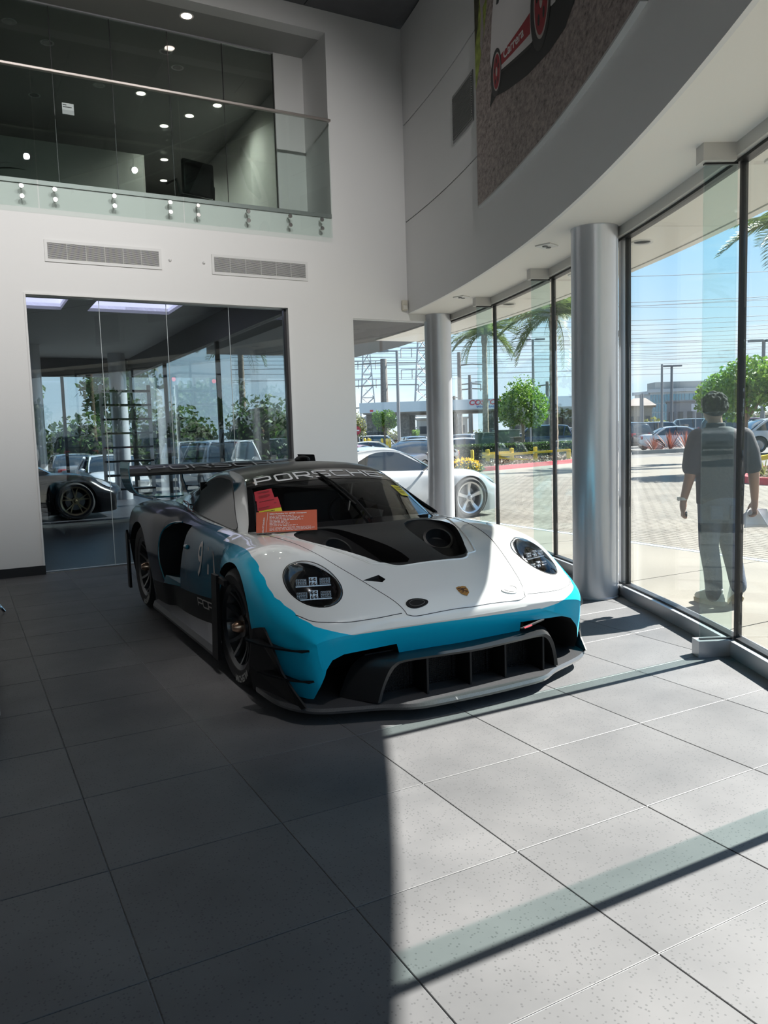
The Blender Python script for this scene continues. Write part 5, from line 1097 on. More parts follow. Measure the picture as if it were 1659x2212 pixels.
card('yellow_card', 'yellow sticker at the far side of the race car windscreen', .42, .62, .80, .93, M_yel, .006, [(.1, .9, .75, .06), (.1, .85, .55, .06), (.1, .9, .35, .05), (.1, .7, .2, .05)], M_ink, 4)
def placard():
    t = thing('orange_placard', 'orange printed information placard leaning on the windscreen', 'placard')
    A = Vector((-.735, 1.375, .838)); B = Vector((-.375, 1.265, .838)); up = Vector((.022, .045, .122)); n = (B-A).cross(up).normalized()
    A += Vector((CARX, CARY, 0)); B += Vector((CARX, CARY, 0)); ex = B-A
    def S(x, y, o): return A+ex*x+up*y+n*o
    mb = MB(); mb.prism([(0, 0), (1, 0), (1, 1), (0, 1)], lambda a, b: S(a, b, -.0015), lambda a, b: S(a, b, .0015)); mb.build('card', M_or, t)
    v, f = text_mesh('2024 Porsche 911 GT3R rennsport', .085, 1.0, align='LEFT', bold=.003); mb = MB(); mb.add([S(.215+a*.50, .88+b, .0025) for a, b in v], f); mb.build('printed_line', M_wink, t)
    ticks(t, S, [(.215, .215+w, .76-.068*i, .026) for i, w in enumerate((.40, .56, .50, .55, .30, .33, .32, .46))]+[(.215, .215+w, .19-.06*i, .022) for i, w in enumerate((.68, .74, .70))], M_wink, 9)
    mb = MB(); mb.add([S(x, y, .0022) for x, y in ((.155, .0), (.16, .0), (.19, .97), (.185, .97))], [(0, 1, 2, 3)]); mb.build('rule', M_wink, t)
    v, f = text_mesh('Porsche GT Evolution', .095, 1.0, align='LEFT', bold=.002); mb = MB(); mb.add([S(.10+(.03+a)*.03-b*.42, -.17+a*1.05, .0025) for a, b in v if True], f); mb.f = [q for q in mb.f if min(mb.v[i][2] for i in q) > .835]; mb.m = [0]*len(mb.f); mb.build('printed_line', M_wink, t)
    return t
placard()
# ================================================================ bits at the left edge of the room
t = thing('reception_desk', 'white corner of a reception desk at the left edge', 'desk', (-.62, 4.75, 0)); mb = MB(); mb.bbox(-.6, .712, -.45, .9, .06, .34, .008); mb.build('lower_cabinet', mat('gloss_white', (.8, .81, .83), .25, coat=.5), t, smooth=True); mb = MB(); mb.box(-.58, .69, -.42, .88, 0, .06); mb.build('plinth', M_satblk, t)
t = thing('side_stool', 'chrome foot of a stool at the left edge', 'stool', (.06, 7.32, 0))
for k in range(4): a = k*math.pi/2+.05; mb = MB(); mb.tube([(0, 0, .12), (.14*math.cos(a), .14*math.sin(a), .09), (.19*math.cos(a), .19*math.sin(a), .012)], .013, 8); mb.build('leg', mat('chrome', (.75, .75, .76), .08, metal=1), t, smooth=True)
mb = MB(); mb.tube([(0, 0, .10), (0, 0, .52)], .02, 10); mb.build('post', MATS['chrome'], t, smooth=True); mb = MB(); mb.lathe([(0, .52), (.17, .52), (.19, .54), (.19, .58), (.17, .60), (0, .60)], n=28); mb.build('seat', M_satblk, t, smooth=True)
t = thing('potted_plant', 'small potted plant standing on the stool, one leaf in view', 'plant', (.06, 7.32, .60)); mb = MB(); mb.lathe([(0, 0), (.05, 0), (.065, .12), (.055, .12), (0, .10)], n=18); mb.build('pot', M_pot, t, smooth=True); leafy(t, 9, .17, .022, mat('olive_leaf', (.10, .13, .02), .45), 8, (0, 0, .10))
# ================================================================ outdoors
_RR = [Vector(r) for r in _R]
def aim(u, v, d):
    """world point on the sight line of photo position (u, v), d metres away over the ground (used only to place far things)"""
    r = _RR[0]*((u-829.5)/1691.18)+_RR[1]*((v-1106)/1691.18)+_RR[2]; k = d/math.hypot(r.x, r.y)
    return Vector((r.x*k, r.y*k, 1.41248+r.z*k))
def gz(x, y):
    t = y-1.05*x; r = math.hypot(x, y)
    return (-.35*sstep(5, 14, t)+.25*sstep(-6, -12, t))*sstep(18, 24, r)
M_asph = mat('parking_asphalt', (.13, .127, .12), .9, noise=(1.2, .15)); M_conc = mat('walkway_concrete', (.172, .158, .13), .85, noise=(1.1, .14), bump=(30, .1))
M_pav = None
def paver_mat():
    m = bpy.data.materials.new('cream_paver'); m.use_nodes = True; nt = m.node_tree; b = nt.nodes['Principled BSDF']; N = nt.nodes.new; L = nt.links.new
    g = N('ShaderNodeNewGeometry'); n = N('ShaderNodeTexNoise'); n.inputs['Scale'].default_value = 1.3; n.inputs['Detail'].default_value = 7; L(g.outputs['Position'], n.inputs['Vector'])
    r = N('ShaderNodeValToRGB'); e = r.color_ramp.elements; e[0].position = .32; e[0].color = (.132, .121, .10, 1); e[1].position = .7; e[1].color = (.196, .179, .147, 1); L(n.outputs['Fac'], r.inputs[0]); L(r.outputs[0], b.inputs['Base Color']); b.inputs['Roughness'].default_value = .85; return m
def plaza_mat():
    m = bpy.data.materials.new('far_paving'); m.use_nodes = True; nt = m.node_tree; b = nt.nodes['Principled BSDF']; N = nt.nodes.new; L = nt.links.new
    g = N('ShaderNodeNewGeometry'); br = N('ShaderNodeTexBrick'); br.inputs['Scale'].default_value = 4.2; br.inputs['Color1'].default_value = (.188, .172, .14, 1); br.inputs['Color2'].default_value = (.157, .145, .12, 1); br.inputs['Mortar'].default_value = (.10, .09, .075, 1); br.inputs['Mortar Size'].default_value = .012
    mp = N('ShaderNodeMapping'); mp.inputs['Rotation'].default_value = (0, 0, 1.5708); L(g.outputs['Position'], mp.inputs[0]); L(mp.outputs[0], br.inputs['Vector']); L(br.outputs['Color'], b.inputs['Base Color']); b.inputs['Roughness'].default_value = .85; return m
def ground():
    mb = MB(); n = 60; ext = 260
    xs = [-ext+2*ext*i/n for i in range(n+1)]
    fine = [-260, -160, -100, -60, -40, -30, -20, -10, 0, 6, 12, 16, 18, 20, 22, 24, 26, 28, 30, 33, 36, 40, 45, 50, 60, 80, 120, 180, 260]
    mb.v = [(x, y, gz(x, y)-.06) for x in fine for y in fine]; k = len(fine)
    mb.f = [(i*k+j, (i+1)*k+j, (i+1)*k+j+1, i*k+j+1) for i in range(k-1) for j in range(k-1)]; mb.m = [0]*len(mb.f)
    # leave the building itself out
    mb.f = [f for f in mb.f if not (max(mb.v[i][0] for i in f) <= 6 and min(mb.v[i][0] for i in f) >= -10 and max(mb.v[i][1] for i in f) <= 6 and min(mb.v[i][1] for i in f) >= 0)]; mb.m = [0]*len(mb.f)
    struct(mb.build('ground_parking', M_asph, smooth=True), 'grey parking lot ground')
ground()
# concrete walk: big slabs with open joints
walk = MB(); walk.add([(0, 0, -.3)], []); 
ys = [-8, -5.6, -3.2, -.8, 1.6, 3.55, 5.2, 7.6, 10.0, 12.4]
def curve_x(y): return CX+math.sqrt(max(0, (RG+.065)**2-(y-CY)**2))
mb = MB(); P = [(curve_x(y), y) for y in [-8+.6*i for i in range(35)]]; P = P+[(7.2, P[-1][1]), (7.2, -8)]; mb.prism(P, lambda x, y: (x, y, -.08), lambda x, y: (x, y, -.012)); wk = struct(mb.build('walkway', mat('joint_dark', (.10, .09, .08), .9)), 'pale concrete walkway outside the glass')
for a, b in zip(ys, ys[1:]):
    n = 8; L_ = [(curve_x(a+.006+(b-a-.012)*i/n), a+.006+(b-a-.012)*i/n) for i in range(n+1)]; P = L_+[(7.194, b-.006), (7.194, a+.006)]
    mb = MB(); mb.prism(P, lambda x, y: (x, y, -.05), lambda x, y: (x, y, 0)); mb.build('slab', M_conc, wk)
mb = MB(); mb.box(7.205, 7.30, -8, 13, -.05, .002); struct(mb.build('trim_20', mat('blue_grey_edge', (.33, .40, .45), .7)), 'pale blue edging line beside the walkway')
# plaza paving
M_pav = paver_mat(); TW, TH = .24, .12
mb = MB(); P = [(7.30, -12), (16.5, -12), (16.3, 11.8), (17.05, 12.95), (20, 14.5), (28, 20), (30, 27), (22.85, 25.4), (19.9, 24.3), (17.3, 23.4), (15.3, 23.2), (11.0, 22.6), (7.30, 22)]
mb.prism(P, lambda x, y: (x, y, -.08), lambda x, y: (x, y, -.004)); plaza = struct(mb.build('pavement', plaza_mat()), 'cream paved forecourt')
def pavers():
    near = []; me = MB(); g = .004; me.add([(g, g, -.01), (TH-g, g, -.01), (TH-g, TW-g, -.01), (g, TW-g, -.01), (g+.004, g+.004, .003), (TH-g-.004, g+.004, .003), (TH-g-.004, TW-g-.004, .003), (g+.004, TW-g-.004, .003)], [(4, 5, 6, 7), (0, 1, 5, 4), (1, 2, 6, 5), (2, 3, 7, 6), (3, 0, 4, 7)]); m1 = me.mesh('paver', M_pav)
    allp = []
    for i in range(0, 72):
        x = 7.31+i*TH
        for j in range(0, 78):
            y = 1.0+j*TW+(TW/2 if i % 2 else 0)
            if x < 16 and y < 19.5: allp.append((x, y))
    def key(p):
        d = Vector((p[0], p[1], 0))-Vector((0, 0, 1.41)); dep = _RR[2].dot(d); u = 829.5+1691*_RR[0].dot(d)/dep
        vis = 1360 < u < 1659
        return (0 if vis else 1, dep)
    allp.sort(key=key); big = MB()
    for k, (x, y) in enumerate(allp):
        if k < 300: put('paver', m1, plaza, (x, y, 0))
        else: big.add([(a+x, b+y, c) for a, b, c in [(g, g, -.01), (TH-g, g, -.01), (TH-g, TW-g, -.01), (g, TW-g, -.01), (g+.004, g+.004, .003), (TH-g-.004, g+.004, .003), (TH-g-.004, TW-g-.004, .003), (g+.004, TW-g-.004, .003)]], [(4, 5, 6, 7), (0, 1, 5, 4), (1, 2, 6, 5), (2, 3, 7, 6), (3, 0, 4, 7)])
    me2 = bpy.data.meshes.new('paver_field'); me2.from_pydata(big.v, [], big.f); me2.materials.append(M_pav); me2.update(); tag(put('paver_field', me2, plaza), None, kind='stuff')
pavers()
# ---- planting helpers
def leaf_cloud(pts, size, seed, flat=False):
    rnd = random.Random(seed); vs = []; fs = []
    for p in pts:
        a = Vector((rnd.gauss(0, 1), rnd.gauss(0, 1), rnd.gauss(0, 1))).normalized(); b = a.orthogonal().normalized(); b = (b*math.cos(rnd.uniform(0, 6.28))+a.cross(b)*math.sin(rnd.uniform(0, 6.28))).normalized(); c = a.cross(b); s = size*rnd.uniform(.6, 1.3); n = len(vs)
        p = Vector(p); vs += [p-b*s, p+c*s*.55, p+b*s, p-c*s*.55]; fs.append((n, n+1, n+2, n+3))
    mb = MB(); mb.add(vs, fs); return mb
def leaf_mat(name, c1, c2):
    if name in MATS: return MATS[name]
    m = bpy.data.materials.new(name); m.use_nodes = True; MATS[name] = m; nt = m.node_tree; b = nt.nodes['Principled BSDF']; N = nt.nodes.new; L = nt.links.new
    g = N('ShaderNodeNewGeometry'); r = N('ShaderNodeValToRGB'); e = r.color_ramp.elements; e[0].color = (*c1, 1); e[1].color = (*c2, 1); L(g.outputs['Random Per Island'], r.inputs[0]); L(r.outputs[0], b.inputs['Base Color']); b.inputs['Roughness'].default_value = .55
    b.inputs['Transmission Weight'].default_value = 0.0
    tr = N('ShaderNodeBsdfTranslucent'); L(r.outputs[0], tr.inputs[0]); mx = N('ShaderNodeMixShader'); mx.inputs[0].default_value = .35; L(b.outputs[0], mx.inputs[1]); L(tr.outputs[0], mx.inputs[2]); L(mx.outputs[0], nt.nodes['Material Output'].inputs[0]); return m
LG = leaf_mat('fresh_leaves', (.05, .16, .015), (.22, .36, .04)); LD = leaf_mat('deep_leaves', (.03, .07, .02), (.10, .17, .04)); LO = leaf_mat('olive_leaves', (.10, .12, .03), (.26, .26, .09))
LF = leaf_mat('flower_petals', (.75, .45, .02), (.80, .62, .05)); LR = leaf_mat('flax_leaves', (.13, .03, .025), (.30, .10, .06)); LM = leaf_mat('mulch_chips', (.05, .032, .02), (.17, .115, .075))
M_trunk = mat('tree_bark', (.20, .16, .12), .85, noise=(9, .3), bump=(20, .5)); M_palmt = mat('palm_bark', (.27, .22, .17), .9, noise=(6, .3), bump=(14, .8))
def tree(label, base, H, crown, leafm, seed, n=2600, size=.09, group=None, tr=.10, name='leafy_tree'):
    t = thing(name, label, 'tree', base, 0, group); rnd = random.Random(seed); cx, cy, cz, rx, rz = crown; lobes = [(0, 0, cz, rx*.78, rz*.8)]+[(rx*.52*math.cos(a), rx*.52*math.sin(a), cz+rz*rnd.uniform(-.45, .45), rx*.52, rz*.52) for a in [k*.9+rnd.uniform(0, .4) for k in range(7)]]
    pts = []
    for i in range(n):
        L_ = rnd.choice(lobes); d = Vector((rnd.gauss(0, 1), rnd.gauss(0, 1), rnd.gauss(0, 1))).normalized()*rnd.uniform(.25, 1.0)**.5; pts.append((L_[0]+d.x*L_[3], L_[1]+d.y*L_[3], L_[2]+d.z*L_[4]))
    tag(leaf_cloud(pts, size, seed).build('foliage', leafm, t), None, kind='stuff')
    mb = MB(); mb.tube([(0, 0, 0), (.03, .02, cz*.35), (0, .03, cz*.7), (.02, 0, cz)], [tr, tr*.8, tr*.7, tr*.4], 8); mb.build('trunk', M_trunk, t, smooth=True)
    for k in range(4): a = k*1.6+.4; mb = MB(); mb.tube([(0, 0, cz-rz*.9), (rx*.25*math.cos(a), rx*.25*math.sin(a), cz-rz*.4), (rx*.5*math.cos(a), rx*.5*math.sin(a), cz+rz*.1)], [tr*.5, tr*.35, tr*.2], 6); mb.build('branch', M_trunk, t, smooth=True)
    return t
def palm(label, base, H, L_, nf, seed, r=.19, lean=(0, 0)):
    t = thing('palm_tree', label, 'palm', base); rnd = random.Random(seed); mb = MB(); P = []; R_ = []
    for k in range(28): z = H*k/27; P.append((lean[0]*(k/27)**2, lean[1]*(k/27)**2, z)); R_.append(r*(1.15-.3*k/27)*(1+.10*(k % 2))*(1.25 if k > 24 else 1))
    mb.tube(P, R_, 12); mb.build('trunk', M_palmt, t, smooth=True)
    mp = leaf_mat('palm_leaves', (.06, .11, .03), (.20, .26, .07)); fr = []
    for kind in range(3):
        mb = MB(); spine = []
        for k in range(13):
            u = k/12; spine.append(Vector((L_*u*(1-.12*u*kind), 0, L_*(.42-.25*kind)*u-L_*(.55+.12*kind)*u*u)))
        mb.tube(spine, [.03*(1-.8*k/12) for k in range(13)], 5)
        for k in range(2, 50):
            u = k/50*.99; i = min(11, int(u*12)); p = spine[i].lerp(spine[i+1], u*12-i); ln = L_*.30*math.sin(math.pi*(.12+.8*u))**.7
            for sg in (-1, 1):
                e = p+Vector((ln*.55, sg*ln*.72, -ln*rnd.uniform(.25, .6))); w = Vector((.016*L_/2, 0, .004)); mid = p.lerp(e, .5)+Vector((0, 0, ln*.08)); mb.add([p-w*.6, p+w*.6, mid+w, mid-w, e], [(0, 1, 2, 3), (3, 2, 4)])
        fr.append(mb.mesh('frond', mp))
    for k in range(nf):
        o = put('frond', fr[k % 3], t, (lean[0], lean[1], H)); o.rotation_euler = (rnd.uniform(-.2, .2), rnd.uniform(-1.05, .25), k*2.399+rnd.uniform(-.2, .2)); s = rnd.uniform(.85, 1.1); o.scale = (s, s, s)
    mb = MB(); mb.ball((lean[0], lean[1], H-.1), (.26, .26, .35)); mb.build('crown_shaft', M_palmt, t, smooth=True); return t
def shrub(name, label, c, r, leafm, n, size, seed, cat='shrub', core=True, group=None):
    t = thing(name, label, cat, c, 0, group); rnd = random.Random(seed); pts = []
    for i in range(n): d = Vector((rnd.gauss(0, 1), rnd.gauss(0, 1), abs(rnd.gauss(0, 1)))).normalized()*rnd.uniform(.6, 1); pts.append((d.x*r[0], d.y*r[1], d.z*r[2]))
    tag(leaf_cloud(pts, size, seed).build('foliage', leafm, t), None, kind='stuff')
    if core: mb = MB(); mb.ball((0, 0, r[2]*.25), (r[0]*.75, r[1]*.75, r[2]*.55)); mb.build('twigs', mat('hedge_inside', (.02, .025, .01), .9), t, smooth=True)
    return t
# ---- kerbed island with hedge, flowers and yellow rail
M_redk = mat('red_kerb_paint', (.42, .045, .06), .6, noise=(5, .15)); M_yelp = mat('yellow_rail_paint', (.72, .50, .015), .45)
def kerb(name, label, pts, w=.16, h=.15):
    mb = MB(); n = len(pts); vs = []
    for i, p in enumerate(pts):
        a = Vector(pts[max(0, i-1)]); b = Vector(pts[min(n-1, i+1)]); d = (b-a).normalized(); nn = Vector((-d.y, d.x))*w; z = gz(p[0], p[1])
        vs += [(p[0], p[1], z-.1), (p[0]+nn.x*.12, p[1]+nn.y*.12, z+h), (p[0]+nn.x, p[1]+nn.y, z+h), (p[0]+nn.x, p[1]+nn.y, z-.1)]
    mb.add(vs, [(i*4+k, i*4+(k+1) % 4, i*4+4+(k+1) % 4, i*4+4+k) for i in range(n-1) for k in range(4)]+[(0, 1, 2, 3), (4*n-1, 4*n-2, 4*n-3, 4*n-4)]); return struct(mb.build(name, M_redk), label)
kA = [(10.8, 22.5), (13.2, 22.8), (15.36, 23.2), (17.34, 23.4), (19.91, 24.27), (22.85, 25.37), (26.0, 26.8), (28.5, 28.6)]
kerb('trim_21', 'red painted kerb of the planted island behind the white sports car', kA)
def bed(name, label, poly, seed, n, z=.13):
    mb = MB(); mb.prism(poly, lambda x, y: (x, y, gz(x, y)-.1), lambda x, y: (x, y, gz(x, y)+z)); o = struct(mb.build(name, mat('mulch_bed', (.10, .07, .045), .95, noise=(8, .4), bump=(25, 1))), label)
    rnd = random.Random(seed); x0 = min(p[0] for p in poly); x1 = max(p[0] for p in poly); y0 = min(p[1] for p in poly); y1 = max(p[1] for p in poly); pts = []
    while len(pts) < n:
        x = rnd.uniform(x0, x1); y = rnd.uniform(y0, y1)
        if inpoly(x, y, poly): pts.append((x, y, gz(x, y)+z+rnd.uniform(0, .05)))
    tag(leaf_cloud(pts, .06, seed).build('mulch', LM, o), None, kind='stuff')
bed('ground_bed', 'mulch bed of the planted island', [(10.9, 22.7), (15.3, 23.35), (19.8, 24.45), (22.8, 25.55), (28.2, 28.7), (27, 33), (20, 32), (12, 27)], 4, 3500)
def hedge(label, a, b, w, h, seed, n):
    a = Vector(a); b = Vector(b); d = b-a; L_ = d.length; e = d.normalized(); nn = Vector((-e.y, e.x)); t = thing('hedge', label, 'hedge', (a.x, a.y, gz(a.x, a.y)+.1)); rnd = random.Random(seed); pts = []
    for i in range(n):
        s = rnd.uniform(0, L_); f = rnd.random(); 
        if f < .45: q = (w/2*rnd.choice((-1, 1))+rnd.gauss(0, .03), rnd.uniform(0, h))
        else: q = (rnd.uniform(-w/2, w/2), h+rnd.gauss(0, .03))
        p = e*s+nn*q[0]; pts.append((p.x, p.y, q[1]))
    tag(leaf_cloud(pts, .05, seed).build('foliage', LD, t), None, kind='stuff')
    mb = MB(); m = d/2; mb.obox((m.x, m.y, h/2), (d.x/2, d.y/2, 0), (nn.x*(w/2-.05), nn.y*(w/2-.05), 0), (0, 0, h/2-.03)); mb.build('inner_twigs', mat('hedge_inside', (.02, .025, .01), .9), t)
hedge('long clipped green hedge behind the yellow rail', (19.2, 31.6), (29.2, 31.5), .9, .95, 7, 9000)
for i, (u, v, s) in enumerate(((1004, 1006, 1.0), (893, 1003, 1.2))):
    p = aim(u, v, 23.6 if i else 28.3); shrub('flower_bush', 'bush of orange-yellow flowers '+('right of' if i == 0 else 'left of')+' the slim column', (p.x, p.y, gz(p.x, p.y)+.1), (.75*s, .55*s, .45), LF, 900, .05, 20+i, 'flowers'); shrub('leafy_bush', 'low green leaves under the flower bush '+('right of' if i == 0 else 'left of')+' the slim column', (p.x, p.y, gz(p.x, p.y)+.05), (.8*s, .6*s, .36), LD, 700, .06, 30+i, core=False)
def rail_fence():
    t = thing('yellow_rail', 'low yellow metal guard rail in front of the hedge', 'railing'); G = lambda u, v, d: aim(u, v, d)
    posts = [(1053, 971, 34.0), (1105, 968, 34.6), (1156, 965, 35.2), (1228, 970, 35.6)]; base = []
    for u, v, d in posts:
        p = aim(u, v, d); mb = MB(); mb.bbox(p.x-.07, p.x+.07, p.y-.07, p.y+.07, gz(p.x, p.y)+.1, p.z, .02); mb.build('post', M_yelp, t)
    for (a, b, w) in (((1042, 980, 33.9), (1100, 977, 34.5), .10), ((1042, 987, 33.8), (1157, 977, 35.1), .10), ((1105, 981, 34.5), (1230, 972, 35.6), .10), ((1058, 988, 34.0), (1225, 998, 35.5), .07)):
        mb = MB(); mb.beam(aim(*a), aim(*b), .08, w); mb.build('rail', M_yelp, t)
rail_fence()
for i, (u, d) in enumerate(((988, 36.5), (1020, 34.5))):
    p = aim(u, 972, d); t = thing('bollard', 'yellow steel bollard right of the slim column, '+('left one' if i == 0 else 'right one'), 'bollard', (p.x, p.y, gz(p.x, p.y))); mb = MB(); mb.lathe([(.075, 0), (.075, p.z-gz(p.x, p.y)-.04), (.05, p.z-gz(p.x, p.y)), (0, p.z-gz(p.x, p.y)+.01)], n=16); mb.build('post', M_yelp, t, smooth=True)
for i, u in enumerate((788, 796, 799, 825, 836, 842)):
    p = aim(u, 947, 52+i*.7); t = thing('bollard', 'short yellow bollard in front of the far fuel station', 'bollard', (p.x, p.y, gz(p.x, p.y)), 0, 'yellow bollards by the fuel station'); h = p.z-gz(p.x, p.y); mb = MB(); mb.lathe([(.09, 0), (.09, h-.04), (.06, h), (0, h+.01)], n=14); mb.build('post', M_yelp, t, smooth=True)
# right-hand island
kB = [(18.5, 6.0), (17.2, 8.5), (16.5, 10.6), (16.35, 11.86), (16.7, 12.6), (17.3, 13.1), (18.6, 13.9), (21, 15.2)]
kerb('trim_22', 'red painted kerb of the right-hand island', [p for p in reversed(kB)], .16, .16)
bed('ground_bed_right', 'mulch bed of the right-hand island', [(18.6, 6.0), (17.35, 8.6), (16.65, 10.7), (16.5, 11.8), (16.85, 12.45), (17.4, 12.95), (21, 15.0), (24, 12), (22, 6)], 5, 2500)
t = thing('yellow_rail', 'short yellow guard rail by the right-hand red kerb', 'railing'); A = aim(1632, 992, 23); B = aim(1720, 975, 24); mb = MB(); mb.beam(A, B, .09, .12); mb.build('rail', M_yelp, t)
for k in (.06, .9): q = A.lerp(B, k); mb = MB(); mb.bbox(q.x-.05, q.x+.05, q.y-.05, q.y+.05, gz(q.x, q.y)+.05, q.z+.05, .01); mb.build('post', M_yelp, t)
for i, (u, v, d) in enumerate(((1650, 1020, 21.5), (1615, 1000, 23))):
    p = aim(u, v, d); t = thing('grassy_clump', 'spiky low plant by the right-hand red kerb, '+('front one' if i == 0 else 'rear one'), 'plant', (p.x, p.y, gz(p.x, p.y)+.1)); leafy(t, 26, .55, .012, LO, 60+i, up=1.1, droop=.35)
# flax bushes across the lane
for i, (u, d, s) in enumerate(((1412, 47, .8), (1447, 46.5, 1.15), (1482, 47, 1.05))):
    p = aim(u, 962, d); t = thing('flax_bush', 'red-brown spiky flax bush in the car park, '+['small left one', 'middle one', 'right one'][i], 'shrub', (p.x, p.y, gz(p.x, p.y)+.05)); leafy(t, 60, 1.25*s, .022, LR, 70+i, up=1.2, droop=.2)
a = aim(1365, 970, 44.5); b = aim(1560, 966, 44.5); mb = MB(); mb.beam((a.x, a.y, gz(a.x, a.y)+.06), (b.x, b.y, gz(b.x, b.y)+.06), .25, .2); struct(mb.build('trim_23', mat('grey_kerb', (.3, .29, .27), .85)), 'grey kerb below the flax bushes')
# ---- trees and palms
def tb(u, v, d, z=None): p = aim(u, v, d); return (p.x, p.y, gz(p.x, p.y))
tree('round light green tree in front of the fuel station', tb(832, 950, 55), 3.4, (0, 0, 2.75, .95, .98), LG, 41, 4000, .07)
tree('dense round green tree behind the hedge', tb(1130, 950, 42), 4.6, (0, 0, 3.05, 1.42, 1.62), LG, 42, 9000, .08)
tree('bright green tree beyond the walking person', tb(1612, 940, 25), 3.6, (0, 0, 2.45, 1.35, 1.05), LG, 43, 8000, .07, tr=.08)
tree('smaller green tree at the left shoulder of the person', tb(1536, 940, 33), 3, (0, 0, 2.35, .65, .55), LG, 48, 1500, .075, tr=.06)
tree('pale olive tree at the left edge of the corner window', tb(772, 950, 62), 3.4, (0, 0, 2.7, .8, 1.2), LO, 44, 1500, .09)
tree('small clipped tree behind the silver hatchback', tb(898, 940, 74), 2.4, (0, 0, 1.9, .42, .42), LG, 45, 500, .07, tr=.05)
palm('tall palm left of the big column', tb(1197, 985, 40.2), 7.05, 2.7, 34, 51)
palm('farther palm right of the slim column', tb(1050, 960, 60), 9.1, 2.7, 30, 52, .2)
palm('palm cut off by the right frame edge', tb(1702, 960, 36), 9.1, 2.6, 22, 53, .19)
# ---- parked cars
M_tl = mat('tail_lamp', (.35, .008, .01), .2, coat=1); M_hlamp = mat('head_lamp_clear', (.6, .62, .64), .08, metal=.5, coat=1); M_cw = mat('car_wheel_grey', (.33, .33, .34), .35, metal=.8); PAINT = {}
def paint(name, c): return mat('car_paint_'+name, c, .25, coat=1)
GLS = mat('parked_car_glass', (.03, .04, .045), .05, coat=1)
def parked_proto(kind):
    L_, w, belt0, roof, wb0, wb1 = {'sedan': (4.75, .91, .90, 1.44, .95, 3.75), 'suv': (4.85, .96, 1.08, 1.80, .98, 3.86), 'hatch': (4.4, .90, 1.0, 1.66, .9, 3.5)}[kind]
    root = thing('parked_car', 'car', 'car'); mb = MB(); S = []
    # x runs from the nose back
    keys = {'sedan': [(0, .70, .42, .62), (.12, .84, .30, .70), (.5, .9, .24, .80), (1.3, 1, .22, .92), (2.2, 1, .22, .94), (3.6, 1, .22, .96), (4.3, .95, .26, .99), (4.65, .86, .36, .96), (4.75, .72, .46, .84)],
            'suv': [(0, .74, .45, .82), (.12, .86, .34, .92), (.5, .93, .28, 1.0), (1.2, 1, .26, 1.08), (2.2, 1, .26, 1.1), (3.8, 1, .26, 1.12), (4.55, .97, .30, 1.12), (4.78, .9, .4, 1.08), (4.85, .8, .48, .98)],
            'hatch': [(0, .72, .42, .74), (.12, .86, .32, .84), (.5, .93, .26, .94), (1.1, 1, .24, 1.0), (2.2, 1, .24, 1.02), (3.5, 1, .24, 1.05), (4.15, .96, .28, 1.06), (4.34, .88, .4, 1.02), (4.4, .76, .48, .9)]}[kind]
    F = [pchip([k[0] for k in keys], [k[q] for k in keys]) for q in (1, 2, 3)]; xs = [L_*i/44 for i in range(45)]; xs[1] = .06; xs[-2] = L_-.05; R_ = []
    for x in xs:
        ww = F[0](x)*w; zb = F[1](x); zt = F[2](x); h = zt-zb; half = [(ww*.90, zb), (ww*.985, zb+h*.22), (ww, zb+h*.55), (ww*.965, zb+h*.86), (ww*.86, zt), (ww*.4, zt+.025), (0, zt+.03)]; full = half+[(-a, b) for a, b in reversed(half[:-1])]; R_.append([(a, x, b) for a, b in catmull(full, 2)])
    n = len(R_[0]); mb.add([p for r in R_ for p in r], [(i*n+k, i*n+k+1, (i+1)*n+k+1, (i+1)*n+k) for i in range(44) for k in range(n-1)]+[(i*n, (i+1)*n, (i+1)*n+n-1, i*n+n-1) for i in range(44)]+[tuple(range(n)), tuple(range(44*n+n-1, 44*n-1, -1))])
    body = put('body', mb.mesh('body', [paint('silver', (.5, .51, .52)), M_void], smooth=True, ang=45), root); cuts = []
    rw = {'sedan': .34, 'suv': .385, 'hatch': .35}[kind]
    for x in (wb0, wb1):
        for sg in (-1, 1): cuts.append(xcyl(x, rw, rw+.045, sg*.55, sg*1.3, M_void, 28))
    cut(body, cuts)
    # cabin: foot of screen, header, rear header, foot of rear glass
    a, b, c, d = {'sedan': (1.25, 2.05, 3.35, 4.15), 'suv': (1.2, 1.9, 4.3, 4.72), 'hatch': (1.05, 1.85, 3.75, 4.25)}[kind]; zb = F[2](2.2)-.03
    cab = pchip([a, (a+b)/2, b, (b+c)/2, c, (c+d)/2, d], [zb+.02, zb+(roof-zb)*.62, roof-.04, roof, roof-.05, zb+(roof-zb)*.62, zb+.03]); gm = MB(); N_ = 36; V = []
    for i in range(N_+1):
        x = a+(d-a)*i/N_; z = cab(x); t_ = (z-zb)/(roof-zb); wb_ = w*.925; wt = w*(.925-.19*max(0, t_)); V += [(wb_, x, zb-.02), (wt+.02*t_, x, z-.06*t_), (wt*.86, x, z-.005), (0, x, z+.02*t_), (-wt*.86, x, z-.005), (-wt-.02*t_, x, z-.06*t_), (-wb_, x, zb-.02)]
    gm.add(V, [(i*7+k, i*7+k+1, i*7+8+k, i*7+7+k) for i in range(N_) for k in range(6)]+[tuple(range(7)), tuple(range(N_*7+6, N_*7-1, -1))]); gm.build('cabin_glass', GLS, root, smooth=True, ang=50)
    rm = MB(); V = []; xs2 = [b-.06+(c-b+.12)*i/12 for i in range(13)]
    for x in xs2: z = cab(x)+.008; wt = w*.735; V += [(wt*1.035, x, z-.065), (wt*.99, x, z-.02), (wt*.6, x, z+.012), (0, x, z+.022), (-wt*.6, x, z+.012), (-wt*.99, x, z-.02), (-wt*1.035, x, z-.065)]
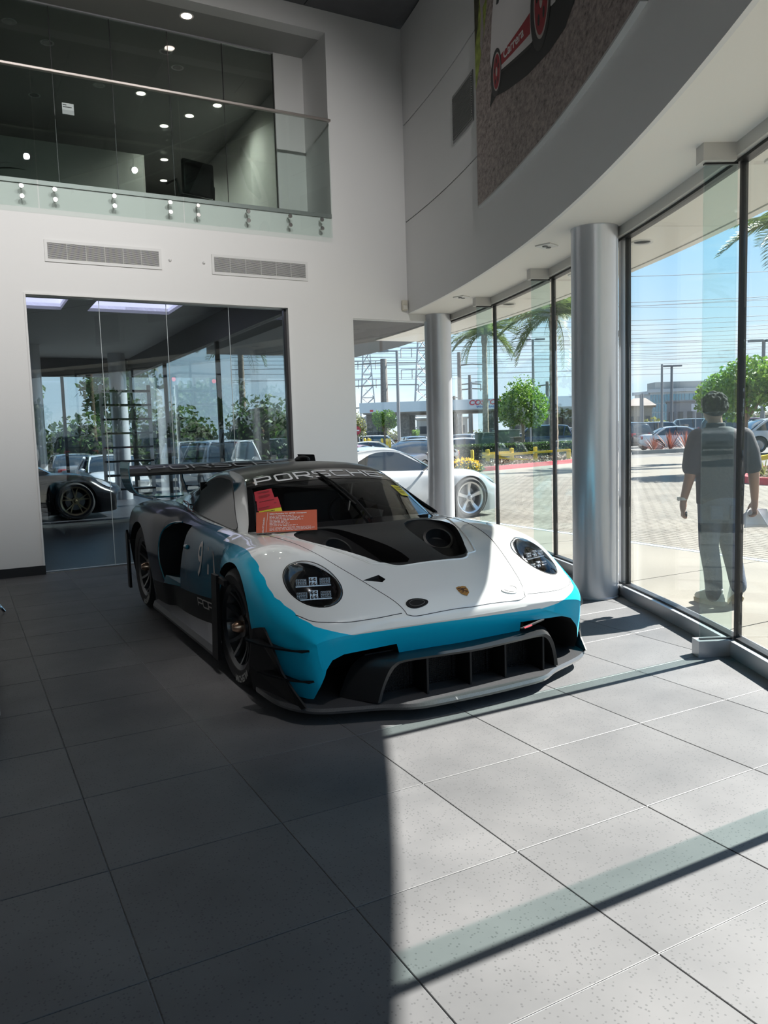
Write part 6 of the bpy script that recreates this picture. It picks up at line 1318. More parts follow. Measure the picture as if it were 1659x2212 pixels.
    rm.add(V, [(i*7+k, i*7+k+1, i*7+8+k, i*7+7+k) for i in range(12) for k in range(6)]); rm.build('roof', PB, root, smooth=True)
    for sg in (-1, 1):
        for (x0, z0, x1, z1, r_) in ((a+.05, zb, b, roof-.07, .04), ((b+c)/2-.05, zb, (b+c)/2, roof-.05, .035), (d-.12, zb, c, roof-.09, .055))+(((c-.25), zb, c-.15, roof-.08, .05),)*(1 if kind != 'sedan' else 0):
            pm = MB(); pm.tube([(sg*w*.93, x0, z0-.01), (sg*w*.85, (x0+x1)/2, (z0+z1)/2+.02), (sg*w*.755, x1, z1)], r_, 6); pm.build('pillar', PB if abs(x0-((b+c)/2-.05)) > .01 else M_satblk, root, smooth=True)
        pm = MB(); pm.ball((sg*(w+.09), a+.35, zb+.07), (.10, .05, .07), 10, 6); pm.build('mirror', PB, root, smooth=True)
        pm = MB(); pm.bbox(sg*w*.66-.16, sg*w*.66+.16, L_-.14, L_-.005, F[2](L_)-.14, F[2](L_)+.06 if kind != 'suv' else F[2](L_)+.12, .03); pm.build('tail_lamp', M_tl, root, smooth=True)
        pm = MB(); pm.bbox(sg*w*.60-.18, sg*w*.60+.18, .005, .30, F[2](.1)-.16, F[2](.1)-.02, .03); pm.build('head_lamp', M_hlamp, root, smooth=True)
        for x in (wb0, wb1):
            tm = MB(); tm.lathe([(rw-.12, -.1), (rw-.02, -.11), (rw, -.08), (rw, .08), (rw-.02, .11), (rw-.12, .1)], (0, 0, 0), 'x', 24, close=True); ty = tm.build('wheel', M_rub, root, smooth=True, loc=(sg*(w-.12), x, rw)); dm = MB(); dm.lathe([(0, sg*.075), (.06, sg*.085), (rw-.15, sg*.06), (rw-.115, sg*.10), (rw-.11, sg*.02)], (0, 0, 0), 'x', 20); dm.build('rim', M_cw, ty, smooth=True)
    pm = MB(); pm.bbox(-.42, .42, -.01, .10, .40, .54, .02); pm.build('grille', M_satblk, root, smooth=True); pm = MB(); pm.box(-.17, .17, L_-.02, L_+.012, .72, .84); pm.build('number_plate', mat('plate_white', (.6, .6, .58), .5), root)
    return root
PB = paint('silver', (.5, .51, .52))
PROTO = {k: parked_proto(k) for k in ('sedan', 'suv', 'hatch')}; USED = set()
def park(kind, u, d, head, col, label, v=930, name='parked_car', grp=None, loc=None):
    r = PROTO[kind] if kind not in USED else copy_tree(PROTO[kind]); USED.add(kind); r['label'] = label
    if grp: r['group'] = grp
    L_ = {'sedan': 4.75, 'suv': 4.85, 'hatch': 4.4}[kind]; p = aim(u, v, d) if loc is None else Vector((*loc, 0)); h = math.radians(head); f = Vector((math.cos(h), math.sin(h), 0)); o = Vector((p.x, p.y, 0))+f*L_/2
    r.location = (o.x, o.y, gz(p.x, p.y)-.05); r.rotation_euler = (0, 0, h+math.pi/2); m = paint(*col)
    for ch in r.children:
        if ch.name.split('.')[0] in ('body', 'roof', 'mirror') or (ch.name.split('.')[0] == 'pillar' and ch.data.materials[0] == PB):
            ch.material_slots[0].link = 'OBJECT'; ch.material_slots[0].material = m
WH = ('white', (.74, .74, .73)); SV = ('silver', (.5, .51, .52)); GY = ('grey', (.16, .165, .17)); BK = ('black', (.02, .021, .024)); RD = ('red', (.22, .02, .035)); BL = ('pale_blue', (.33, .40, .50)); NV = ('dark_blue', (.03, .045, .08)); GRN = ('grey_green', (.20, .23, .23)); CR = ('cream', (.62, .58, .48))
park('sedan', 768, 27, -48, RD, 'dark red sedan directly behind the white sports car roof')
park('sedan', 806, 50, -28, CR, 'cream sedan behind the dark grey coupe')
park('sedan', 880, 42, 155, GY, 'dark grey coupe seen side-on in the corner window')
park('sedan', 903, 30, 215, ('dark_bronze', (.07, .062, .06)), 'dark bronze sedan half hidden by the slim column')
park('suv', 822, 64, -30, WH, 'white wagon parked in front of the fuel station')
park('hatch', 888, 58, 75, BL, 'pale blue hatchback with red tail lamps by the fuel station')
park('sedan', 920, 66, -40, SV, 'silver sedan just right of the pale blue hatchback')
park('sedan', 912, 71, 150, BK, 'black car far behind the silver sedan')
park('suv', 770, 70, 60, BK, 'black car at the left edge of the corner window')
park('sedan', 990, 48, 150, WH, 'white sedan behind the hedge right of the slim column')
park('sedan', 985, 62, 150, SV, 'silver sedan far behind the hedge')
park('hatch', 1018, 52, 30, GY, 'dark hatchback beside the green utility box')
park('suv', 1163, 54, 140, NV, 'dark blue car behind the round green tree')
park('sedan', 1115, 68, 150, SV, 'silver car glimpsed behind the tree trunk')
park('hatch', 1208, 72, 80, SV, 'silver hatchback right of the palm trunk')
park('suv', 1282, 68, 120, BK, 'black wagon left of the big column')
park('suv', 1338, 54, 80, BK, 'black wagon right behind the big column')
park('suv', 1432, 60, -42, ('dark_silver', (.24, .25, .27)), 'large grey SUV side-on behind the flax bushes')
park('sedan', 1468, 51, -38, ('pearl', (.66, .69, .72)), 'white sedan right behind the flax bushes')
park('suv', 1512, 70, -42, GRN, 'grey SUV at the left of the person head')
park('suv', 1585, 62, -50, BK, 'black SUV behind the person shoulder')
park('sedan', 1690, 38, -30, SV, 'silver sedan at the right edge of the picture')
park('hatch', 1640, 66, -40, RD, 'red car far behind the silver sedan at the right edge')
# white sports car on the forecourt
M_carwht = mat('silver_white_paint', (.40, .41, .43), .22, coat=1)
road_car('silver-white sports car parked outside the corner window', (8.42, 11.62, 0), math.radians(92), M_carwht, M_silverrim, 'five')
# ================================================================ street furniture, fuel station, wires, far buildings
M_pole = mat('grey_pole', (.20, .20, .21), .5, metal=.4); M_wood = mat('weathered_pole', (.19, .17, .155), .9, noise=(4, .2)); M_galv = mat('galvanised', (.34, .35, .37), .5, metal=.5)
def light_pole(label, u, vtop, d, double=False, arm=1.0, side=-1):
    p = aim(u, vtop, d); z0 = gz(p.x, p.y); t = thing('light_pole', label, 'light pole', (p.x, p.y, z0)); h = p.z-z0; e = Vector((.88, -.47, 0))
    mb = MB(); mb.tube([(0, 0, 0), (0, 0, h)], [.13, .09], 8); mb.build('pole', M_pole, t, smooth=True); mb = MB(); mb.lathe([(.26, 0), (.26, .5), (.0, .52)], n=14); mb.build('footing', MATS['grey_kerb'], t)
    for s in ((-1, 1) if double else (side,)):
        mb = MB(); mb.beam((0, 0, h-.05), e*s*arm+Vector((0, 0, h-.02)), .07, .07); mb.build('arm', M_pole, t); mb = MB(); q = e*s*arm; mb.obox((q.x, q.y, h-.02), e*.36, Vector((.47, .88, 0))*.16, (0, 0, .06)); mb.build('lamp_head', M_pole, t)
light_pole('tall light pole beside the light green tree', 857, 757, 52, False, .9, -1); light_pole('light pole with twin heads behind the palm', 1151, 733, 63, True, .55)
light_pole('light pole with a flat head left of the person', 1451, 790, 66, True, .4); light_pole('light pole at the right frame edge', 1650, 735, 48, True, .45); light_pole('short light pole between two utility poles', 1018, 825, 90, False, .8, 1)
for nm, u, v, d in (('slim bare pole left of the flat-headed light pole', 1430, 787, 58), ('slim pole standing right of the tall bare poles', 1388, 850, 62), ('thin pole in front of the low grey buildings', 1384, 852, 66)):
    p = aim(u, v, d); mb = MB(); mb.tube([(0, 0, 0), (0, 0, p.z)], [.1, .07], 8); tag(mb.build('pole', M_pole, smooth=True, loc=(p.x, p.y, 0)), nm, 'pole')
def util_pole(label, u, vtop, d, arms, r=.22, insul=True):
    p = aim(u, vtop, d); t = thing('utility_pole', label, 'utility pole', (p.x, p.y, gz(p.x, p.y))); h = p.z; e = Vector((.88, -.47, 0)); mb = MB(); mb.tube([(0, 0, 0), (0, 0, h)], [r*1.2, r*.8], 10); mb.build('pole', M_wood, t, smooth=True)
    for z, w, s0 in arms:
        a = e*(-w if s0 <= 0 else 0); b = e*(w if s0 >= 0 else 0); mb = MB(); mb.tube([(a.x, a.y, z), ((a.x+b.x)/2, (a.y+b.y)/2, z+.12), (b.x, b.y, z)], .09, 6); ar = mb.build('crossarm', M_wood, t)
        for q in ([a] if s0 <= 0 else [])+([b] if s0 >= 0 else []): mb = MB(); mb.tube([(q.x, q.y, z), (q.x, q.y, z-1.0)], .10, 6); mb.build('insulator', mat('insulator_grey', (.4, .4, .4), .4), ar)
util_pole('thick utility pole with four crossarms by the lattice tower', 828, 770, 110, [(11.6, 4.6, 0), (8.6, 4.8, 0), (5.6, 5, 0)], .55)
util_pole('tall utility pole with three side arms right of the slim column', 991, 755, 105, [(10.6, 3.4, 1), (7.4, 3.4, 1), (4.6, 3.2, 1)], .3)
util_pole('lower utility pole right of the tall armed one', 1014, 805, 114, [(8.6, 1.6, 0)], .26); util_pole('far utility pole beside the canopy sign', 981, 850, 120, [(7, 1.2, 0)], .25)
util_pole('far utility pole right of the round tree', 1182, 822, 100, [(7.0, 1.2, 0)], .25)
def tower(label, u, d, vtop, vbase, wpx, seed):
    a = aim(u, vtop, d); b = aim(u, vbase, d); t = thing('lattice_tower', label, 'pylon', (b.x, b.y, 0)); e = Vector((.88, -.47, 0)); f = Vector((.47, .88, 0)); W0 = wpx/1691*d/2; H = a.z; n = 9
    def c(i, sx, sy): k = 1-.72*i/n; return e*sx*W0*k+f*sy*W0*k+Vector((0, 0, H*i/n))
    for sx in (-1, 1):
        for sy in (-1, 1): mb = MB(); mb.tube([c(i, sx, sy) for i in range(n+1)], .11, 5); mb.build('leg', M_galv, t)
    for i in range(n):
        for (p0, p1) in (((-1, -1), (1, -1)), ((1, -1), (1, 1)), ((1, 1), (-1, 1)), ((-1, 1), (-1, -1))):
            mb = MB(); mb.tube([c(i, *p0), c(i+1, *p1)], .05, 4); mb.tube([c(i, *p1), c(i+1, *p0)], .05, 4); mb.tube([c(i+1, *p0), c(i+1, *p1)], .05, 4); tag(mb.build('lattice', M_galv, t), None, kind='stuff')
    for z in (.62, .80, .96):
        mb = MB(); w = W0*1.9; mb.tube([e*-w+Vector((0, 0, H*z)), e*w+Vector((0, 0, H*z))], .10, 5); mb.build('crossarm', M_galv, t)
        for s in (-1, 1):
            for k in (.5, 1): mb = MB(); q = e*s*w*k; mb.tube([(q.x, q.y, H*z), (q.x, q.y, H*z-1.6)], .10, 5); mb.build('insulator', MATS['insulator_grey'], t)
tower('steel lattice pylon at the left of the corner window', 795, 150, 735, 872, 40, 1); tower('steel lattice pylon half hidden by the slim column', 915, 140, 700, 872, 48, 2)
M_wire = mat('wire_grey', (.10, .11, .13), .6)
rows = [(606, 590, 95), (668, 640, 95), (676, 646, 96), (700, 686, 100), (712, 696, 104), (722, 708, 108), (733, 714, 110), (741, 724, 112), (748, 733, 112), (754, 742, 115), (760, 750, 115), (766, 757, 118), (773, 762, 118), (780, 770, 120), (788, 776, 120), (796, 785, 122), (806, 796, 122), (818, 806, 125), (650, 690, 130), (730, 760, 128), (770, 790, 128), (800, 745, 126), (826, 770, 126), (690, 640, 128)]
for i, (v0, v1, d) in enumerate(rows):
    a = aim(500, v0-4+((i*37) % 9), d*1.02); b = aim(2250, v1-40, d*1.45); mb = MB(); mb.tube([a.lerp(b, k/10)+Vector((0, 0, -1.2*math.sin(math.pi*k/10))) for k in range(11)], .032, 4); tag(mb.build('power_line', M_wire), 'thin power line strung across the sky', 'wire', 'power lines across the sky')
# fuel station canopy
def canopy():
    A = aim(778, 930, 78); B = aim(1300, 930, 78); e = Vector((B.x-A.x, B.y-A.y, 0)); Lc = e.length; e.normalize(); f = Vector((-e.y, e.x, 0)); t = thing('fuel_station', 'wide flat white fuel station canopy on square stone pillars', 'canopy', (A.x, A.y, 0)); M_c = mat('canopy_white', (.60, .66, .68), .5); z0, z1 = 3.62, 4.62
    mb = MB(); c = e*Lc/2+f*6; mb.obox((c.x, c.y, (z0+z1)/2), e*Lc/2, f*6, (0, 0, (z1-z0)/2)); mb.build('canopy_roof', M_c, t)
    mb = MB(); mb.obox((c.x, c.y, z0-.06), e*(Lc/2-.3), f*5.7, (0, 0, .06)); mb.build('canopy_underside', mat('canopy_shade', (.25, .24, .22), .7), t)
    Ms = mat('stone_pillar', (.13, .115, .10), .9, noise=(5, .35), bump=(12, 1))
    for u in (800, 870, 972, 1065, 1232, 1290):
        q = aim(u, 930, 78); r = Vector((q.x-A.x, q.y-A.y, 0)); k = r.dot(e)
        for fw in (2, 9): p = e*k+f*fw; mb = MB(); mb.obox((p.x, p.y, 1.75), e*.55, f*.55, (0, 0, 1.85)); mb.build('pillar', Ms, t)
        p = e*k+f*5; mb = MB(); mb.obox((p.x, p.y, .75), e*.4, f*.3, (0, 0, .75)); mb.build('fuel_pump', mat('pump_grey', (.4, .4, .4), .5), t)
    q = aim(1046, 930, 78); k = Vector((q.x-A.x, q.y-A.y, 0)).dot(e); fn = lambda x, z, o: e*(k+x)+f*-(.02+o)+Vector((0, 0, z))
    mb = MB(); mb.add([fn(x, z, .01) for x, z in ((-1.45, 3.72), (1.75, 3.72), (1.75, 4.62), (-1.45, 4.62))], [(0, 1, 2, 3)]); sg = mb.build('sign_board', M_c, t)
    v, f_ = text_mesh('COSTCO', .66, 1.15, bold=.025); mb = MB(); mb.add([fn(.15+a+.12*b, 4.27+b, .03) for a, b in v], f_); tag(mb.build('sign_letters', mat('sign_red', (.55, .02, .05), .5), sg), 'red sign letters'); v, f_ = text_mesh('WHOLESALE', .26, 1.3, bold=.012); mb = MB(); mb.add([fn(.25+a, 3.86+b, .03) for a, b in v], f_); tag(mb.build('sign_letters', mat('sign_blue', (.03, .12, .38), .5), sg), 'blue sign letters')
    q = aim(801, 930, 78); k2 = Vector((q.x-A.x, q.y-A.y, 0)).dot(e); mb = MB(); mb.add([e*(k2+x)+f*-.03+Vector((0, 0, z)) for x, z in ((0, 3.72), (.32, 3.72), (.32, 3.92), (0, 3.92))], [(0, 1, 2, 3)]); mb.build('small_red_sign', MATS['sign_red'], t)
canopy()
# utility boxes behind the hedge
for i, (u, w, h, d, c, lab) in enumerate(((1048, 1.0, 1.45, 44, (.075, .12, .085), 'dark green utility cabinet behind the hedge, left of the mullion'), (1093, 1.4, 1.5, 45.6, (.10, .15, .12), 'wide green utility cabinet behind the hedge, right of the mullion'), (1117, .55, 1.05, 43, (.14, .13, .10), 'small brown utility cabinet beside the green ones'))):
    p = aim(u, 940, d); t = thing('utility_cabinet', lab, 'cabinet', (p.x, p.y, gz(p.x, p.y)), -.45); m = mat('cabinet_paint_%d' % i, c, .6, noise=(3, .1)); mb = MB(); mb.bbox(-w/2, w/2, -.45, .45, .05, h, .03); mb.build('case', m, t); mb = MB(); mb.bbox(-w/2-.03, w/2+.03, -.48, .48, h, h+.06, .02); mb.build('lid', m, t); mb = MB(); mb.box(-w/2-.05, w/2+.05, -.5, .5, 0, .05); mb.build('pad', MATS['grey_kerb'], t); mb = MB(); mb.bbox(-.06, .06, -.49, -.44, h*.45, h*.62, .01); mb.build('latch', M_galv, t)
# signs
def sign(label, u, v, d, shape, m, back=False):
    p = aim(u, v, d); t = thing('road_sign', label, 'sign', (p.x, p.y, gz(p.x, p.y))); z = p.z-gz(p.x, p.y); mb = MB(); mb.tube([(0, 0, 0), (0, 0, z+.3)], .035, 6); mb.build('post', M_galv, t); e = Vector((.88, -.47, 0)); f = Vector((.47, .88, 0))
    poly = [(.36*math.cos(math.pi/8+k*math.pi/4), .36*math.sin(math.pi/8+k*math.pi/4)) for k in range(8)] if shape == 8 else ([(-.36, -.28), (.36, -.28), (.36, .28), (-.36, .28)] if shape == 4 else [(.34*math.cos(k*.2618), .34*math.sin(k*.2618)) for k in range(24)])
    mb = MB(); mb.prism(poly, lambda a, b: e*a+f*-.04+Vector((0, 0, z+b)), lambda a, b: e*a+f*-.06+Vector((0, 0, z+b))); pl = mb.build('plate', m, t)
    if shape == 0: mb = MB(); mb.obox(e*0+f*-.065+Vector((0, 0, z)), e*.22, f*.004, (0, 0, .05)); mb.build('bar', M_wht, pl)
sign('grey back of an octagonal road sign by the round tree', 1146, 898, 48, 8, M_galv); sign('round red no-entry sign at the left of the corner window', 770, 930, 60, 0, mat('sign_red2', (.45, .03, .05), .5)); sign('white parking sign right of the no-entry sign', 783, 922, 62, 4, mat('sign_white', (.62, .60, .62), .5)); sign('white board sign left of the person head', 1503, 880, 66, 4, MATS['sign_white'])
# ---- far buildings
def block(label, u0, u1, vtop, d, depth, col, nwin=0, name='low_building', roofh=0):
    A = aim(u0, 920, d); B = aim(u1, 920, d); top = aim((u0+u1)/2, vtop, d).z; e = Vector((B.x-A.x, B.y-A.y, 0)); L_ = e.length; e.normalize(); f = Vector((-e.y, e.x, 0)); t = thing(name, label, 'building', (A.x, A.y, 0)); c = e*L_/2+f*depth/2
    m = mat('wall_'+name+str(u0), col, .85, noise=(.5, .06)); mb = MB(); mb.obox((c.x, c.y, top/2), e*L_/2, f*depth/2, (0, 0, top/2)); mb.build('walls', m, t); mb = MB(); mb.obox((c.x, c.y, top+.12), e*(L_/2+.2), f*(depth/2+.2), (0, 0, .12)); mb.build('parapet', m, t)
    if roofh: mb = MB(); q = [e*-.6+f*-.6, e*(L_+.6)+f*-.6, e*(L_+.6)+f*(depth+.6), e*-.6+f*(depth+.6)]; r0 = e*L_*.25+f*depth/2; r1 = e*L_*.75+f*depth/2; mb.add([(p.x, p.y, top+.2) for p in q]+[(r0.x, r0.y, top+roofh), (r1.x, r1.y, top+roofh)], [(0, 1, 5, 4), (1, 2, 5), (2, 3, 4, 5), (3, 0, 4)]); mb.build('roof', mat('roof_tile_grey', (.22, .19, .17), .85), t)
    for k in range(nwin): x = L_*(k+.5)/nwin; mb = MB(); p = e*x+f*-.03; mb.obox((p.x, p.y, top*.55), e*L_/nwin*.28, f*.05, (0, 0, top*.16)); w = mb.build('window', mat('far_window', (.05, .06, .07), .15), t)
block('low beige house at the left of the right-hand pane', 1355, 1408, 880, 110, 10, (.30, .26, .21), 3, roofh=1.4); block('plain grey box building below the glass office', 1440, 1500, 868, 125, 14, (.24, .24, .25), 3); block('taller grey box building beside the grey one', 1466, 1525, 872, 146, 12, (.30, .30, .31), 2); block('grey house behind the palm', 1196, 1262, 893, 120, 12, (.36, .35, .34), 3, roofh=1.6); block('beige wall building under the round tree', 1100, 1215, 903, 105, 10, (.40, .36, .28), 4); block('beige far building behind the fuel station', 900, 1010, 905, 122, 10, (.42, .40, .36), 4); block('far shed left of the fuel station', 740, 800, 905, 122, 10, (.35, .34, .32), 3)
def office():
    d = 180; A = aim(1404, 920, d); B = aim(1478, 920, d); C_ = aim(1560, 920, d*1.04); z0, z1 = 5.5, aim(1440, 847, d).z; t = thing('glass_office', 'distant glass office block left of the person head', 'building', (A.x, A.y, 0)); mg = mat('office_glass', (.18, .30, .36), .12, metal=.3); mw = mat('office_band', (.50, .52, .53), .6); pane = MB(); o = Vector((A.x, A.y, 0))
    for P, Q, n in ((A, B, 12), (B, C_, 9)):
        P = Vector((P.x, P.y, 0))-o; Q = Vector((Q.x, Q.y, 0))-o; e = (Q-P); L_ = e.length; e.normalize(); f = Vector((-e.y, e.x, 0)); c = P+e*L_/2+f*8
        mb = MB(); mb.obox((c.x, c.y, (z1)/2), e*L_/2, f*8, (0, 0, z1/2)); mb.build('block', mw, t); w = L_/n; hh = (z1-1.0)/4
        pm = MB(); pm.obox((0, 0, 0), e*(w/2-.06), f*.05, (0, 0, hh/2-.10)); me = pm.mesh('pane', mg)
        for i in range(n):
            for j in range(4): p = P+e*w*(i+.5)-f*.06; put('pane', me, t, (p.x, p.y, .6+hh*(j+.5)))
        mb = MB(); c2 = P+e*L_/2+f*8; mb.obox((c2.x, c2.y, z1+.35), e*(L_/2+.4), f*8.4, (0, 0, .35)); mb.build('roof_edge', mw, t)
    p = Vector((aim(1495, 900, d*1.03).x, aim(1495, 900, d*1.03).y, 0))-o; mb = MB(); mb.obox((p.x, p.y+4, z1+1.5), (5, -3, 0), (1.5, 2.5, 0), (0, 0, .9)); mb.build('plant_room', mat('plant_room', (.33, .34, .33), .7), t)
office()
# belt of bushes along the horizon
for i, (u, d, rx, rz, lm) in enumerate(((1380, 70, 1.1, 1.4, LD), (1412, 78, 2.4, 2.3, LO), (1432, 82, 2.0, 1.9, LD), (1262, 102, 2.6, 2.2, LD), (1350, 96, 3.5, 2.2, LD), (1570, 80, 4, 2.6, LD), (1660, 90, 5, 3.0, LD), (1040, 104, 3.4, 2.2, LO), (858, 104, 3.6, 2.4, LO), (770, 110, 4, 2.6, LO), (1130, 138, 5, 2.6, LD), (1240, 140, 4, 2.6, LD))):
    p = aim(u, 930, d); shrub('background_bush', 'far bushy greenery along the edge of the car park', (p.x, p.y, gz(p.x, p.y)), (rx, rx*.7, rz), lm, 900, .16, 80+i, 'bush', True, 'far greenery')
# ---- street on the far side of the building, seen as reflection and through the next showroom
for i, (x, y, h) in enumerate(((6.6, -27, 7), (1, -34, 8), (16, 48, 8))):
    palm('palm on the street side, seen in the partition glass%s' % [' beside the traffic lights', ' at its left', ' through the next showroom'][i], (x, y, -.06), h, 2.4, 20, 90+i)
for i, (x, y) in enumerate(((-2, -40), (4, -44), (11, -46), (17, -42), (24, -45), (-4, 42), (2, 46), (8, 44))):
    tree('street tree glimpsed in the partition glass', (x, y, -.06), 6, (0, 0, 4.0, 2.3, 2.2), LD, 100+i, 1500, .2, 'street trees', .16)
for i, (x, y) in enumerate(((-8, 40), (-3.5, 39), (1, 40.5), (5.5, 39.5), (10, 41), (14.5, 40), (-9, -37), (-3, -38), (3, -37), (9, -38), (15, -37.5), (21, -38), (27, -37))):
    shrub('street_bush', 'dark roadside greenery glimpsed in the partition glass', (x, y, -.06), (2.9, 1.6, 3.0+.5*(i % 3)), LD, 1800, .15, 130+i, 'bush', True, 'roadside greenery')
t = thing('traffic_light', 'traffic signal on a curved mast arm seen in the partition glass', 'traffic light', (10, -26, -.06)); mb = MB(); mb.tube([(0, 0, 0), (0, 0, 6.4)], [.14, .10], 10); mb.build('pole', M_pole, t, smooth=True); mb = MB(); mb.tube([(0, 0, 5.0), (1.2, .2, 5.3), (3.5, .6, 5.2)], [.08, .07, .05], 8); mb.build('mast_arm', M_pole, t, smooth=True)
for k, (x, z) in enumerate(((.9, 4.6), (3.2, 4.5))):
    mb = MB(); mb.bbox(x-.18, x+.18, -.18, .18, z-.55, z+.55, .04); hd = mb.build('signal_head', M_satblk, t)
    for j, c in enumerate(((.5, .02, .02), (.25, .18, .02), (.02, .2, .1))): mb = MB(); mb.lathe([(0, .19), (.12, .19), (.12, .17), (0, .17)], (x, 0, z+.34-.34*j), 'y', 16); mb.build('lamp', mat('signal_%d' % j, c, .3, emit=(1, .05, .08, 3) if j == 0 else None), hd)
sp = [(-3, -22), (1, -22.5), (5, -22), (9, -22.4), (13, -22), (17, -22.3), (21, -22.1), (3, -30), (8, -30), (13, -30.2), (-2, 27), (1.2, 27.2), (4.4, 27), (8, 27.3), (-.5, 34), (4, 34), (9, 34)]
for i, (x, y) in enumerate(sp): park(('sedan', 'suv', 'hatch')[i % 3], 0, 0, 90 if i % 2 else -90, (WH, SV, BK, GY, WH, NV)[i % 6], 'parked car glimpsed in the partition glass', grp='cars across the street', loc=(x, y))
# canopy beyond the corner window; its underside shade is put into the colour
mb = MB(); P = [(4.3, 9.55), (6.35, 9.55), (6.9, 10.6), (7.2, 11.6), (7.42, 13.0), (7.45, 14.9), (4.3, 14.9)]; mb.prism(P, lambda x, y: (x, y, ZS+.02), lambda x, y: (x, y, ZS+.5)); struct(mb.build('roof_corner', mat('shaded_soffit', (.08, .082, .09), .6)), 'roof overhang beyond the corner window, shade painted into its colour')
# ================================================================ the person walking away outside
def remesh_obj(mb, name, m, parent, vox=.012, smooth=4, smat=None):
    me = mb.mesh(name, m); o = bpy.data.objects.new(name, me); COL.objects.link(o)
    r = o.modifiers.new('r', 'REMESH'); r.mode = 'VOXEL'; r.voxel_size = vox; s = o.modifiers.new('s', 'SMOOTH'); s.iterations = smooth; s.factor = .5
    dg = bpy.context.evaluated_depsgraph_get(); m2 = bpy.data.meshes.new_from_object(o.evaluated_get(dg)); o.modifiers.clear(); o.data = m2
    if not m2.materials: m2.materials.append(m)
    m2.polygons.foreach_set('use_smooth', [True]*len(m2.polygons)); o.parent = parent; return o
def loft(mb, secs, n=20):
    """secs = (x, y, z, half-width, half-depth)"""
    vs = [(x+a*math.cos(2*math.pi*k/n), y+b*math.sin(2*math.pi*k/n), z) for x, y, z, a, b in secs for k in range(n)]
    mb.add(vs, [(i*n+k, i*n+(k+1) % n, (i+1)*n+(k+1) % n, (i+1)*n+k) for i in range(len(secs)-1) for k in range(n)]+[tuple(range(n-1, -1, -1)), tuple((len(secs)-1)*n+k for k in range(n))])
def capsule(mb, pts, rs, n=12):
    mb.tube(pts, rs, n); mb.ball(pts[0], rs[0], 10, 6); mb.ball(pts[-1], rs[-1], 10, 6)
    for p, r in zip(pts[1:-1], rs[1:-1]): mb.ball(p, r, 10, 6)
def hand(mb, w, d, sg, curl):
    """palm and five bent fingers hanging from wrist w; sg = thumb side"""
    w = Vector(w); mb.ball(w+Vector((0, .005, -.045)), (.024, .038, .052), 12, 8); capsule(mb, [w, w+Vector((0, 0, -.04))], [.027, .028])
    for k, (dy, ln) in enumerate(((.030, .070), (.011, .080), (-.009, .075), (-.027, .058))):
        b = w+Vector((0, dy, -.085)); p1 = b+Vector((sg*.006*curl, 0, -ln*.42)); p2 = p1+Vector((-sg*ln*.30*curl, 0, -ln*.30*(1-.3*curl))); p3 = p2+Vector((-sg*ln*.26*curl, 0, ln*(.10*curl-.25*(1-curl)))); capsule(mb, [b, p1, p2, p3], [.0095, .0092, .0088, .008], 8)
    b = w+Vector((-sg*.012, .028, -.03)); capsule(mb, [b, b+Vector((-sg*.012, .022, -.03)), b+Vector((-sg*.018, .022, -.062))], [.012, .0105, .009], 8)
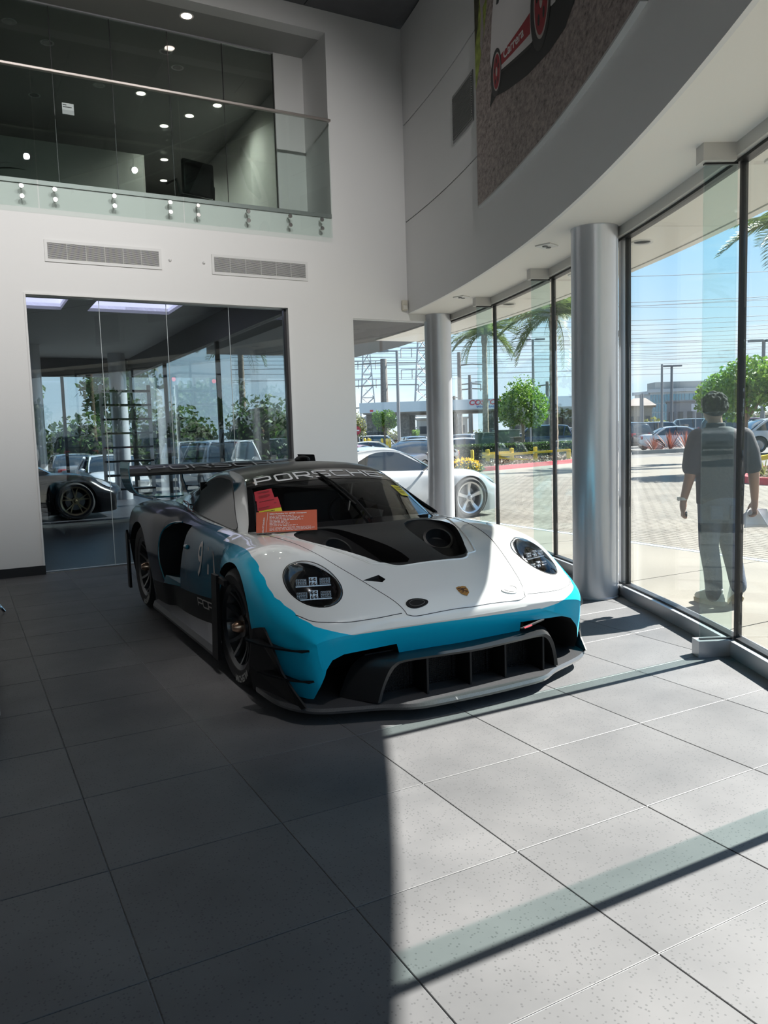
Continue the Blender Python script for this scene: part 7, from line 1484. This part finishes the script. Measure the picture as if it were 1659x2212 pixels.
def person():
    root = thing('person', 'person in dark polo shirt and jeans walking away outside holding papers', 'person', (5.20, 4.10, 0), math.atan2(-.50, .866)); 
    M_skin = mat('skin', (.33, .19, .13), .55); M_shirt = mat('dark_polo_shirt', (.035, .037, .045), .85, bump=(40, .15)); M_jean = mat('blue_grey_jeans', (.065, .085, .125), .85, noise=(9, .2), bump=(50, .2)); M_hair = mat('dark_hair', (.012, .010, .009), .85, spec=.2); M_shoe = mat('white_trainer', (.62, .62, .58), .6); M_sole = mat('shoe_sole', (.45, .40, .30), .7)
    # body: head, neck, trunk, arms, legs in one skin
    mb = MB(); mb.ball((-.055, .035, 1.545), (.076, .096, .112), 18, 14); mb.ball((-.055, .075, 1.50), (.055, .06, .065), 14, 10); capsule(mb, [(-.045, .0, 1.34), (-.05, .015, 1.46)], [.06, .054])
    mb.ball((-.055, .135, 1.525), (.012, .02, .018), 8, 6)      # nose
    for s in (-1, 1): mb.ball((-.055+s*.078, .025, 1.535), (.010, .02, .032), 8, 6)
    loft(mb, [(-.01, 0, .84, .15, .10), (-.01, 0, 1.05, .16, .10), (-.01, 0, 1.25, .19, .10), (-.02, 0, 1.36, .15, .08)])
    LA = [(-.205, 0, 1.325), (-.235, -.01, 1.17), (-.245, -.005, 1.02), (-.275, .05, .825)]; RA = [(.185, 0, 1.325), (.225, -.02, 1.17), (.245, -.01, 1.01), (.285, .06, .82)]
    capsule(mb, LA, [.055, .048, .042, .028]); capsule(mb, RA, [.055, .048, .042, .028])
    hand(mb, LA[-1], 0, -1, .75); hand(mb, RA[-1], 0, 1, .9)
    capsule(mb, [(-.09, 0, .84), (-.08, .02, .47), (-.045, 0, .10)], [.075, .052, .04]); capsule(mb, [(.07, 0, .84), (.085, .05, .48), (.10, -.10, .17)], [.075, .052, .04])
    body = remesh_obj(mb, 'body', M_skin, root, .009, 3)
    # shirt with short sleeves and collar
    mb = MB(); loft(mb, [(-.01, 0, .80, .178, .122), (-.01, 0, .90, .180, .126), (-.012, 0, 1.05, .186, .126), (-.015, 0, 1.20, .208, .130), (-.018, 0, 1.30, .222, .122), (-.022, 0, 1.355, .185, .098), (-.035, .0, 1.40, .092, .078)], 26)
    capsule(mb, [(-.185, 0, 1.315), (-.222, -.005, 1.20), (-.236, -.004, 1.09)], [.078, .072, .070]); capsule(mb, [(.165, 0, 1.315), (.212, -.012, 1.20), (.232, -.012, 1.09)], [.078, .072, .070])
    sh = remesh_obj(mb, 'polo_shirt', M_shirt, root, .011, 5)
    mb = MB(); mb.lathe([(.066, 1.385), (.072, 1.39), (.070, 1.425), (.064, 1.43), (.060, 1.39)], (-.045, .01, 0), 'z', 24, close=True); mb.build('collar', M_shirt, sh, smooth=True)
    # jeans
    mb = MB(); loft(mb, [(-.01, 0, .68, .13, .10), (-.01, -.005, .74, .168, .125), (-.01, -.005, .80, .172, .128), (-.01, 0, .90, .165, .118), (-.01, 0, .93, .158, .112)], 24); capsule(mb, [(-.085, 0, .77), (-.085, .02, .47), (-.062, -.01, .26), (-.045, 0, .085)], [.094, .076, .070, .066]); capsule(mb, [(.07, 0, .77), (.088, .05, .48), (.095, -.03, .32), (.102, -.10, .165)], [.094, .076, .068, .062])
    remesh_obj(mb, 'jeans', M_jean, root, .011, 4)
    for s in (-1, 1): mb = MB(); mb.bbox(-.01+s*.075-.05, -.01+s*.075+.05, -.137, -.118, .69, .80, .008); mb.build('back_pocket', M_jean, bpy.data.objects[[c.name for c in root.children if c.name.startswith('jeans')][0]])
    # hair: a cap of curls
    mb = MB(); mb.ball((-.055, .008, 1.565), (.090, .106, .098), 16, 12); rnd = random.Random(5)
    for k in range(130):
        d = Vector((rnd.gauss(0, 1), rnd.gauss(-.25, 1), rnd.gauss(.35, 1))).normalized()
        if d.z < -.62 or (d.y > .55 and d.z < .2): continue
        mb.ball((-.055+d.x*.088, .012+d.y*.105, 1.570+d.z*.092), rnd.uniform(.012, .020), 7, 5)
    remesh_obj(mb, 'hair', M_hair, root, .007, 1)
    for s in (-1, 1): mb = MB(); mb.ball((-.055+s*.032, .118, 1.545), (.013, .008, .009), 8, 6); mb.build('eye', mat('eye_dark', (.02, .015, .012), .2), body, smooth=True)
    # shoes
    def shoe(c, yaw, pitch):
        M_ = Matrix.Translation(Vector(c)) @ Matrix.Rotation(yaw, 4, 'Z') @ Matrix.Rotation(pitch, 4, 'X'); mb = MB(); loft(mb, [(0, .035, .0, .044, .135), (0, .035, .03, .047, .140), (0, .03, .055, .044, .125), (0, .0, .085, .040, .085), (0, -.03, .11, .042, .058)], 20); mb.v = [tuple(M_ @ Vector(v)) for v in mb.v]; o = remesh_obj(mb, 'trainer', M_shoe, root, .008, 3)
        mb = MB(); mb.prism([(.046*math.cos(a), .035+.142*math.sin(a)) for a in [2*math.pi*k/24 for k in range(24)]], lambda x, y: M_ @ Vector((x, y, -.022)), lambda x, y: M_ @ Vector((x*1.03, y*1.02, .012))); mb.build('sole', M_sole, o)
    shoe((-.045, .02, .024), .55, 0); shoe((.105, -.06, .062), -.1, -.55)
    mb = MB(); w = LA[-1]; mb.lathe([(.030, -.012), (.033, -.010), (.033, .010), (.030, .012)], (w[0]-.002, w[1]-.003, w[2]+.02), 'z', 20, close=True); wt = mb.build('watch', mat('watch_pale', (.6, .58, .54), .4), root, smooth=True); mb = MB(); mb.bbox(w[0]-.046, w[0]-.032, w[1]-.018, w[1]+.014, w[2]+.004, w[2]+.036, .004); mb.build('watch_case', mat('watch_pale', (.6, .58, .54), .4), wt)
    return root, RA[-1], LA[-1]
PER, RW, LW = person()
MW = Matrix.Translation(PER.location) @ Matrix.Rotation(PER.rotation_euler[2], 4, 'Z')
for i, (lab, dx, ang, sz, mm) in enumerate((('folded grey-white sheets held in the walking person right hand', -.01, .25, (.10, .15), (.55, .58, .62)), ('large curled white paper held in the walking person right hand', .05, -.45, (.16, .14), (.66, .67, .71)))):
    b = MW @ (Vector(RW)+Vector((dx, .0, -.11))); t = thing('paper_sheet', lab, 'paper', b, PER.rotation_euler[2]); mb = MB()
    mb.grid(lambda p, q: Vector(((q-.5)*sz[0]*2*(.45+.55*p)+math.sin(ang)*p*sz[1], .02+.03*i+.03*math.sin(q*3.1), -p*sz[1]*math.cos(ang)+.03)), 8, 10); o = mb.build('sheet', mat('paper_%d' % i, mm, .6), t, smooth=True)
    s = o.modifiers.new('thick', 'SOLIDIFY'); s.thickness = .0015
kb = MW @ (Vector(LW)+Vector((.012, .0, -.10))); t = thing('car_key', 'small black car key in the walking person left hand', 'key', kb, PER.rotation_euler[2]); mb = MB(); mb.bbox(-.012, .012, -.03, .03, -.025, .02, .006); mb.build('fob', M_satblk, t, smooth=True); mb = MB(); mb.tube([(0, -.03, 0), (0, -.045, .01), (0, -.035, .02)], .003, 6); mb.build('ring', M_steel, t)
